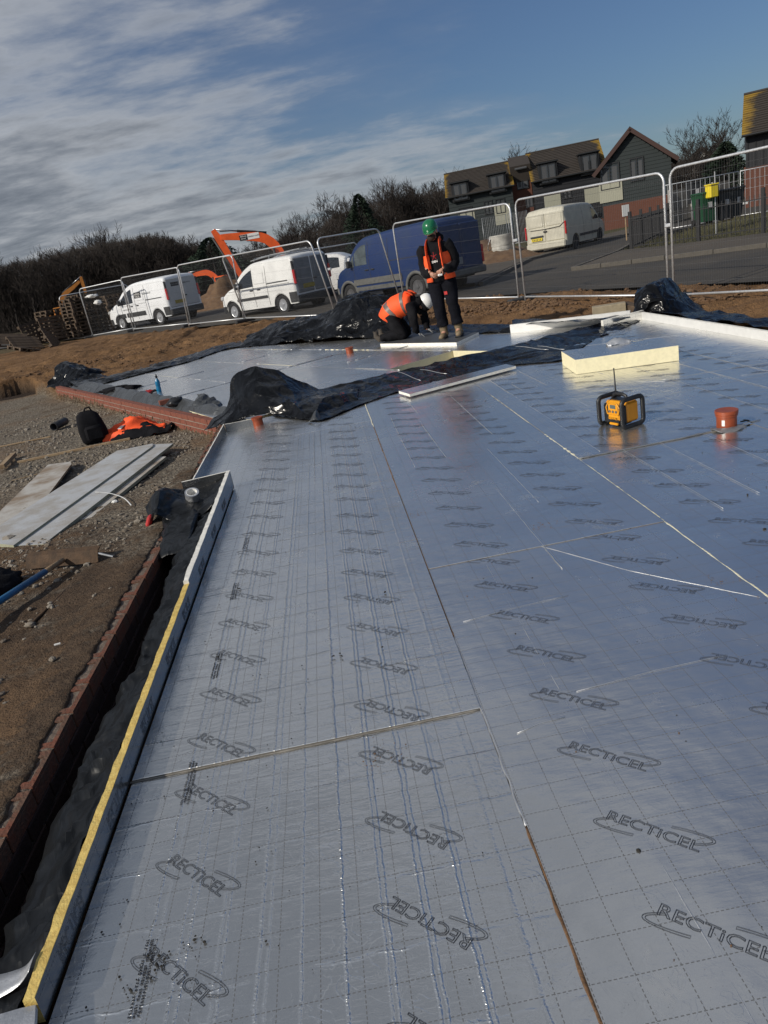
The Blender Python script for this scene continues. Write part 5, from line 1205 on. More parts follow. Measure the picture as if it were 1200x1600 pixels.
# ------------------------------------------------------------------ vehicles
def interp(P, x):
    if x <= P[0][0]: return P[0][1]
    for (a, b), (c, d) in zip(P[:-1], P[1:]):
        if x <= c: t = (x-a)/(c-a) if c > a else 1; return b+(d-b)*t
    return P[-1][1]
def smooth_profile(P, n=5):
    V = catmull([Vector((x, z, 0)) for x, z in P], n); out = []; lx = -1e9
    for v in V:
        x = max(v.x, lx+1e-4); out.append((x, v.y)); lx = x
    return out
class Van:
    """x runs from the rear (0) to the nose (L); near side is +y"""
    def __init__(s, name, cat, label, L, W, H, prof, wheels, wr, paint, loc, ang, belt=.95, tumble=.09, sill=.30, arch=None, rear=None, nose=.35, rearr=.10, group=None):
        s.L, s.W, s.H, s.wheels, s.wr, s.belt, s.tumble = L, W, H, wheels, wr, belt, tumble
        s.prof = smooth_profile(prof); s.nose = nose; s.rr = rearr
        s.root = empty(name, loc, 0, label=label, cat=cat, group=group)
        # place so that the rear near wheel touches loc
        a = ang; s.root.rotation_euler = (0, 0, a)
        off = Matrix.Rotation(a, 3, 'Z') @ Vector((wheels[0], W/2-.10, 0)); s.root.location = Vector(loc)-off
        ar = arch or wr+.07; xs = sorted(set([0, .01, .03, .07, .13]+[i*.06 for i in range(3, int(L/.06))]+[L-.13, L-.07, L-.03, L-.01, L])); K = []
        mb = MB(); rings = []
        for x in xs:
            zt = interp(s.prof, x); hw = s.hw(x); zl = sill
            if x > L-.5: zl = sill-.02*(x-L+.5)
            for w in wheels:
                if abs(x-w) < ar: zl = max(zl, wr+math.sqrt(max(ar*ar-(x-w)**2, 0))-.02)
            zl = min(zl, zt-.1); r = min(.13, (zt-zl)*.3); side_ = []
            for i in range(9):
                z = zl+(zt-r-zl)*i/8; side_.append((s.yw(x, z), z))
            y0 = side_[-1][0]
            for i in range(1, 5):
                q = PI/2*i/4; side_.append((y0-r*(1-math.cos(q)), zt-r+r*math.sin(q)))
            yr = side_[-1][0]
            for i in (1, 2): side_.append((yr*(1-i/3), zt+.02*i*min(1, hw)))
            ring = [Vector((x, y, z)) for y, z in side_]+[Vector((x, -y, z)) for y, z in side_[::-1]]
            rings.append(ring)
        mb.loft(rings, closed_ring=True); s.body = mb.build('body', paint, s.root, smooth=38)
        # dark underside and wheel wells
        MB().box((L/2, 0, sill+.05), (L-.5, W-.42, .22)).build('underbody', M_['black'], s.root)
        MB().box((L*.5, 0, sill+.25), (L*.9, W-.5, .3)).build('inner_arches', M_['black'], s.root)
    def hw(s, x):
        h = s.W/2; k = 1.
        if x < s.rr: k = 1-.07*(1-x/s.rr)**2
        e = s.L-x
        if e < s.nose*2.2: k = 1-.20*(1-e/(s.nose*2.2))**2.2
        return h*k
    def yw(s, x, z):
        return s.hw(x)*(1-s.tumble*max(0, (z-s.belt)/(s.H-s.belt))**1.4-.035*max(0, (.55-z)/.5))
    def patch(s, name, m, x0, x1, zb, zt, side=1, off=.004, n=8, k=4, parent=None):
        f = lambda q, x: q(x) if callable(q) else q
        vs = []; fs = []
        for j in range(n+1):
            x = x0+(x1-x0)*j/n; b, t = f(zb, x), f(zt, x)
            for i in range(k+1):
                z = b+(t-b)*i/k; vs.append((x, side*(s.yw(x, z)+off), z))
        for j in range(n):
            for i in range(k): a = j*(k+1)+i; fs.append((a, a+1, a+k+2, a+k+1))
        return MB().add(vs, fs).build(name, m, parent or s.root, smooth=True)
    def wheelset(s, m, spokes=5, r=None):
        r = r or s.wr
        for x in s.wheels:
            for sd_ in (1, -1):
                w = empty('wheel', (x, sd_*(s.W/2-.12), r)); w.parent = s.root
                MB().lathe([(r*.62, -.10), (r*.93, -.105), (r, -.08), (r, .08), (r*.93, .105), (r*.66, .10), (r*.62, .05)], axis='Y', n=28).build('tyre', M_['tyre'], w, smooth=35)
                mb = MB(); y = .085*sd_; mb.lathe([(r*.65, y*.9), (r*.64, y), (r*.58, y*.9), (r*.55, y*.35), (0, y*.3)], axis='Y', n=28)
                for k in range(spokes):
                    a = 2*PI*k/spokes+.3; Mx = Matrix.Rotation(-a, 3, 'Y'); mb.box(Mx @ Vector((r*.32, y*.85, 0)), (r*.62, .02, r*.17), Mx)
                mb.lathe([(r*.17, y*.5), (r*.16, y*1.1), (0, y*1.15)], axis='Y', n=14); mb.build('rim', m, w, smooth=35)
    def tex(s, body, size, x, z, m, side=1, sx=1., off=.012, parent=None):
        t = glyphs(len(body), size, sx); t.materials.append(m); o = link('lettering', t, parent or s.root); dy = (s.yw(x, z+.05)-s.yw(x, z-.05))/.1
        R = Matrix(((-side, 0, 0, 0), (0, dy*0, side, 0), (0, 1, 0, 0), (0, 0, 0, 1)))
        o.matrix_local = Matrix.Translation((x, side*(s.yw(x, z)+off), z)) @ R @ Matrix.Rotation(math.atan(dy)*-1, 4, 'X'); return o
    def handle(s, x, z, side=1): 
        o = MB().bbox((x, side*(s.yw(x, z)+.014), z), (.17, .035, .04), .012).build('door_handle', M_['trim'], s.root); return o
    def mirror(s, x, z, m=None):
        for sd_ in (1, -1):
            o = MB().bbox((x, sd_*(s.yw(x, z)+.11), z+.02), (.10, .17, .22), .03).build('mirror', m or M_['trim'], s.root, smooth=35)
            MB().box((x, sd_*(s.yw(x, z)+.01), z-.04), (.05, .10, .05)).build('arm', M_['trim'], o)
    def rearface(s, name, m, y0, y1, z0, z1, off=.006, n=6, k=6, rake=None):
        vs = []; fs = []
        for j in range(n+1):
            for i in range(k+1):
                z = z0+(z1-z0)*i/k; y = y0+(y1-y0)*j/n; q = s.rx(z) if hasattr(s, 'rx') else 0; vs.append((q-off-.03*0, y, z))
        for j in range(n):
            for i in range(k): a = j*(k+1)+i; fs.append((a, a+k+1, a+k+2, a+1))
        return MB().add(vs, fs).build(name, m, s.root, smooth=True)
GAP = mat('door gap', (.03, .03, .03), .8)
def small_van(name, label, loc, ang, L, H, W, wb, paint, rearpaint, moulding, roofbars, letters, rimm):
    r0 = .78
    prof = [(0, H-.16), (.06, H-.05), (.3, H-.01), (1.2, H), (2.0, H-.02), (L-1.95, H-.09), (L-1.55, H-.27), (L-1.1, H-.60), (L-.95, H-.72), (L-.7, H-.78), (L-.25, H-.93), (L-.06, H-1.06), (L, H-1.32)]
    v = Van(name, 'van', label, L, W, H, prof, (r0, r0+wb), .315, paint, loc, ang, belt=.98, tumble=.11, nose=.42)
    v.wheelset(rimm, 5)
    zb = lambda x: 1.02+.02*(x-2)
    v.patch('side_window', M_['vglass'], L-2.15, L-1.32, lambda x: 1.06-.03*(x-(L-2.15)), lambda x: min(H-.24, interp(v.prof, x)-.20), 1)
    v.patch('side_window', M_['vglass'], L-2.15, L-1.32, lambda x: 1.06-.03*(x-(L-2.15)), lambda x: min(H-.24, interp(v.prof, x)-.20), -1)
    vs = []
    for x in (L-1.50, L-1.22, L-.98):
        for y in (-.62, -.3, .3, .62): vs.append((x+.03, y, interp(v.prof, x)+.022))
    MB().add(vs, [(a, a+1, a+5, a+4) for a in (0, 1, 2, 4, 5, 6)]).build('windscreen', M_['vglass'], v.root)
    for x in (1.38, 2.12, L-1.25): v.patch('door_gap', GAP, x-.008, x+.008, .36, lambda q: min(H-.18, interp(v.prof, q)-.14), 1, n=1, k=10)
    v.patch('door_rail', M_['trim'], .30, 1.38, H*.575, H*.575+.035, 1, off=.008)
    v.patch('door_gap', GAP, .22, L-.7, .99, 1.0, 1, n=24, k=1) if moulding != 'box' else v.patch('door_gap', GAP, 1.38, L-1.3, .98, .99, 1, n=12, k=1)
    v.patch('pressed_panel', paint, 1.50, 2.02, 1.12, H-.30, 1, off=.012)
    if moulding == 'bar': v.patch('side_moulding', M_['trim'], 1.42, L-1.15, .62, .71, 1, off=.025, n=14)
    else:
        v.patch('side_moulding', M_['trim'], 1.55, L-1.55, .50, .68, 1, off=.02, n=10); v.patch('side_moulding', M_['trim'], L-1.45, L-1.15, .50, .68, 1, off=.02, n=4)
    v.handle(L-2.02, .93); v.handle(L-2.42, .93)
    v.patch('rear_corner_trim', M_['trim'], .0, .32, .34, .68, 1, off=.015, n=4); v.patch('front_bumper', M_['trim'], L-.36, L-.01, .26, .52, 1, off=.012, n=6); v.patch('front_bumper', M_['trim'], L-.36, L-.01, .26, .52, -1, off=.012, n=6)
    for w in v.wheels:
        pts = [(w+.385*math.cos(a), v.W/2*.985, .315+.385*math.sin(a)) for a in [PI*.02+PI*.96*k/14 for k in range(15)]]
        MB().tube(pts, (.018, .02), n=5).build('arch_lip', M_['trim'] if moulding == 'box' and w > 1.5 else GAP, v.root, smooth=True)
    # rear
    hwr = W/2*.93
    for sy in (-1, 1):
        MB().bbox((.0, sy*hwr*.475, (H+.52)/2-.02), (.06, hwr*.90, H-.72), .03).build('rear_door', rearpaint, v.root, smooth=35)
        MB().bbox((-.018, sy*hwr*.475, H-.50), (.04, hwr*.66, .42), .02).build('door_recess', rearpaint, v.root, smooth=35)
        MB().bbox((-.01, sy*(hwr*.985), H*.62), (.10, .09, .46), .025).build('tail_light', M_['redlens'], v.root, smooth=35)
        MB().bbox((.0, sy*(hwr*.985), H*.62+.36), (.07, .08, .3), .02).build('light_surround', M_['trim'], v.root, smooth=35)
    MB().bbox((-.02, 0, .42), (.16, W*.95, .26), .04).build('rear_bumper', M_['trim'], v.root, smooth=35)
    MB().bbox((-.04, .28, .80), (.03, .52, .14), .006).build('number_plate', mat('shaded plate', (.30, .23, .03), .6, var=.4, vs=30), v.root)
    MB().bbox((-.045, -.06, 1.0), (.04, .16, .05), .012).build('door_handle', M_['trim'], v.root)
    MB().bbox((L-.16, W/2*.80, .80), (.30, .16, .16), .05).build('head_light', M_['clearlens'], v.root, smooth=35); MB().bbox((L-.16, -W/2*.80, .80), (.30, .16, .16), .05).build('head_light', M_['clearlens'], v.root, smooth=35)
    v.mirror(L-1.32, 1.12)
    if roofbars:
        mb = MB()
        for y in (-.55, .55): mb.tube([(.25, y, H+.11), (1.2, y, H+.13), (2.35, y, H+.06)], .02, n=6)
        for x in (.45, 1.3, 2.1):
            mb.tube([(x, -.62, H+.03), (x, -.58, H+.11), (x, .58, H+.11), (x, .62, H+.03)], .016, n=6)
        for k in range(9): mb.tube([(.3+.24*k, -.2, H+.15), (.3+.24*k, .15, H+.15)], .014, n=5)
        for y in (-.2, .15): mb.tube([(.2, y, H+.15), (2.5, y, H+.12)], .022, n=6)
        mb.build('roof_ladder', M_['galvdark'], v.root)
    if letters:
        v.patch('logo_panel', M_['print'], 1.62, 2.08, 1.22, 1.46, 1, off=.014, n=3, k=2)
        v.tex('######', .115, 1.85, 1.385, M_['paper'], off=.022); v.tex('#####', .115, 1.85, 1.285, M_['paper'], off=.022)
        v.tex('#'*11, .105, 1.28, 1.35, M_['printgrey'], off=.012)
        v.tex('#'*14, .07, L-1.62, .83, M_['printgrey'])
        o = MB().bbox((-.034, .36, 1.50), (.012, .42, .16), .003).build('logo_panel', M_['print'], v.root)
        t = glyphs(12, .065); t.materials.append(M_['printgrey']); q = link('lettering', t, v.root); q.matrix_local = Matrix.Translation((-.043, .36, 1.50)) @ Matrix(((0, 0, -1, 0), (-1, 0, 0, 0), (0, 1, 0, 0), (0, 0, 0, 1)))
        t = glyphs(11, .08); t.materials.append(M_['print']); q = link('lettering', t, v.root); q.matrix_local = Matrix.Translation((-.043, -.22, 1.50)) @ Matrix(((0, 0, -1, 0), (-1, 0, 0, 0), (0, 1, 0, 0), (0, 0, 0, 1)))
    return v
def wheel_at(u, v, z=None):
    p = atg(u, v) if z is None else at(u, v, z); return p
w1 = wheel_at(448, 490, .13)
small_van('parked_van', 'plain white van with dark shade-toned rear doors and a ladder on its roof', w1, math.radians(134.5), 4.25, 1.84, 1.83, 2.70, M_['vanwhite2'], M_['vanshade'], 'bar', True, False, M_['alloy'])
w2 = wheel_at(255, 507)
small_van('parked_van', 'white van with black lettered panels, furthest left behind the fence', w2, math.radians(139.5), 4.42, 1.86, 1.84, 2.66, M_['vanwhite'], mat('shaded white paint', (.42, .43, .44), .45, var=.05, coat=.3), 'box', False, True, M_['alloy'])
# blue van
w3 = at(658, 466, .03)
L, H, W = 5.0, 2.08, 1.93; r0 = 1.05; wb = 3.15
prof = [(0, H-.22), (.08, H-.08), (.4, H-.01), (1.6, H), (2.9, H-.04), (3.35, H-.10), (3.7, H-.30), (4.05, H-.68), (4.22, H-.84), (4.6, H-.94), (4.85, H-1.06), (4.95, H-1.2), (5.0, H-1.48)]
v = Van('parked_van', 'van', 'large dirty blue van parked behind the standing man', L, W, H, prof, (r0, r0+wb), .34, M_['vanblue'], w3, math.radians(127), belt=1.15, tumble=.12, sill=.42, nose=.45)
v.wheelset(M_['rimdark'], 5)
v.patch('side_window', M_['vglassl'], 3.12, 3.70, 1.22, lambda x: min(H-.28, interp(v.prof, x)-.20), 1); v.patch('quarter_window', M_['vglassl'], 3.75, 3.98, lambda x: 1.20-.1*(x-3.75), lambda x: interp(v.prof, x)-.18, 1)
for x in (2.1, 3.02, 3.80): v.patch('door_gap', GAP, x-.008, x+.008, .5, lambda q: min(H-.22, interp(v.prof, q)-.16), 1, n=1, k=10)
v.patch('door_gap', GAP, .15, 2.1, 1.20, 1.22, 1, n=12, k=1)
v.patch('side_moulding', M_['trimgrey'], 1.6, 3.86, .62, .80, 1, off=.025, n=14); v.patch('sill_trim', M_['trimgrey'], 1.6, 3.86, .44, .56, 1, off=.012, n=14)
v.handle(3.16, 1.05); v.handle(2.88, 1.05); v.mirror(3.90, 1.28)
for w in v.wheels:
    pts = [(w+.43*math.cos(a), W/2*.985, .34+.43*math.sin(a)) for a in [PI*-.05+PI*1.1*k/16 for k in range(17)]]; MB().tube(pts, (.03, .055), n=6).build('arch_lip', M_['trimgrey'], v.root, smooth=True)
vs = []
for x in (3.5, 3.85, 4.15):
    for y in (-.7, 0, .7): vs.append((x+.03, y, interp(v.prof, x)+.025))
MB().add(vs, [(a, a+1, a+4, a+3) for a in (0, 1, 3, 4)]).build('windscreen', M_['vglass'], v.root)
for sy in (-1, 1):
    MB().bbox((.0, sy*.45, 1.25), (.06, .86, 1.28), .03).build('rear_door', M_['vanblue'], v.root, smooth=35); MB().bbox((-.02, sy*.45, 1.52), (.04, .68, .42), .02).build('door_recess', M_['vanblue'], v.root, smooth=35)
    MB().bbox((-.01, sy*.91, .95), (.09, .07, .5), .02).build('tail_light', M_['redlens'], v.root)
MB().bbox((-.03, 0, .52), (.18, W*.96, .2), .04).build('rear_bumper', M_['trimgrey'], v.root, smooth=35)
MB().bbox((-.045, .15, .86), (.02, .24, .2), .004).build('number_plate', M_['printgrey'], v.root)
MB().bbox((L-.22, W/2*.80, .98), (.34, .16, .24), .05).build('head_light', M_['clearlens'], v.root, smooth=35)
MB().bbox((L-.05, 0, .50), (.2, W*.84, .3), .06).build('front_bumper', M_['trimgrey'], v.root, smooth=35)
# pale van down the side road (seen from behind)
w4 = at(893, 391, .12)
L, H, W = 4.95, 1.98, 1.97; r0 = .98; wb = 2.93
prof = [(0, H-.30), (.10, H-.10), (.35, H-.02), (1.6, H), (2.7, H-.03), (3.2, H-.12), (3.6, H-.42), (3.95, H-.74), (4.1, H-.82), (4.6, H-.95), (4.85, H-1.12), (4.95, H-1.45)]
off4 = Vector(at(862, 397, .12))
hd4 = math.radians(48)
v = Van('parked_van', 'van', 'pale metallic van with yellow rear plate parked down the side road', L, W, H, prof, (r0, r0+wb), .34, M_['vanbeige'], (0, 0, 0), hd4, belt=1.05, tumble=.12, nose=.45)
rc = at(856, 398, .10); v.root.location = Vector((rc.x, rc.y, .08))
v.wheelset(M_['rimdark'], 5)
for sd_ in (1, -1): v.patch('side_window', M_['vglass'], 3.05, 3.75, 1.16, lambda x: min(H-.26, interp(v.prof, x)-.2), sd_)
for x in (1.95, 2.95, 3.9): v.patch('door_gap', GAP, x-.008, x+.008, .4, lambda q: min(H-.2, interp(v.prof, q)-.15), -1, n=1, k=10)
v.patch('side_moulding', M_['trim'], 1.4, 3.6, .55, .66, -1, off=.02, n=10); v.mirror(3.85, 1.25)
for sy in (-1, 1):
    MB().bbox((.0, sy*.455, 1.18), (.07, .90, 1.20), .04).build('rear_door', M_['vanbeige'], v.root, smooth=35)
    MB().bbox((-.03, sy*.45, 1.45), (.05, .74, .46), .03).build('door_recess', M_['vanbeige'], v.root, smooth=35)
    MB().bbox((-.0, sy*.955, 1.05), (.09, .07, .55), .02).build('tail_light', M_['redlens'], v.root)
MB().tube([(-.05, -.9, 1.30), (-.075, -.7, 1.16), (-.08, 0, 1.14), (-.075, .7, 1.16), (-.05, .9, 1.30)], (.02, .025), n=6).build('pressed_ridge', M_['vanbeige'], v.root, smooth=True)
MB().bbox((-.05, 0, .42), (.2, W*.95, .30), .05).build('rear_bumper', M_['vanbeige'], v.root, smooth=35)
MB().bbox((-.062, .0, 1.01), (.02, .18, .07), .008).build('badge', M_['trim'], v.root)
pl = MB().bbox((-.075, .42, .72), (.03, .52, .115), .004).build('number_plate', M_['plateyellow'], v.root)
for i in range(6): MB().box((-.092, .42+.19-.075*i, .72), (.004, .035, .07)).build('plate_character', M_['print'], pl)
MB().bbox((-.06, .42, .84), (.05, .62, .07), .01).build('plate_light_bar', M_['trim'], v.root)
# white car behind, between the vans
L, H, W = 4.3, 1.48, 1.78; prof = [(0, .95), (.08, 1.02), (.35, 1.10), (.75, 1.32), (1.1, 1.44), (1.8, H), (2.4, 1.44), (3.0, 1.12), (3.2, 1.02), (3.9, .88), (4.2, .74), (4.3, .55)]
p = at(560, 458, .12)
v = Van('parked_car', 'car', 'white car with red tail light behind the fence between white and blue vans', L, W, H, prof, (.8, 3.35), .31, M_['carwhite'], (0, 0, 0), math.radians(165), belt=.86, tumble=.22, sill=.22, nose=.5, rearr=.3)
v.root.location = (aty(580, 440, 30.).x, 30., .26); v.root.scale = (1, 1, 1.06)
v.wheelset(M_['alloy'], 5)
for sd_ in (1, -1): v.patch('side_window', M_['vglass'], .95, 2.75, .96, lambda x: interp(v.prof, x)-.12, sd_, n=12)
for sy in (-1, 1):
    MB().bbox((.03, sy*.70, .88), (.16, .34, .16), .04).build('tail_light', M_['redlens'], v.root, smooth=35)
MB().bbox((.38, 0, 1.14), (.5, 1.2, .03), .01, M=Matrix.Rotation(-.52, 3, 'Y')).build('rear_window', M_['vglass'], v.root)
MB().bbox((-.03, 0, .42), (.2, W*.9, .28), .08).build('rear_bumper', M_['carwhite'], v.root, smooth=35)
for x in (1.55, 2.6): v.patch('door_gap', GAP, x-.006, x+.006, .3, .9, 1, n=1, k=6)
v.mirror(2.65, .92, M_['carwhite'])

# ------------------------------------------------------------------ excavators
def beam(mb, P, ws, hs):
    """tapered box section along points in the x-z plane"""
    rings = []
    for i, p in enumerate(P):
        a = Vector(P[max(i-1, 0)]); b = Vector(P[min(i+1, len(P)-1)]); t = (b-a).normalized(); n = Vector((-t.z, 0, t.x)); h = hs[i]/2; w = ws/2; p = Vector(p)
        rings.append([p+n*h+Vector((0, w, 0)), p+n*h-Vector((0, w, 0)), p-n*h-Vector((0, w, 0)), p-n*h+Vector((0, w, 0))])
    mb.loft(rings)
def excavator(label, loc, ang, m, sc=1., pose=None, sign=False, turn=0):
    r = empty('excavator', loc, ang, label=label, cat='excavator'); r.scale = (sc, sc, sc)
    for sy in (-1, 1):
        mb = MB(); pts = [(1.9, .45), (1.75, .12), (1.4, .0), (-1.4, .0), (-1.75, .12), (-1.9, .45), (-1.75, .78), (-1.4, .9), (1.4, .9), (1.75, .78)]
        mb.prism([(x, z) for x, z in pts], -.25, .25, M=Matrix(((1, 0, 0), (0, 0, 1), (0, 1, 0)))); t = mb.build('track', M_['black'], r); t.location = (0, sy*1.05, 0)
        mb = MB()
        for k in range(7): mb.lathe([(.2, -.27), (.2, .27)], c=(-1.35+.45*k, 0, .24), axis='Y', n=12)
        w = mb.build('rollers', M_['trim'], t)
    MB().bbox((-.55, 0, 1.55), (2.5, 2.3, .95), .12).build('engine_housing', m, r, smooth=35); MB().bbox((-1.95, 0, 1.45), (.75, 2.35, .95), .22).build('counterweight', m, r, smooth=35)
    MB().lathe([(.7, .85), (.7, 1.1)], n=24).build('slew_ring', M_['black'], r)
    cb = MB().bbox((.75, .72, 2.15), (1.45, .92, 1.65), .12).build('cab', m, r, smooth=35)
    for nm, c, d in (('cab_window', (.78, 1.185, 2.42), (1.1, .012, .85)), ('cab_window', (1.482, .72, 2.35), (.012, .74, 1.0)), ('cab_window', (.78, .255, 2.42), (1.1, .012, .85))): MB().box(c, d).build(nm, M_['vglass'], cb)
    P = pose or dict(boom=[(.9, 0, 1.5), (1.9, 0, 3.1), (2.9, 0, 3.75), (4.6, 0, 3.7), (5.6, 0, 3.55)], stick=[(5.2, 0, 3.95), (5.6, 0, 3.5), (6.3, 0, 1.4)], bucket=(6.35, 1.1))
    mb = MB(); B = [Vector(p) for p in P['boom']]; Bc = catmull(B, 4); hs = [interp([(0, .38), (.35, .62), (.6, .58), (1, .34)], i/(len(Bc)-1)) for i in range(len(Bc))]; beam(mb, Bc, .36, hs); bo = mb.build('boom', m, r, smooth=30)
    mb = MB(); beam(mb, [Vector(p) for p in P['stick']], .28, [.3, .48, .26]); stk = mb.build('stick', m, r, smooth=30)
    # cylinders
    s0 = Vector(P['stick'][0]); b2 = B[2]+Vector((-.1, 0, .38)); mid = b2.lerp(s0+Vector((0, 0, .05)), .55)
    MB().tube([b2, mid], .085, n=10).build('cylinder', M_['trim'], r, smooth=True); MB().tube([mid, s0+Vector((0, 0, .05))], .05, n=10).build('piston_rod', M_['alloy'], r, smooth=True)
    for sy in (-.25, .25):
        MB().tube([(1.3, sy, 1.35), tuple(B[1]*.4+B[2]*.6+Vector((0, sy, -.15)))], .08, n=10).build('cylinder', M_['trim'], r, smooth=True)
    st1 = Vector(P['stick'][1]); st2 = Vector(P['stick'][2])
    MB().tube([st1+Vector((.38, 0, .1)), st2+Vector((.35, 0, .45))], .07, n=8).build('cylinder', M_['trim'], r, smooth=True)
    bx_, bz_ = P['bucket']
    mb = MB(); prof = [(0, 0), (.25, .25), (.75, .1), (.85, -.45), (.55, -.85), (.0, -.95), (-.25, -.7)]
    mb.prism([(bx_+x-.3, bz_+z) for x, z in prof], -.5, .5, M=Matrix(((1, 0, 0), (0, 0, 1), (0, 1, 0)))); bk = mb.build('bucket', M_['rust'], r, smooth=30)
    mb = MB(); 
    for k in range(5): mb.box((bx_-.62, -.42+.21*k, bz_-.78), (.22, .08, .06))
    mb.build('teeth', M_['galvdark'], bk)
    mb = MB(); hp = [v+Vector((0, 0, .36)) for v in Bc[3:]]
    for y in (-.12, -.06, .06, .12): mb.tube([h+Vector((0, y, 0)) for h in hp], .022, n=5)
    mb.build('hydraulic_hoses', M_['black'], r)
    if sign:
        for sy in (1, -1):
            q = Bc[11]; an = 0
            MB().box((q.x-.0, sy*.187, q.z), (1.25, .012, .36)).build('sign_panel', M_['paper'], bo); MB().box((q.x+.40*sign, sy*.195, q.z), (.52, .01, .33)).build('sign_block', M_['print'], bo)
            for tx, dx, sz, mm, dz in (('######', .40, .12, 'paper', .07), ('#####', .40, .12, 'paper', -.07), ('#'*11, -.26, .12, 'printgrey', 0)):
                t = glyphs(len(tx), sz); t.materials.append(M_[mm]); o = link('lettering', t, bo); o.matrix_local = Matrix.Translation((q.x+dx*sign, sy*.202, q.z+dz)) @ Matrix(((-sy, 0, 0, 0), (0, 0, sy, 0), (0, 1, 0, 0), (0, 0, 0, 1)))
    return r
# the large orange one behind the plain white van: boom tip at left
def exroot(u, y, z): return Vector((aty(u, 430, y).x, y, z))
excavator('large orange excavator with raised lettered arm behind the plain white van', exroot(474, 41, -.50), math.radians(183), M_['exorange'], .80,
          dict(boom=[(.9, 0, 1.9), (1.15, 0, 3.5), (1.9, 0, 4.65), (3.3, 0, 5.05), (4.75, 0, 5.25)], stick=[(5.15, 0, 5.75), (4.9, 0, 5.2), (3.7, 0, 1.7)], bucket=(3.8, 1.6)), sign=1)
excavator('small orange excavator far off between the two white vans', exroot(357, 62, -.1), math.radians(176), M_['exorange'], .72,
          dict(boom=[(.9, 0, 1.4), (1.3, 0, 2.6), (2.1, 0, 3.5), (3.2, 0, 3.6), (4.0, 0, 3.5)], stick=[(4.3, 0, 3.9), (4.1, 0, 3.5), (4.2, 0, 1.4)], bucket=(4.2, 1.2)))
excavator('yellow excavator with bent arm far left beyond the pallets', exroot(64, 70, .2), math.radians(6), M_['exyellow'], .62,
          dict(boom=[(.9, 0, 1.5), (1.5, 0, 3.1), (2.2, 0, 4.4), (3.7, 0, 5.2), (4.9, 0, 5.9)], stick=[(5.25, 0, 6.5), (5.2, 0, 5.9), (5.3, 0, 3.0)], bucket=(5.2, 2.6)))
# earth heap between the white vans
def mound(name, label, cat, c, r, mk, seed):
    n = 22; vs = []; fs = []
    for j in range(n+1):
        for i in range(n+1):
            x, y = (i/n-.5)*2, (j/n-.5)*2; d = math.hypot(x, y); h = max(0, 1-d)**.8
            vs.append((x*r[0], y*r[1], h*r[2]*(1+.5*nz((x*2+seed, y*2, 0), 1.5, 3))-.05+.05*nz((x, y, seed), 6, 2)))
    for j in range(n):
        for i in range(n): a = j*(n+1)+i; fs.append((a, a+1, a+n+2, a+n+1))
    o = MB().add(vs, fs).build(name, M_[mk], smooth=True, recalc=False); o.location = c; return tag(o, label, cat)
mound('earth_heap', 'steep brown earth heap between the two white vans', 'earth heap', (-4.2, 40, .0), (3.2, 3.0, 1.7), 'clod', 3)
mound('rubble_heap', 'low brown rubble heap behind the blue van and the stacked coil', 'rubble', (8.0, 38, .1), (3.5, 4.5, 1.1), 'clod', 7)
mound('rubble_heap', 'low rubble strip left of the pale van', 'rubble', (8.6, 34.3, .12), (2.2, 2.0, .55), 'clod', 9)
# stacked coil / white wrapped sleeve near the blue van
p = at(786, 402, .2); cl = empty('wrapped_bag', (p.x*.92, p.y*.92, .12), label='pale ribbed wrapped sack standing at the kerb behind the fence', cat='sack')
prof = []
for i in range(15): prof.append((.52*(1-.10*math.sin(PI*i/14))+(.022 if i % 2 else 0), .085*i))
MB().lathe(prof, n=26).build('sack_body', mat('pale woven sack', (.42, .41, .37), .8, var=.25, vs=5, bump=.5), cl, smooth=30)
sheet('torn_flap', [[(-.50, -.1, 1.1), (-.62, -.05, .9), (-.66, 0, .5), (-.75, .02, .05)], [(-.5, .1, 1.2), (-.6, .1, .95), (-.60, .12, .5), (-.68, .15, .0)]], M_['whiteboard'], cl, amp=.05)
# mesh crowd barriers beyond
def barrier(label, p, ang, w, h, m='galvdark', n=14):
    e = empty('mesh_barrier', p, ang, label=label, cat='barrier'); mb = MB(); mb.tube([(0, 0, 0), (0, 0, h), (w, 0, h), (w, 0, 0), (0, 0, .05)], .025, n=6); mb.build('frame', M_[m], e, smooth=True)
    mb = MB()
    for i in range(1, n): mb.tube([(w*i/n, 0, .05), (w*i/n, 0, h)], .008, n=4)
    for t in (.3, .6, .8): mb.tube([(0, 0, h*t), (w, 0, h*t)], .006, n=4)
    mb.build('bars', M_[m], e)
p = at(752, 400, .3); barrier('grey mesh barrier panel behind the pale ribbed sack', (11.2, 49, .5), .1, 1.6, 1.9); barrier('second grey mesh barrier beside the pale ribbed sack', (13.0, 49.4, .5), .1, 1.3, 1.9)

# ------------------------------------------------------------------ pallets
def pallet():
    r = empty('pallet')
    for k in range(7): 
        o = MB().box((0, 0, 0), (1.2, .10, .02)).build('top_board', M_['wood'], r) if k == 0 else None
        if o is None: o = first_t.copy(); COL.objects.link(o)
        else: first_t = o
        o.location = (0, -.45+.15*k, .135)
    for k in range(3):
        if k == 0: o = first_b = MB().box((0, 0, 0), (.10, 1.0, .022)).build('stringer', M_['wood'], r)
        else: o = first_b.copy(); COL.objects.link(o)
        o.location = (-.55+.55*k, 0, .112)
    for i in range(3):
        for j in range(3):
            if i == j == 0: o = first_c = MB().box((0, 0, 0), (.10, .12, .08)).build('block', M_['wood'], r)
            else: o = first_c.copy(); COL.objects.link(o)
            o.location = (-.55+.55*i, -.44+.44*j, .062)
    for k in range(3):
        if k == 0: o = first_d = MB().box((0, 0, 0), (1.2, .10, .02)).build('bottom_board', M_['wood'], r)
        else: o = first_d.copy(); COL.objects.link(o)
        o.location = (0, -.44+.44*k, .011)
    return r
pal0 = pallet(); pn = 0
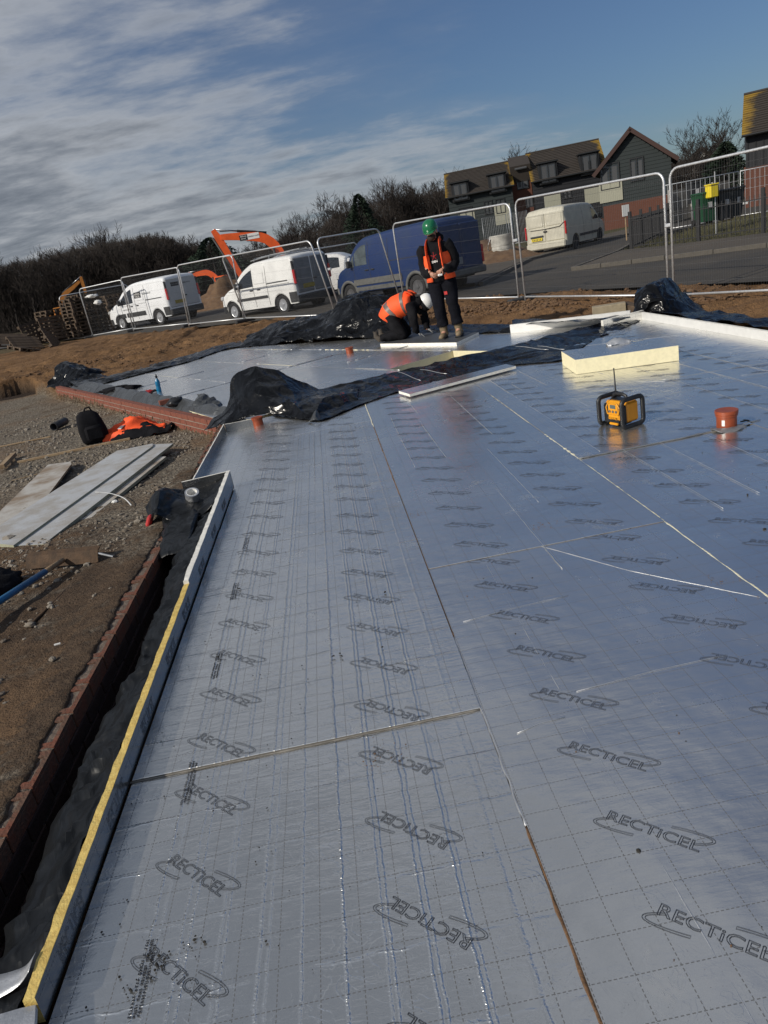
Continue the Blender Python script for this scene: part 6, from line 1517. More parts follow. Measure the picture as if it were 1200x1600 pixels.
def put(loc, rot, label, sc=1):
    global pn
    o = pal0 if pn == 0 else copy_tree(pal0); pn += 1
    o.location = loc; o.rotation_euler = rot; o['label'] = label; o['category'] = 'pallet'; o['group'] = 'timber pallets piled beside the leftmost fence panel'
ORD = ['first', 'second', 'third', 'fourth', 'fifth', 'sixth', 'seventh', 'eighth', 'ninth', 'tenth', 'eleventh', 'twelfth']
STK = [(-12.1, 35.6, 9, .9, 'in the tall stack left of the fence'), (-10.7, 34.9, 11, .82, 'in the tall stack behind the leftmost fence panel'), (-9.4, 35.6, 10, .85, 'in the stack nearest the lettered white van'), (-13.6, 38.0, 6, .8, 'in the low stack at the far left'), (-11.2, 37.5, 12, .9, 'in the rear stack behind the fence')]
for x, y, n, a, lb in STK:
    z = gzb(x, y)+.03
    for k in range(n): put((x+rnd.uniform(-.05, .05), y+rnd.uniform(-.05, .05), z+.152*k), (0, 0, a+rnd.uniform(-.06, .06)), 'brown timber pallet, '+ORD[k]+' from the bottom '+lb)
put((-11.75, 33.9, .95), (math.radians(78), .05, .95), 'pale pallet leaning upright against the tall stack, sunlit'); put((-12.6, 33.7, .85), (math.radians(80), -.1, 1.2), 'dark pallet leaning upright behind the sunlit one')
put((-12.2, 31.6, .55), (math.radians(28), .22, .7), 'pallet lying tilted at the foot of the stacks, nearer the camera'); put((-12.8, 32.0, .75), (math.radians(24), .20, .5), 'upper tilted pallet slumped against the stacks'); put((-11.9, 30.9, .3), (math.radians(10), .3, .9), 'lowest tilted pallet resting on the mud bank')
put((-11.1, 31.5, .4), (math.radians(60), .5, 1.4), 'short end of a broken pallet sticking up by the fence')
M_['exyellow2'] = M_['yellowplastic']
pw = bpy.data.objects
for (x, y, z, s, lb) in ((-9.7, 34.0, 1.92, (.5, .35, .14), 'white bag of packing on the tall pallet stack'), (-9.5, 33.9, 1.6, (.3, .2, .2), 'white paper sack hanging on the pallet stack')):
    blob('packing_bag', lb, 'bag', (x, y, z), (s[0]/2, s[1]/2, s[2]/2), 'paper', 3, .3, .5)

# ------------------------------------------------------------------ people
def limb(mb, pts, rs, n=12, k=4):
    P = catmull([Vector(p) for p in pts], k); R = []
    for i in range(len(P)):
        t = i/k; a = int(min(t, len(rs)-2)); f = t-a; q = rs[a] if not isinstance(rs[a], tuple) else rs[a]; w = rs[min(a+1, len(rs)-1)]
        q = q if isinstance(q, tuple) else (q, q); w = w if isinstance(w, tuple) else (w, w); R.append((q[0]+(w[0]-q[0])*f, q[1]+(w[1]-q[1])*f))
    mb.tube(P, R, n=n); return mb
def skinned(name, verts, edges, radii, m, parent, root=0, sub=2):
    me = bpy.data.meshes.new(name); me.from_pydata(verts, edges, []); me.materials.append(m); o = link(name, me, parent)
    md = o.modifiers.new('skin', 'SKIN'); md.use_smooth_shade = True; sv = me.skin_vertices[0].data
    for i, r in enumerate(radii): sv[i].radius = r if isinstance(r, tuple) else (r, r); sv[i].use_root = (i == root)
    s = o.modifiers.new('sub', 'SUBSURF'); s.levels = sub; s.render_levels = sub; return o
def crumple(o, amp, sc):
    for v in o.data.vertices:
        p = v.co; n = v.normal; v.co = p+n*(amp*(1-2.4*abs(noise.noise(p*sc)))+amp*.5*noise.noise(p*sc*2.3))
def hand(name, wrist, d, nrm, curl, parent, m, side=1, length=.17):
    """palm and five bent fingers. d: direction of hand, nrm: back of hand"""
    d = Vector(d).normalized(); nrm = Vector(nrm); nrm = (nrm-d*nrm.dot(d)).normalized(); s = d.cross(nrm)*side; w = Vector(wrist)
    V = [w, w+d*.045]; E = [(0, 1)]; R = [(.026, .02), (.034, .017)]
    for k, (off, ln) in enumerate(((-.030, .062), (-.010, .075), (.011, .070), (.030, .055))):
        b = w+d*.085+s*off; V.append(b); E.append((1, len(V)-1)); R.append((.0115, .0115)); c = b
        for j in range(3):
            a = curl*(j+1)*.55; c = c+(d*math.cos(a)-nrm*math.sin(a))*(ln/3*1.15); V.append(c); E.append((len(V)-2, len(V)-1)); R.append((.0095-.001*j,)*2)
    b = w+d*.03-s*.030; V.append(b); E.append((1, len(V)-1)); R.append((.013, .013))
    for j in range(2):
        b = b+(d*.7-s*(.65-.5*j)-nrm*.45*(j+curl)).normalized()*.033; V.append(b); E.append((len(V)-2, len(V)-1)); R.append((.0105-.001*j,)*2)
    return skinned(name, V, E, R, m, parent, sub=1)
# standing man
ps = at(700, 528, BZ); man = empty('person', (ps.x+.07, ps.y, BZ), math.radians(-24), label='man standing in a green helmet and open orange vest, looking down at his hands', cat='person')
# local: faces -y
J = dict(pelvis=(0, .02, .93), chest=(0, .03, 1.22), neck=(0, .0, 1.47), head=(-.005, -.045, 1.60), top=(-.005, -.045, 1.70))
V = [(0, .02, .93), (0, .03, 1.08), (0, .03, 1.28), (0, .01, 1.44), (0, -.015, 1.51), (0, -.045, 1.57), (0, -.055, 1.65), (0, -.05, 1.72),
     (.10, .02, .88), (.115, -.01, .50), (.12, .03, .10), (.13, -.08, .04), (-.10, .02, .88), (-.12, -.01, .50), (-.12, .03, .10), (-.14, -.08, .04),
     (.17, .03, 1.39), (.235, .07, 1.15), (.10, -.17, 1.07), (-.17, .03, 1.39), (-.228, .06, 1.15), (-.10, -.18, 1.05)]
E = [(0, 1), (1, 2), (2, 3), (3, 4), (4, 5), (5, 6), (6, 7), (0, 8), (8, 9), (9, 10), (10, 11), (0, 12), (12, 13), (13, 14), (14, 15), (3, 16), (16, 17), (17, 18), (3, 19), (19, 20), (20, 21)]
R = [(.13, .10), (.13, .10), (.15, .10), (.07, .07), (.055, .055), (.07, .08), (.082, .095), (.06, .075), .085, .06, .045, .035, .085, .06, .045, .035, .045, .036, .026, .045, .036, .026]
skinned('body', V, E, [r if isinstance(r, tuple) else (r, r) for r in R], M_['skin'], man)
# face
mb = MB(); mb.ell((0, -.145, 1.615), (.014, .02, .026), n=8, m=6); 
mb.build('nose', M_['skin'], man, smooth=True)
mb = MB(); mb.ell((0, -.085, 1.545), (.068, .062, .055), n=16, m=10, bump=.1); mb.build('beard', M_['beard'], man, smooth=True)
for sx in (-1, 1):
    MB().ell((sx*.030, -.135, 1.640), (.010, .006, .005), n=8, m=6).build('eye', M_['black'], man, smooth=True); MB().box((sx*.030, -.140, 1.656), (.034, .01, .007)).build('eyebrow', M_['beard'], man)
    MB().ell((sx*.088, -.04, 1.62), (.012, .022, .034), n=8, m=6).build('ear', M_['skin'], man, smooth=True)
MB().box((0, -.150, 1.582), (.036, .008, .006)).build('mouth', mat('lips', (.25, .09, .07), .6), man)
hl = MB(); Mh = Matrix.Rotation(math.radians(20), 3, 'X'); c = Vector((0, -.045, 1.665))
hl.lathe([(.128, 0), (.127, .03), (.118, .075), (.095, .115), (.06, .138), (.02, .147), (0, .147)], c=c, M=Mh @ Matrix.Diagonal((.92, 1.08, 1)), n=28)
hl.add([Mh @ Vector(v)+c for v in [(-.10, -.09, .004), (-.07, -.16, -.006), (0, -.185, -.010), (.07, -.16, -.006), (.10, -.09, .004), (-.10, -.09, .014), (-.07, -.155, .008), (0, -.18, .004), (.07, -.155, .008), (.10, -.09, .014)]], [(0, 1, 6, 5), (1, 2, 7, 6), (2, 3, 8, 7), (3, 4, 9, 8), (5, 6, 7, 8, 9), (0, 4, 3, 2, 1)])
hl.tube([Mh @ Vector((0, .12*math.cos(a), .15*math.sin(a)*.98))+c for a in (.5, .9, 1.3, 1.7, 2.1, 2.5)], (.012, .004), n=6)
hl.build('helmet', M_['helmetgreen'], man, smooth=40)
# trousers
tr_ = MB()
for sx in (-1, 1): limb(tr_, [(sx*.085, .025, .96), (sx*.105, .02, .80), (sx*.118, -.005, .50), (sx*.122, .025, .30), (sx*.122, .03, .20)], [(.115, .125), (.105, .115), (.076, .085), (.075, .085), (.082, .09)], n=14, k=6)
tr_.ell((0, .02, .95), (.17, .125, .12), n=18, m=10); o = tr_.build('trousers', M_['navycloth'], man, smooth=True); crumple(o, .014, 8)
mb = MB(); mb.box((.06, -.103, .70), (.05, .006, .05)); mb.build('trouser_logo', M_['redplastic'], man)
for sx in (-1, 1):
    mb = MB(); x = sx*.124; limb(mb, [(x, .03, .34), (x, .032, .22), (x, .035, .10), (x, .03, .05)], [(.066, .076), (.06, .068), (.052, .062), (.05, .075)], n=14, k=4)
    mb.tube([(x, .09, .045), (x+.005*sx, .0, .055), (x+.015*sx, -.09, .045), (x+.02*sx, -.16, .035)], [(.045, .045), (.052, .055), (.052, .042), (.038, .03)], n=14)
    b = mb.build('boot', M_['boot'], man, smooth=True); MB().bbox((x+.01*sx, -.035, .012), (.105, .27, .024), .01).build('sole', M_['black'], b)
# hoodie
hd_ = MB(); rings = []
for z, w, d, y in ((.90, .185, .135, .02), (1.0, .18, .13, .025), (1.12, .185, .13, .03), (1.25, .205, .135, .03), (1.36, .21, .125, .025), (1.43, .17, .11, .02), (1.48, .10, .085, .01), (1.52, .078, .078, .0)):
    rings.append([Vector((w*math.cos(a), y+d*math.sin(a), z)) for a in [2*PI*k/22 for k in range(22)]])
hd_.loft(rings)
limb(hd_, [(.17, .03, 1.41), (.22, .045, 1.34), (.242, .075, 1.14), (.205, -.03, 1.05), (.115, -.145, 1.075)], [.09, .088, .078, .068, .048], n=12, k=6)
limb(hd_, [(-.17, .03, 1.41), (-.22, .04, 1.34), (-.235, .065, 1.14), (-.20, -.04, 1.04), (-.11, -.155, 1.055)], [.09, .088, .078, .068, .048], n=12, k=6)
hd_.ell((0, .08, 1.50), (.13, .10, .10), n=16, m=10, bump=.15)
o = hd_.build('hoodie', M_['blackcloth'], man, smooth=True); crumple(o, .017, 8)
t2 = text_mesh('DEN', .045, bold=.001); t2.materials.append(M_['paper']); q = link('chest_lettering', t2, man); q.matrix_local = Matrix.Translation((-.01, -.128, 1.19)) @ Matrix.Rotation(PI/2, 4, 'X')
mb = MB()
for k in range(5):
    a = PI/2+k*2*PI/5; mb.tube([(-.01, -.118, 1.27), (-.01+.05*math.cos(a), -.115, 1.27+.06*math.sin(a))], (.006, .004), n=5)
mb.build('chest_emblem', M_['redplastic'], man)
# open vest
def vest(parent, rings_, gap, m, bands, name='vest'):
    mb = MB(); n = 26; vs = []; fs = []; a0, a1 = gap
    for (z, w, d, y, x) in rings_:
        for k in range(n+1):
            a = a0+(a1-a0)*k/n; vs.append(Vector((x+w*math.cos(a), y+d*math.sin(a), z)))
    R_ = len(rings_)
    for i in range(R_-1):
        for k in range(n): fs.append((i*(n+1)+k, i*(n+1)+k+1, (i+1)*(n+1)+k+1, (i+1)*(n+1)+k))
    mb.add(vs, fs); o = mb.build(name, m, parent, smooth=True, recalc=False); crumple(o, .008, 8)
    md = o.modifiers.new('t', 'SOLIDIFY'); md.thickness = .008; md.offset = 1
    for i0, f0, f1 in bands:
        vs = []
        for f in (f0, f1):
            ra, rb = rings_[i0], rings_[i0+1]; z, w, d, y, x = [p+(q_-p)*f for p, q_ in zip(ra, rb)]
            for k in range(n+1): a = a0+(a1-a0)*k/n; vs.append(Vector((x+(w+.014)*math.cos(a), y+(d+.014)*math.sin(a), z)))
        b = MB().add(vs, [(k, k+1, n+2+k, n+1+k) for k in range(n)]).build('reflective_band', M_['reflective'], o, smooth=True, recalc=False)
    return o
g = .42
vo = vest(man, [(.90, .225, .165, .03, 0), (1.0, .215, .16, .03, 0), (1.1, .21, .155, .03, 0), (1.2, .215, .15, .03, 0), (1.30, .205, .15, .03, 0)], (-PI/2+g, 1.5*PI-g), M_['hivis'], [(0, .75, 1.3), ])
for sx in (-1, 1):       # front panels over the shoulders
    mb = MB(); P = [(sx*.115, -.118, 1.08), (sx*.115, -.125, 1.20), (sx*.115, -.125, 1.32), (sx*.11, -.10, 1.42), (sx*.105, -.02, 1.475), (sx*.11, .07, 1.46), (sx*.11, .15, 1.36), (sx*.11, .17, 1.22)]
    P = catmull([Vector(p) for p in P], 4); mb.tube(P, (.058, .010), n=10); sp_ = mb.build('shoulder_panel', M_['hivis'], vo, smooth=True)
    P2_ = [p+Vector((0, -.012 if p.y < 0 else .012, .008)) for p in P]; MB().tube(P2_, (.018, .006), n=6).build('reflective_stripe', M_['reflective'], vo, smooth=True)
hand('hand', (.10, -.16, 1.075), (-.75, -.35, -.55), (.2, -.8, .5), 1.0, man, M_['skin'], 1)
hand('hand', (-.095, -.17, 1.055), (.65, -.35, -.60), (-.3, -.8, .4), 1.1, man, M_['skin'], -1)
o = MB().bbox((0, 0, 0), (.07, .05, .03), .008).build('small_box', M_['paper']); o.location = man.matrix_basis @ Vector((.0, -.235, 1.0)) if False else Matrix.Translation(man.location) @ Matrix.Rotation(math.radians(-24), 4, 'Z') @ Vector((.01, -.235, .985)); tag(o, 'small pale object held in the hands of the standing man', 'object in hand')

# kneeling man: local +x forwards, crawling on hands and knees
pk = at(634, 529, BZ); kn = empty('person', (pk.x-.02, pk.y+.1, BZ), math.radians(-22), label='man kneeling bent over in a white helmet and closed orange vest', cat='person')
V = [(-.16, 0, .38), (-.06, 0, .50), (.12, 0, .58), (.28, 0, .56), (.37, 0, .53), (.46, 0, .50), (.54, 0, .50),
     (-.17, .11, .34), (.04, .14, .075), (-.36, .15, .06), (-.46, .15, .10), (-.17, -.11, .34), (.04, -.13, .075), (-.36, -.14, .06), (-.46, -.14, .10),
     (.28, .18, .50), (.36, .22, .28), (.40, .16, .06), (.26, -.18, .50), (.29, -.23, .27), (.30, -.18, .06)]
E = [(0, 1), (1, 2), (2, 3), (3, 4), (4, 5), (5, 6), (0, 7), (7, 8), (8, 9), (9, 10), (0, 11), (11, 12), (12, 13), (13, 14), (3, 15), (15, 16), (16, 17), (3, 18), (18, 19), (19, 20)]
R = [(.12, .10), (.12, .10), (.13, .11), (.10, .09), (.06, .06), (.085, .085), (.07, .07), .08, .06, .045, .035, .08, .06, .045, .035, .06, .045, .03, .06, .045, .03]
skinned('body', V, E, [r if isinstance(r, tuple) else (r, r) for r in R], M_['skin'], kn)
tr_ = MB()
for sy in (-1, 1):
    limb(tr_, [(-.15, sy*.09, .40), (-.08, sy*.12, .25), (.03, sy*.135, .085), (-.04, sy*.14, .075), (-.22, sy*.145, .075), (-.37, sy*.145, .075)], [(.125, .13), (.105, .11), (.082, .078), (.075, .07), (.072, .07), (.05, .05)], n=14, k=5)
    mb = MB(); mb.tube([(-.34, sy*.145, .06), (-.40, sy*.147, .06), (-.45, sy*.15, .12), (-.455, sy*.15, .20)], [(.05, .045), (.052, .05), (.048, .05), (.036, .03)], n=12); mb.tube([(-.42, sy*.145, .04), (-.47, sy*.15, .13), (-.48, sy*.15, .21)], (.042, .012), n=8)
    mb.build('boot', M_['boot'] if False else mat('muddy work boot', (.055, .045, .035), .8, var=.4, vs=15), kn, smooth=True)
tr_.ell((-.15, 0, .40), (.15, .185, .145), n=18, m=10); o = tr_.build('trousers', M_['blackcloth'], kn, smooth=True); crumple(o, .018, 8)
hd_ = MB(); rings = []
for t, w, h_, c in ((0, .165, .14, (-.20, .42)), (.2, .18, .155, (-.10, .50)), (.45, .20, .165, (.04, .56)), (.7, .215, .155, (.18, .575)), (.88, .19, .13, (.30, .56)), (1, .10, .09, (.37, .535))):
    tx = Vector((.8, 0, .25)).normalized(); n_ = Vector((-tx.z, 0, tx.x)); rings.append([Vector((c[0], 0, c[1]))+Vector((0, w*math.cos(a), 0))+n_*(h_*math.sin(a)) for a in [2*PI*k/22 for k in range(22)]])
hd_.loft(rings)
limb(hd_, [(.26, .17, .54), (.31, .22, .44), (.36, .235, .28), (.385, .20, .16), (.40, .17, .09)], [.082, .075, .062, .055, .042], n=12, k=5)
limb(hd_, [(.25, -.17, .54), (.28, -.23, .44), (.29, -.245, .28), (.295, -.21, .16), (.30, -.18, .09)], [.085, .078, .064, .055, .042], n=12, k=5)
hd_.ell((.36, 0, .56), (.10, .11, .09), n=14, m=10, bump=.15); hd_.ell((.46, 0, .50), (.09, .095, .10), n=14, m=10)
o = hd_.build('hoodie', M_['blackcloth'], kn, smooth=True); crumple(o, .018, 8)
# vest over the back
rings = []; pr = [(-.235, .36, .19, .165), (-.14, .47, .20, .175), (-.02, .545, .212, .185), (.10, .58, .222, .18), (.20, .585, .222, .17), (.26, .58, .19, .155)]
n = 26; vs = []; fs = []
for i, (x, z, w, h_) in enumerate(pr):
    a = Vector((pr[min(i+1, 5)][0]-pr[max(i-1, 0)][0], 0, pr[min(i+1, 5)][1]-pr[max(i-1, 0)][1])).normalized(); n_ = Vector((-a.z, 0, a.x))
    for k in range(n): q = 2*PI*k/n; vs.append(Vector((x, 0, z))+Vector((0, w*math.cos(q), 0))+n_*(h_*math.sin(q)))
for i in range(5):
    for k in range(n): fs.append((i*n+k, i*n+(k+1) % n, (i+1)*n+(k+1) % n, (i+1)*n+k))
vo = MB().add(vs, fs).build('vest', M_['hivis'], kn, smooth=True); crumple(vo, .012, 8); md = vo.modifiers.new('t', 'SOLIDIFY'); md.thickness = .01; md.offset = 1
V_ = [Vector(v) for v in vs]
for i0, f0, f1 in ((1, .0, .5), (3, .0, .5)):
    bv = []
    for f in (f0, f1):
        for k in range(n):
            p = V_[i0*n+k].lerp(V_[(i0+1)*n+k], f); c = Vector(((pr[i0][0]*(1-f)+pr[i0+1][0]*f), 0, pr[i0][1]*(1-f)+pr[i0+1][1]*f)); bv.append(c+(p-c)*1.10)
    MB().add(bv, [(k, (k+1) % n, n+(k+1) % n, n+k) for k in range(n)]).build('reflective_band', M_['reflective'], vo, smooth=True, recalc=False)
for sy in (-1, 1): MB().tube(catmull([Vector(p) for p in [(.18, sy*.12, .775), (.24, sy*.12, .755), (.31, sy*.11, .70)]], 3), (.05, .012), n=8).build('shoulder_panel', M_['hivis'], vo, smooth=True)
hl = MB(); Mh = Matrix.Rotation(math.radians(62), 3, 'Y'); c = Vector((.475, 0, .545))
hl.lathe([(.125, 0), (.125, .03), (.117, .075), (.095, .115), (.06, .138), (.02, .147), (0, .147)], c=c, M=Mh @ Matrix.Diagonal((1.08, .92, 1)), n=28)
hl.build('helmet', M_['helmetwhite'], kn, smooth=40)
gm = mat('grey work glove', (.22, .22, .22), .8, var=.2)
hand('glove', (.40, .17, .085), (.75, -.15, -.45), (0, 0, 1), .35, kn, gm, 1); hand('glove', (.30, -.18, .085), (.85, .1, -.45), (0, 0, 1), .35, kn, gm, -1)

# ------------------------------------------------------------------ houses
def clad_mat(name, c, board=.18, vertical=True):
    m = bpy.data.materials.new(name); m.use_nodes = True; t = m.node_tree; p = t.nodes['Principled BSDF']; tcx = t.nodes.new('ShaderNodeTexCoord')
    n = nd(t, 'ShaderNodeTexNoise', i_Scale=.8, i_Detail=5.); t.links.new(tcx.outputs['Object'], n.inputs[0])
    t.links.new(mixc(t, n.outputs[0], tuple(q*.7 for q in c), tuple(q*1.3 for q in c)), p.inputs['Base Color']); p.inputs['Roughness'].default_value = .8; return m
M_['clad_green'] = clad_mat('dark green-grey cladding', (.017, .024, .025)); M_['clad_black'] = clad_mat('black cladding', (.009, .010, .013)); M_['clad_grey'] = clad_mat('charcoal cladding', (.015, .016, .019))
def roof_mat():
    m = bpy.data.materials.new('lichen roof tiles'); m.use_nodes = True; t = m.node_tree; p = t.nodes['Principled BSDF']; tcx = t.nodes.new('ShaderNodeTexCoord')
    n = nd(t, 'ShaderNodeTexNoise', i_Scale=1.6, i_Detail=8., i_Roughness=.7); t.links.new(tcx.outputs['Object'], n.inputs[0])
    a = nd(t, 'ShaderNodeAttribute', attribute_name='lichen')
    f = ramp(t, mth(t, 'ADD', mth(t, 'MULTIPLY', n.outputs[0], .7), mth(t, 'MULTIPLY', a.outputs['Fac'], .62)), [(.62, 0.), (.86, 1.)])
    t.links.new(mixc(t, f, mixc(t, n.outputs[0], (.026, .021, .018), (.052, .042, .034)), (.26, .16, .02)), p.inputs['Base Color']); p.inputs['Roughness'].default_value = .9; return m
M_['roof'] = roof_mat()
M_['frame_black'] = mat('black window frame', (.012, .013, .014), .5); M_['win'] = mat('house window glass', (.03, .035, .04), .06, var=0, coat=.5)
M_['curtain'] = mat('white curtain', (.06, .063, .068), .8, var=.1); M_['panel_cream'] = mat('cream infill panel', (.33, .325, .25), .7, var=.05)
M_['bark_dark'] = mat('dark barge board', (.05, .025, .02), .8); M_['housebrick'] = mat('orange red brick', (.12, .043, .025), .85, col2=(.085, .032, .021), vs=25); M_['chimney'] = M_['housebrick']
M_['render_white'] = mat('white render', (.62, .62, .60), .8, var=.08)
def window(root, x, z, w, h, y, panes=2, curtain=True):
    """window in a wall facing local -y at depth y"""
    f = MB(); t = .07
    f.box((x, y-.02, z+h/2-t/2), (w, .10, t)); f.box((x, y-.02, z-h/2+t/2), (w, .10, t)); f.box((x-w/2+t/2, y-.02, z), (t, .10, h-2*t)); f.box((x+w/2-t/2, y-.02, z), (t, .10, h-2*t))
    for k in range(1, panes): f.box((x-w/2+w*k/panes, y-.02, z), (.06, .09, h-2*t))
    o = f.build('window', M_['frame_black'], root); MB().box((x, y+.015, z), (w-.1, .02, h-.1)).build('pane', M_['win'], o)
    if curtain:
        c = MB()
        for k in range(panes): c.box((x-w/2+w*(k+.5)/panes, y-.0, z-.02), (w/panes*.5, .012, h*.72))
        c.build('curtain', M_['curtain'], o)
    return o
def cladding(root, x0, x1, z0, z1, y, mk, step=.20, vertical=False, gable=None):
    """weatherboards standing proud of a wall facing local -y; each board a piece"""
    ms = {}
    z = z0
    while z < z1-.02:
        h = min(step, z1-z); a, b = x0, x1
        if gable and z+h/2 > gable[0]:
            g0, zp, xm = gable; k = (zp-(z+h*.9))/(zp-g0); a = xm-(xm-x0)*max(k, .02); b = xm+(x1-xm)*max(k, .02)
        key = round(b-a, 2)
        R = Matrix.Rotation(-.10, 3, 'X')
        o = MB().box((0, 0, 0), (b-a, .022, h*1.06), R).build('cladding_board', M_[mk], root) if key not in ms else ms[key].copy()
        if key in ms: COL.objects.link(o)
        ms[key] = o; o.location = ((a+b)/2, y-.02, z+h/2); z += step
def roof_slope(root, x0, x1, ye, ze, yr, zr, lich=(0., 1.), rows=18, name='roof', sidebands=True):
    """rows of tiles stepping up from the eaves (ye,ze) to the ridge (yr,zr)"""
    g = MB(); att = []; n = max(4, int((x1-x0)/.6)); e = Vector((0, yr-ye, zr-ze)); nrm = Vector((0, -(zr-ze), (yr-ye))).normalized()
    if nrm.z < 0: nrm = -nrm
    o = MB().box(((x0+x1)/2, (ye+yr)/2, (ze+zr)/2-.06), (x1-x0, e.length, .10), Matrix.Rotation(math.atan2(zr-ze, yr-ye), 3, 'X')).build(name, M_['roof'], root)
    for r in range(rows):
        a = Vector((0, ye, ze))+e*(r/rows); b = Vector((0, ye, ze))+e*((r+1.08)/rows); vs = []; fs = []
        for k in range(n+1):
            x = x0+(x1-x0)*k/n; w = .012*nz((x, r*1.0, 0), .8, 2)
            vs += [Vector((x, 0, 0))+a+nrm*(.075+w), Vector((x, 0, 0))+b+nrm*(.02+w), Vector((x, 0, 0))+a+nrm*(.0)]
        for k in range(n): fs += [(3*k, 3*k+3, 3*k+4, 3*k+1), (3*k+2, 3*k+5, 3*k+3, 3*k)]
        m = MB().add(vs, fs).build('tile_row', M_['roof'], o, recalc=False); at_ = m.data.attributes.new('lichen', 'FLOAT', 'POINT')
        for i, v in enumerate(m.data.vertices):
            sx = (v.co.x-x0)/(x1-x0); at_.data[i].value = max(0, max(1-sx/.10 if lich[0] else 0, 1-(1-sx)/.12 if lich[1] else 0))*.9+.5*max(0, (r-rows+3)/3)
    return o
def house_block(root, x0, x1, d, eave, ridge, mk, lich=(1, 1)):
    y0 = 0; MB().box(((x0+x1)/2, d/2, eave/2), (x1-x0, d, eave)).build('wall', M_[mk], root)
    # gable ends
    for x in (x0, x1):
        MB().prism([(0, eave), (d, eave), (d/2, ridge-.05)], x-.08, x+.08, M=Matrix(((0, 0, 1), (1, 0, 0), (0, 1, 0)))).build('gable', M_[mk], root)
    roof_slope(root, x0-.2, x1+.2, -.45, eave-.25, d/2, ridge, lich); roof_slope(root, x0-.2, x1+.2, d+.45, eave-.25, d/2, ridge, (0, 0), rows=10)
    MB().tube([(x0-.2, -.5, eave-.28), (x1+.2, -.5, eave-.28)], .07, n=6).build('gutter', M_['frame_black'], root); MB().tube([(x0-.2, d/2, ridge+.05), (x1+.2, d/2, ridge+.05)], .10, n=6).build('ridge_tiles', M_['roof'], root)
def dormer(root, x, z, w=1.2, h=1.35, y=-.35):
    o = MB().bbox((x, y+.8, z), (w+.3, 1.6, h+.2), .02).build('dormer', M_['clad_black'], root); MB().box((x, y+.75, z+h/2+.16), (w+.55, 1.9, .10)).build('dormer_roof', M_['frame_black'], o)
    f = MB(); t = .08; yy = y-.02
    for c_, d_ in (((x, yy, z+h/2-t/2), (w, .08, t)), ((x, yy, z-h/2+t/2), (w, .08, t)), ((x-w/2+t/2, yy, z), (t, .08, h)), ((x+w/2-t/2, yy, z), (t, .08, h)), ((x, yy, z), (t, .07, h))): f.box(c_, d_)
    f.build('window_frame', M_['frame_black'], o); MB().box((x, y+.0, z), (w-.1, .03, h-.1)).build('pane', M_['win'], o)
    for s_ in (-.25, .25): MB().box((x+s_*w, y-.018, z), (w*.28, .012, h*.75)).build('curtain', M_['curtain'], o)
# house frames: y axis away from the camera. placed by real distance along the viewing rays
def frame_at(u, v, y, ang): p = aty(u, v, y); return p, ang
def facade(p, d, u, v):
    r = ray(u, v); k = r.x/r.y; t = (k*p.y-p.x)/(d[0]-k*d[1]); return Vector((p.x+d[0]*t, p.y+d[1]*t, 0))
HY = 72.
pL = aty(712, 400, HY+2); pR = facade(pL, (.975, -.22), 947, 250)
ha = math.atan2(pR.y-pL.y, pR.x-pL.x); wT = math.hypot(pR.x-pL.x, pR.y-pL.y); gzH = -.3
t1 = empty('terraced_house', (pL.x, pL.y, gzH), ha, label='left terraced house with green-grey walls and mossy tiled roof with two dormers', cat='house')
k = wT/235.; X = lambda u: (u-712)*k
def zpx(u, v, y): return aty(u, v, y).z-gzH
R1 = zpx(760, 258, HY+3); E1 = zpx(712, 303, HY)
house_block(t1, 0, X(809), 7, E1+.1, R1, 'clad_green')
for u, v in ((732, 296), (788, 284)): dormer(t1, X(u), zpx(u, v, HY), 1.35, 1.45)
for u, v, w, h in ((736, 331, 1.3, 1.1), (771, 322, .8, 1.2), (789, 320, .9, 1.3)): window(t1, X(u), zpx(u, v, HY), w, h, -.03)
for u, v in ((737, 346), (791, 334)): MB().box((X(u), -.05, zpx(u, v, HY)), (1.5, .05, 1.7)).build('infill_panel', M_['panel_cream'], t1)
MB().box((X(720), -.06, 1.1), (1.2, .05, 2.1)).build('door', M_['frame_black'], t1); MB().box((X(760), -.04, .6), (X(809)*.9, .05, 1.2)).build('brick_plinth', M_['housebrick'], t1)
cladding(t1, 0, X(809), 1.4, E1-.2, -.0, 'clad_green', .32)
t2_ = empty('terraced_house', t1.location, ha, label='narrow red brick link house with rooflight between the two mossy roofs', cat='house')
E2 = zpx(825, 283, HY+1); MB().box(((X(809)+X(840))/2, 4.3, E2/2+.4), (X(840)-X(809)-.1, 6, E2+.8)).build('wall', M_['housebrick'], t2_); 
MB().box(((X(809)+X(840))/2, 2.4, E2+1.3), (X(840)-X(809)-.06, 3, 1.5), Matrix.Rotation(.35, 3, 'X')).build('roof', M_['roof'], t2_)
MB().box((X(825), .92, E2+1.35), (1.1, .1, .7), Matrix.Rotation(-1.0, 3, 'X')).build('rooflight', M_['curtain'], t2_); window(t2_, X(826), zpx(826, 280, HY+1.5), 1.1, 1.5, 1.26)
t3 = empty('terraced_house', t1.location, ha, label='middle terraced house with near black walls, mossy tiled roof and two dormers', cat='house')
R3 = zpx(890, 228, HY+3); E3 = zpx(845, 276, HY)
house_block(t3, X(840), X(944), 7, E3-.1, R3, 'clad_black')
for u, v in ((863, 270), (923, 257)): dormer(t3, X(u), zpx(u, v, HY), 1.4, 1.6)
for u, v, w, h in ((888, 303, .8, .8), (832, 315, .7, .9)): window(t3, X(u), zpx(u, v, HY), w, h, -.03)
for u, v in ((866, 316), (925, 306)): MB().box((X(u), -.05, zpx(u, v, HY)), (1.5, .05, 1.3)).build('infill_panel', M_['panel_cream'], t3)
cladding(t3, X(840), X(944), 1.2, E3-.2, 0, 'clad_black', .32)
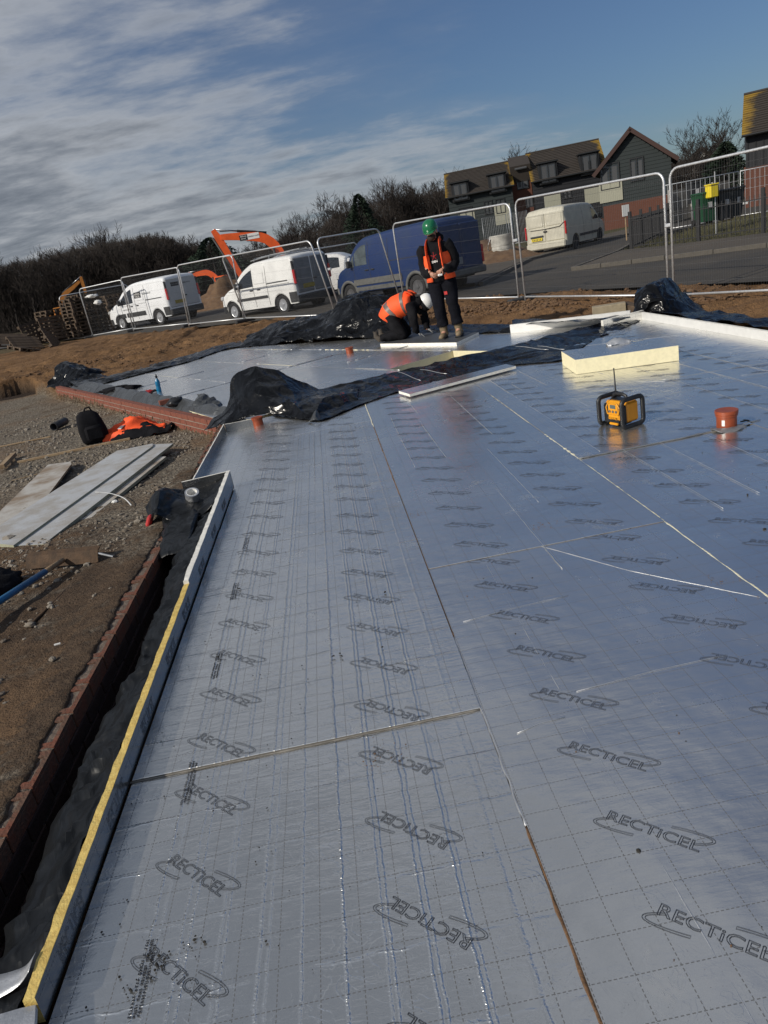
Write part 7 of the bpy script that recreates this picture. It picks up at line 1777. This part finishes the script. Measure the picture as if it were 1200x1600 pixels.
MB().box((X(892), -.04, .6), (X(944)-X(840)-.2, .05, 1.1)).build('brick_plinth', M_['housebrick'], t3)
# gable house
GY = 56.; g0 = aty(945, 372, GY); g1 = facade(g0, (.905, -.425), 1048, 240); ga = math.atan2(g1.y-g0.y, g1.x-g0.x); gw = math.hypot(g1.x-g0.x, g1.y-g0.y); gz0 = -.3
gh = empty('gable_house', (g0.x, g0.y, gz0), ga, label='green-grey weatherboarded house with pointed gable and red brick ground floor', cat='house')
zg = lambda u, v: aty(u, v, GY-1.7).z-gz0
eL = zg(945, 270); ap = zg(992, 200); eR = zg(1048, 240); ec = (eL+eR)/2; xm = gw*.46
MB().prism([(0, 0), (gw, 0), (gw, ec), (xm, ap-.1), (0, ec)], 0, 9, M=Matrix(((1, 0, 0), (0, 0, 1), (0, 1, 0)))).build('wall', M_['clad_green'], gh)
bh = zg(1000, 312)
MB().box((gw/2, -.04, bh/2), (gw-.1, .10, bh)).build('brick_ground_floor', M_['housebrick'], gh)
cladding(gh, 0, gw, bh, ap-.15, -.02, 'clad_green', .24, gable=(ec, ap, xm))
for sx, (xa, xb) in ((1, (-.45, xm)), (-1, (gw+.45, xm))):
    L_ = math.hypot(xb-xa, ap-ec+.25); an = math.atan2(ap-(ec-.25), xb-xa)
    o = MB().box(((xa+xb)/2, 4.4, (ap+ec-.25)/2+.1), (L_+.15, 9.6, .16), Matrix.Rotation(-an, 3, 'Y')).build('roof', M_['roof'], gh); MB().box(((xa+xb)/2, -.42, (ap+ec-.25)/2+.02), (L_+.1, .05, .26), Matrix.Rotation(-an, 3, 'Y')).build('barge_board', M_['bark_dark'], o)
gx = lambda u: (u-945)/103*gw
window(gh, gx(959), zg(959, 273), 1.35, 1.75, -.06); window(gh, gx(999), zg(999, 263), .95, 1.55, -.06); 
MB().box((gx(959), -.10, zg(959, 298)), (1.6, .05, 1.35)).build('infill_panel', M_['panel_cream'], gh)
# right house
RY = 46.; r0_ = aty(1143, 345, RY+3); rh = empty('gable_house', (0, 0, 0), label='tall charcoal house with yellow lichened roof at the right edge', cat='house')
rz0 = -.2
# corner nearest camera at u=1165; its left gable recedes to u=1143, its front runs right
c0 = aty(1166, 325, RY); cL = aty(1144, 330, RY+6.5); cR = facade(c0, (.845, -.535), 1300, 200)
fa = math.atan2(cR.y-c0.y, cR.x-c0.x); rh.location = (c0.x, c0.y, rz0); rh.rotation_euler = (0, 0, fa); fl = 13.; gd = 6.5
ze = aty(1163, 205, RY).z-rz0; zr = aty(1152, 152, RY+3).z-rz0
house_block(rh, 0, fl, gd, ze, zr, 'clad_grey', (1, 0))
MB().box((fl/2, -.05, 1.25), (fl, .12, 2.6)).build('brick_ground_floor', M_['housebrick'], rh); MB().box((-.05, gd/2, 1.3), (.12, gd, 2.7)).build('brick_side_wall', M_['housebrick'], rh)
x = .1
while x < fl: MB().box((x, -.02, (ze+2.6)/2), (.05, .05, ze-2.75)).build('cladding_batten', M_['clad_black'], rh); x += .42
for xx in (1.5, 3.2): window(rh, xx+.9, 1.7, 1.1, 1.2, -.14, curtain=False)
window(rh, 4.2, 4.6, 1.2, 2.0, -.06); MB().box((3.2, -.09, 3.35), (1.2, .06, 1.1)).build('infill_panel', M_['panel_cream'], rh)
MB().box((-.12, 2.6, 4.4), (.06, .5, 1.9)).build('side_window', M_['win'], rh)
# white gabled building far behind between the trees
wx = aty(1098, 300, 85); wh = empty('white_house', (wx.x, wx.y, 0), -.4, label='small white gabled building seen through the bare trees at the right', cat='house')
MB().prism([(-2.0, 0), (2.0, 0), (2.0, 4.0), (0, 6.0), (-2.0, 4.0)], 0, 8, M=Matrix(((1, 0, 0), (0, 0, 1), (0, 1, 0)))).build('wall', M_['render_white'], wh)
for sx in (-1, 1): MB().box((sx*1.1, 3.9, 5.0), (3.1, 8.6, .14), Matrix.Rotation(sx*.785, 3, 'Y')).build('roof', M_['roof'], wh)

# ------------------------------------------------------------------ right-hand street things
def timber_fence(label, A, B, h=1.8):
    A = Vector(A); B = Vector(B); d = (B-A); Ln = d.length; an = math.atan2(d.y, d.x); e = empty('timber_fence', A, an, label=label, cat='timber fence'); n = int(Ln/.3); src = None
    for i in range(n):
        o = MB().box((0, 0, 0), (.285, .03, h)).build('fence_board', M_['fencewood'], e) if src is None else src.copy()
        if src is not None: COL.objects.link(o)
        src = src or o; o.location = (.15+.3*i, rnd.uniform(-.006, .006), h/2)
    post = None
    for i in range(int(Ln/1.8)+1):
        o = MB().box((0, 0, 0), (.10, .10, h+.1)).build('fence_post', M_['concrete'], e) if post is None else post.copy()
        if post is not None: COL.objects.link(o)
        post = post or o; o.location = (1.8*i, -.08, h/2)
    return e
fA = aty(1046, 355, 44); fB = aty(1144, 330, 46)
timber_fence('grey timber board fence between the gable house and the lichened house', (fA.x, fA.y, .0), (fB.x, fB.y, .0), 1.9)
def railing(label, A, B, h=1.05):
    A = Vector(A); B = Vector(B); d = B-A; Ln = d.length; an = math.atan2(d.y, d.x); e = empty('metal_railing', A, an, label=label, cat='railing')
    MB().box((Ln/2, 0, h-.08), (Ln, .04, .03)).build('top_rail', M_['black'], e); MB().box((Ln/2, 0, .15), (Ln, .04, .03)).build('bottom_rail', M_['black'], e); src = None
    n = int(Ln/.14)
    for i in range(n):
        o = MB().box((0, 0, 0), (.018, .018, h)).build('railing_bar', M_['black'], e) if src is None else src.copy()
        if src is not None: COL.objects.link(o)
        src = src or o; o.location = (.07+.14*i, 0, h/2+.05)
    post = None
    for i in range(int(Ln/2.4)+2):
        o = MB().box((0, 0, 0), (.09, .09, h+.25)).build('railing_post', M_['black'], e) if post is None else post.copy()
        if post is not None: COL.objects.link(o)
        post = post or o; o.location = (min(2.4*i, Ln), 0, (h+.2)/2)
a = (10.9, 25.6, .05); b = (13.2, 21.0, .0); c_ = (19.5, 13.0, 0.)
railing('black metal railing along the grass beside the pavement', a, (13.4, 22.0, .05)); railing('black metal railing continuing to the right edge by the bins', (13.4, 22.0, .05), (19.5, 16.5, 0))
railing('short black railing along the side road next to the brick gable', (10.9, 25.6, .05), (16.5, 34.5, .05))
barrier('mesh barrier in front of the red brick gable wall', (17.0, 36.0, .1), -.2, 3.4, 2.0, 'galv', 16); barrier('second mesh barrier in front of the red brick gable wall', (20.4, 35.3, .1), -.25, 3.4, 2.0, 'galv', 16)
def bin_(label, u, v, y, m, rz):
    p = aty(u, v, y); e = empty('wheelie_bin', (p.x, p.y, p.z), rz, label=label, cat='wheelie bin')
    mb = MB(); mb.loft([[Vector((sx*w, sy*d, z)) for sx, sy in ((-1, -1), (1, -1), (1, 1), (-1, 1))] for w, d, z in ((.22, .25, .08), (.29, .33, .95), (.30, .35, 1.0))]); mb.build('bin_body', m, e)
    MB().bbox((0, -.0, 1.04), (.62, .74, .07), .02).build('lid', m, e); MB().tube([(-.25, .38, .98), (.25, .38, .98)], .02, n=6).build('handle', M_['black'], e)
    for sx in (-1, 1): MB().lathe([(.10, -.03), (.10, .03), (0, .03)], c=(sx*.27, .25, .10), axis='X', n=12).build('wheel', M_['tyre'], e)
    MB().box((.02, -.325, .62), (.16, .01, .2)).build('sticker', M_['whiteboard'], e)
    return e
gb = mat('green bin plastic', (.012, .06, .028), .5, var=.1); bb = mat('dark bin plastic', (.022, .024, .028), .5, var=.1)
bin_('dark green wheelie bin standing left of the black ones on the grass', 1101, 350, 27, gb, .1); bin_('black wheelie bin next to the green one', 1126, 346, 27.2, bb, .2); bin_('second black wheelie bin nearest the brick corner', 1143, 342, 27.6, bb, .3)
bin_('small dark bin by the timber fence', 1085, 320, 38, bb, 0)
p = aty(1112, 299, 26.6); gb_ = empty('grit_box', (p.x, p.y, p.z-.27), .2, label='bright yellow box on top beside the green wheelie bin', cat='box')
MB().bbox((0, 0, .27), (.34, .3, .42), .03).build('box_body', M_['plateyellow'], gb_); MB().bbox((.0, 0, .49), (.38, .34, .05), .02).build('lid', M_['plateyellow'], gb_)
MB().tube([(.14, .0, -1.5), (.14, 0, .9)], .02, n=6).build('post', M_['galv'], gb_)
p = aty(978, 352, 33); sg = empty('site_sign', (p.x, p.y, .1), .2, label='small white notice on a post in front of the red brick wall', cat='sign')
MB().tube([(0, 0, 0), (0, 0, 1.3)], .03, n=8).build('post', M_['woodlight'], sg); MB().box((0, -.04, 1.25), (.34, .02, .46)).build('notice', M_['paper'], sg)
p = aty(1154, 328, 30); cr_ = empty('white_bracket', (p.x, p.y, p.z-.4), 0, label='white cross shaped post in front of the lichened house brickwork', cat='post')
MB().box((0, 0, .7), (.12, .06, .9)).build('upright', M_['paper'], cr_); MB().box((.0, 0, .62), (.75, .05, .10)).build('crossbar', M_['paper'], cr_)
# grass tufts on the verge
def tufts(name, label, pts, m, h=.12):
    vs = []; fs = []
    for x, y, z in pts:
        for k in range(5):
            a = rnd.uniform(0, 6.28); l = h*rnd.uniform(.5, 1.4); dx, dy = math.cos(a)*l*.5, math.sin(a)*l*.5; b = len(vs)
            vs += [(x-dy*.05, y+dx*.05, z), (x+dy*.05, y-dx*.05, z), (x+dx, y+dy, z+l)]; fs.append((b, b+1, b+2))
    me = bpy.data.meshes.new(name); me.from_pydata(vs, [], fs); me.materials.append(m); return tag(link(name, me), label, 'grass', kind='stuff')
pts = []
while len(pts) < 14000:
    x = rnd.uniform(10.4, 30); y = rnd.uniform(8, 36)
    if inpoly(x, y, ROAD) or inpoly(x, y, PAVE_R): continue
    if x < 10.9 and y < 25: continue
    if side(10.8, 25.6, 19.5, 13.0, x, y) < 0: continue
    pts.append((x, y, gz(x, y)))
tufts('rough_grass', 'rough olive grass on the verge behind the railings', pts, mat('verge grass', (.075, .078, .032), .9, col2=(.14, .12, .06), vs=.8))

# ------------------------------------------------------------------ trees
M_['bark'] = mat('winter bark', (.024, .019, .016), .95, var=.35, vs=3); M_['twig'] = mat('winter twigs', (.022, .0165, .0135), .95, var=.3, vs=2); M_['conifer'] = mat('dark conifer', (.012, .026, .013), .9, var=.5, vs=2)
def tree_meshes(seed, h=9., spread=.42, dens=1.):
    r = random.Random(seed); tk = MB(); tw = MB()
    def grow(p, d, ln, rad, lvl):
        n = 4; pts = [p]; q = p.copy(); dd = d.copy()
        for i in range(n):
            dd = (dd+Vector((r.gauss(0, .10), r.gauss(0, .10), r.gauss(.04, .06)))).normalized(); q = q+dd*(ln/n); pts.append(q.copy())
        rs = [rad*(1-.55*i/n) for i in range(n+1)]
        (tk if lvl < 2 else tw).tube(pts, rs, n=5 if lvl < 2 else 3, cap=False)
        if lvl >= 4: return
        nb = [int(9*dens), 5, 4, 3][lvl]
        for k in range(nb):
            t = r.uniform(.28 if lvl == 0 else .2, 1.); i = min(int(t*n), n-1); b = pts[i].lerp(pts[i+1], t*n-i)
            a = r.uniform(0, 2*PI); o = dd.orthogonal().normalized(); o = Quaternion(dd, a) @ o; nd_ = (dd*r.uniform(.55, 1.1)+o*r.uniform(.5, .95)*(.8 if lvl == 0 else 1)).normalized(); nd_.z += .18; nd_.normalize()
            grow(b, nd_, ln*r.uniform(.42, .66)*(1.0 if lvl else .8), max(rad*(1-.5*t)*.5, .021), lvl+1)
    grow(Vector((0, 0, 0)), Vector((r.gauss(0, .04), r.gauss(0, .04), 1)).normalized(), h*.62, h*.016, 0)
    return tk, tw
protos = []
for sdd in range(6):
    tk, tw = tree_meshes(sdd+1, 9.+rnd.uniform(-1, 1), dens=1.15); protos.append((tk.build('trunk', M_['bark'], None, recalc=False), tw.build('crown', M_['twig'], None, recalc=False)))
for a, b in protos: COL.objects.unlink(a); COL.objects.unlink(b)
def bare_tree(x, y, h, label, group, z=None, seed=None):
    k = rnd.randrange(6); e = empty('bare_tree', (x, y, gzb(x, y)-.1 if z is None else z), rnd.uniform(0, 6.28), label=label, cat='tree', group=group); s = h/9.; e.scale = (s*rnd.uniform(.85, 1.15), s*rnd.uniform(.85, 1.15), s)
    for q in protos[k]: o = q.copy(); COL.objects.link(o); o.parent = e
def tree_px(u, vtop, y, label, group):
    p = aty(u, vtop, y); bare_tree(p.x, y, max(2., (p.z+.1)), label, group)
GW = 'bare winter trees in the wood at the left'; GM = 'bare winter trees behind the vans'; GR = 'bare winter trees behind the houses at the right'
def topline(P, u): return interp(P, u)
TL = [(-40, 418), (20, 404), (60, 397), (110, 383), (165, 372), (230, 361), (262, 364), (290, 377), (340, 378)]
for k in range(58):
    u = -45+395*(k+rnd.random()*.9)/58; y = rnd.uniform(82, 104); tree_px(u, topline(TL, u)+rnd.uniform(-2, 14), y, 'leafless tree in the dark wood at the left, one of many alike', GW)
TM = [(345, 384), (400, 375), (440, 350), (500, 338), (520, 315), (560, 305), (590, 296), (630, 288), (670, 282), (712, 276)]
for k in range(56):
    u = 345+375*(k+rnd.random()*.9)/56; y = rnd.uniform(88, 108)
    tree_px(u, topline(TM, u)+rnd.uniform(-2, 12), y, 'leafless tree in the belt behind the vans and excavator arm, one of many alike', GM)
TR = [(1035, 214), (1070, 205), (1100, 206), (1130, 186), (1150, 182)]
for k, (u, vt, y) in enumerate([(1040, 214, 80), (1052, 222, 88), (1066, 208, 74), (1080, 205, 70), (1094, 214, 84), (1108, 204, 78), (1124, 196, 72), (1134, 186, 68), (1142, 190, 75)]):
    tree_px(u, vt, y, 'leafless tree between the gable house and the lichened house', GR)
for u, vt in ((822, 240), (700, 280), (845, 236), (950, 235)): tree_px(u, vt, 100, 'leafless tree tip showing above the terraced house roofs', 'bare trees behind the terraced roofs')
def conifer(label, u, vt, y, w, dark=True):
    p = aty(u, vt, y); H_ = p.z+.1; e = empty('evergreen_tree', (p.x, y, -.1), label=label, cat='tree'); MB().tube([(0, 0, 0), (0, 0, H_*.9)], [.22, .05], n=6).build('trunk', M_['bark'], e)
    vs = []; fs = []; r = random.Random(int(u))
    for k in range(4200):
        t = r.random()**.7; a = r.uniform(0, 6.28); rr = w*(1-t)**.75*(.55+.55*r.random())*(1+.25*math.sin(a*3+t*9)); c = Vector((rr*math.cos(a), rr*math.sin(a), H_*(.22+.78*t))); s = r.uniform(.12, .34)
        d = Vector((math.cos(a), math.sin(a), r.uniform(-.4, .3))).normalized(); o_ = Quaternion(d, r.uniform(0, 6.28)) @ d.orthogonal().normalized(); b = len(vs); vs += [c-o_*s*.35, c+o_*s*.35, c+d*s]; fs.append((b, b+1, b+2))
    MB().add(vs, fs).build('crown', M_['conifer'], e, recalc=False)
conifer('dark evergreen tree standing out among the bare trees left of the blue van', 558, 304, 84, 2.6)
conifer('dark evergreen at the right end of the wood above the lettered van', 325, 372, 80, 4.5); conifer('dark evergreen tree close to the lichened house', 1133, 222, 62, 2.3)
# undergrowth filling the wood below the crowns
def thicket(name, label, U, topf, y0, y1, n, m, blade=(.35, 1.2), group=None):
    vs = []; fs = []; r = random.Random(5)
    for k in range(n):
        u = r.uniform(*U); y = r.uniform(y0, y1); zt = aty(u, topf(u), y).z; p = aty(u, topf(u), y); z = r.random()**1.25*max(.5, zt); c = Vector((p.x, y, z)); b = len(vs)
        d = Vector((r.gauss(0, .35), r.gauss(0, .35), 1)).normalized(); s = r.uniform(*blade); o_ = d.cross(Vector((r.random(), r.random(), .1))).normalized(); w_ = r.uniform(.012, .04)
        vs += [c-o_*w_, c+o_*w_, c+d*s]; fs.append((b, b+1, b+2))
    me = bpy.data.meshes.new(name); me.from_pydata(vs, [], fs); me.materials.append(m); return tag(link(name, me), label, 'undergrowth', kind='stuff')
thicket('undergrowth', 'dense dark winter scrub under the wood at the left', (-60, 350), lambda u: topline(TL, u)+12, 86, 100, 120000, M_['twig'], (.35, 1.1))
thicket('undergrowth', 'dark winter scrub under the tree belt behind the vans', (340, 730), lambda u: topline(TM, u)+24, 92, 108, 60000, M_['twig'], (.35, 1.1))
thicket('undergrowth', 'scrub behind the timber fence at the right', (1030, 1150), lambda u: 255, 78, 92, 9000, M_['twig'], (.5, 1.6))
# dark earth bank behind the woods so the wood has a floor
def ridge_(name, U, vt, y, th):
    rings = []
    for i in range(41):
        u = U[0]+(U[1]-U[0])*i/40; p = aty(u, vt(u), y); h = max(1., p.z)*(1+.08*nz((u*.05, 0, 0), 1, 3)); rings.append([Vector((p.x, y-6, -.3)), Vector((p.x, y-1.5, h*.72)), Vector((p.x, y, h)), Vector((p.x, y+5, h*.9)), Vector((p.x, y+12, -.3))])
    return tag(MB().loft(rings, closed_ring=True).build(name, th, smooth=True), kind='structure')
hm = mat('distant wooded bank', (.014, .011, .009), 1., var=.4, vs=.6, bump=1., bs=2., bdist=.5)
ridge_('hill', (-120, 380), lambda u: topline(TL, u)+42, 112, hm); ridge_('hill', (330, 760), lambda u: topline(TM, u)+62, 118, hm)
# the standing man leans a little to his right
man.rotation_euler = Quaternion((0, 1, 0), math.radians(-3.2)).to_matrix().to_4x4().to_3x3().to_4x4().to_euler() if False else (Matrix.Rotation(math.radians(-3.0), 3, 'Y') @ Matrix.Rotation(math.radians(-24), 3, 'Z')).to_euler()
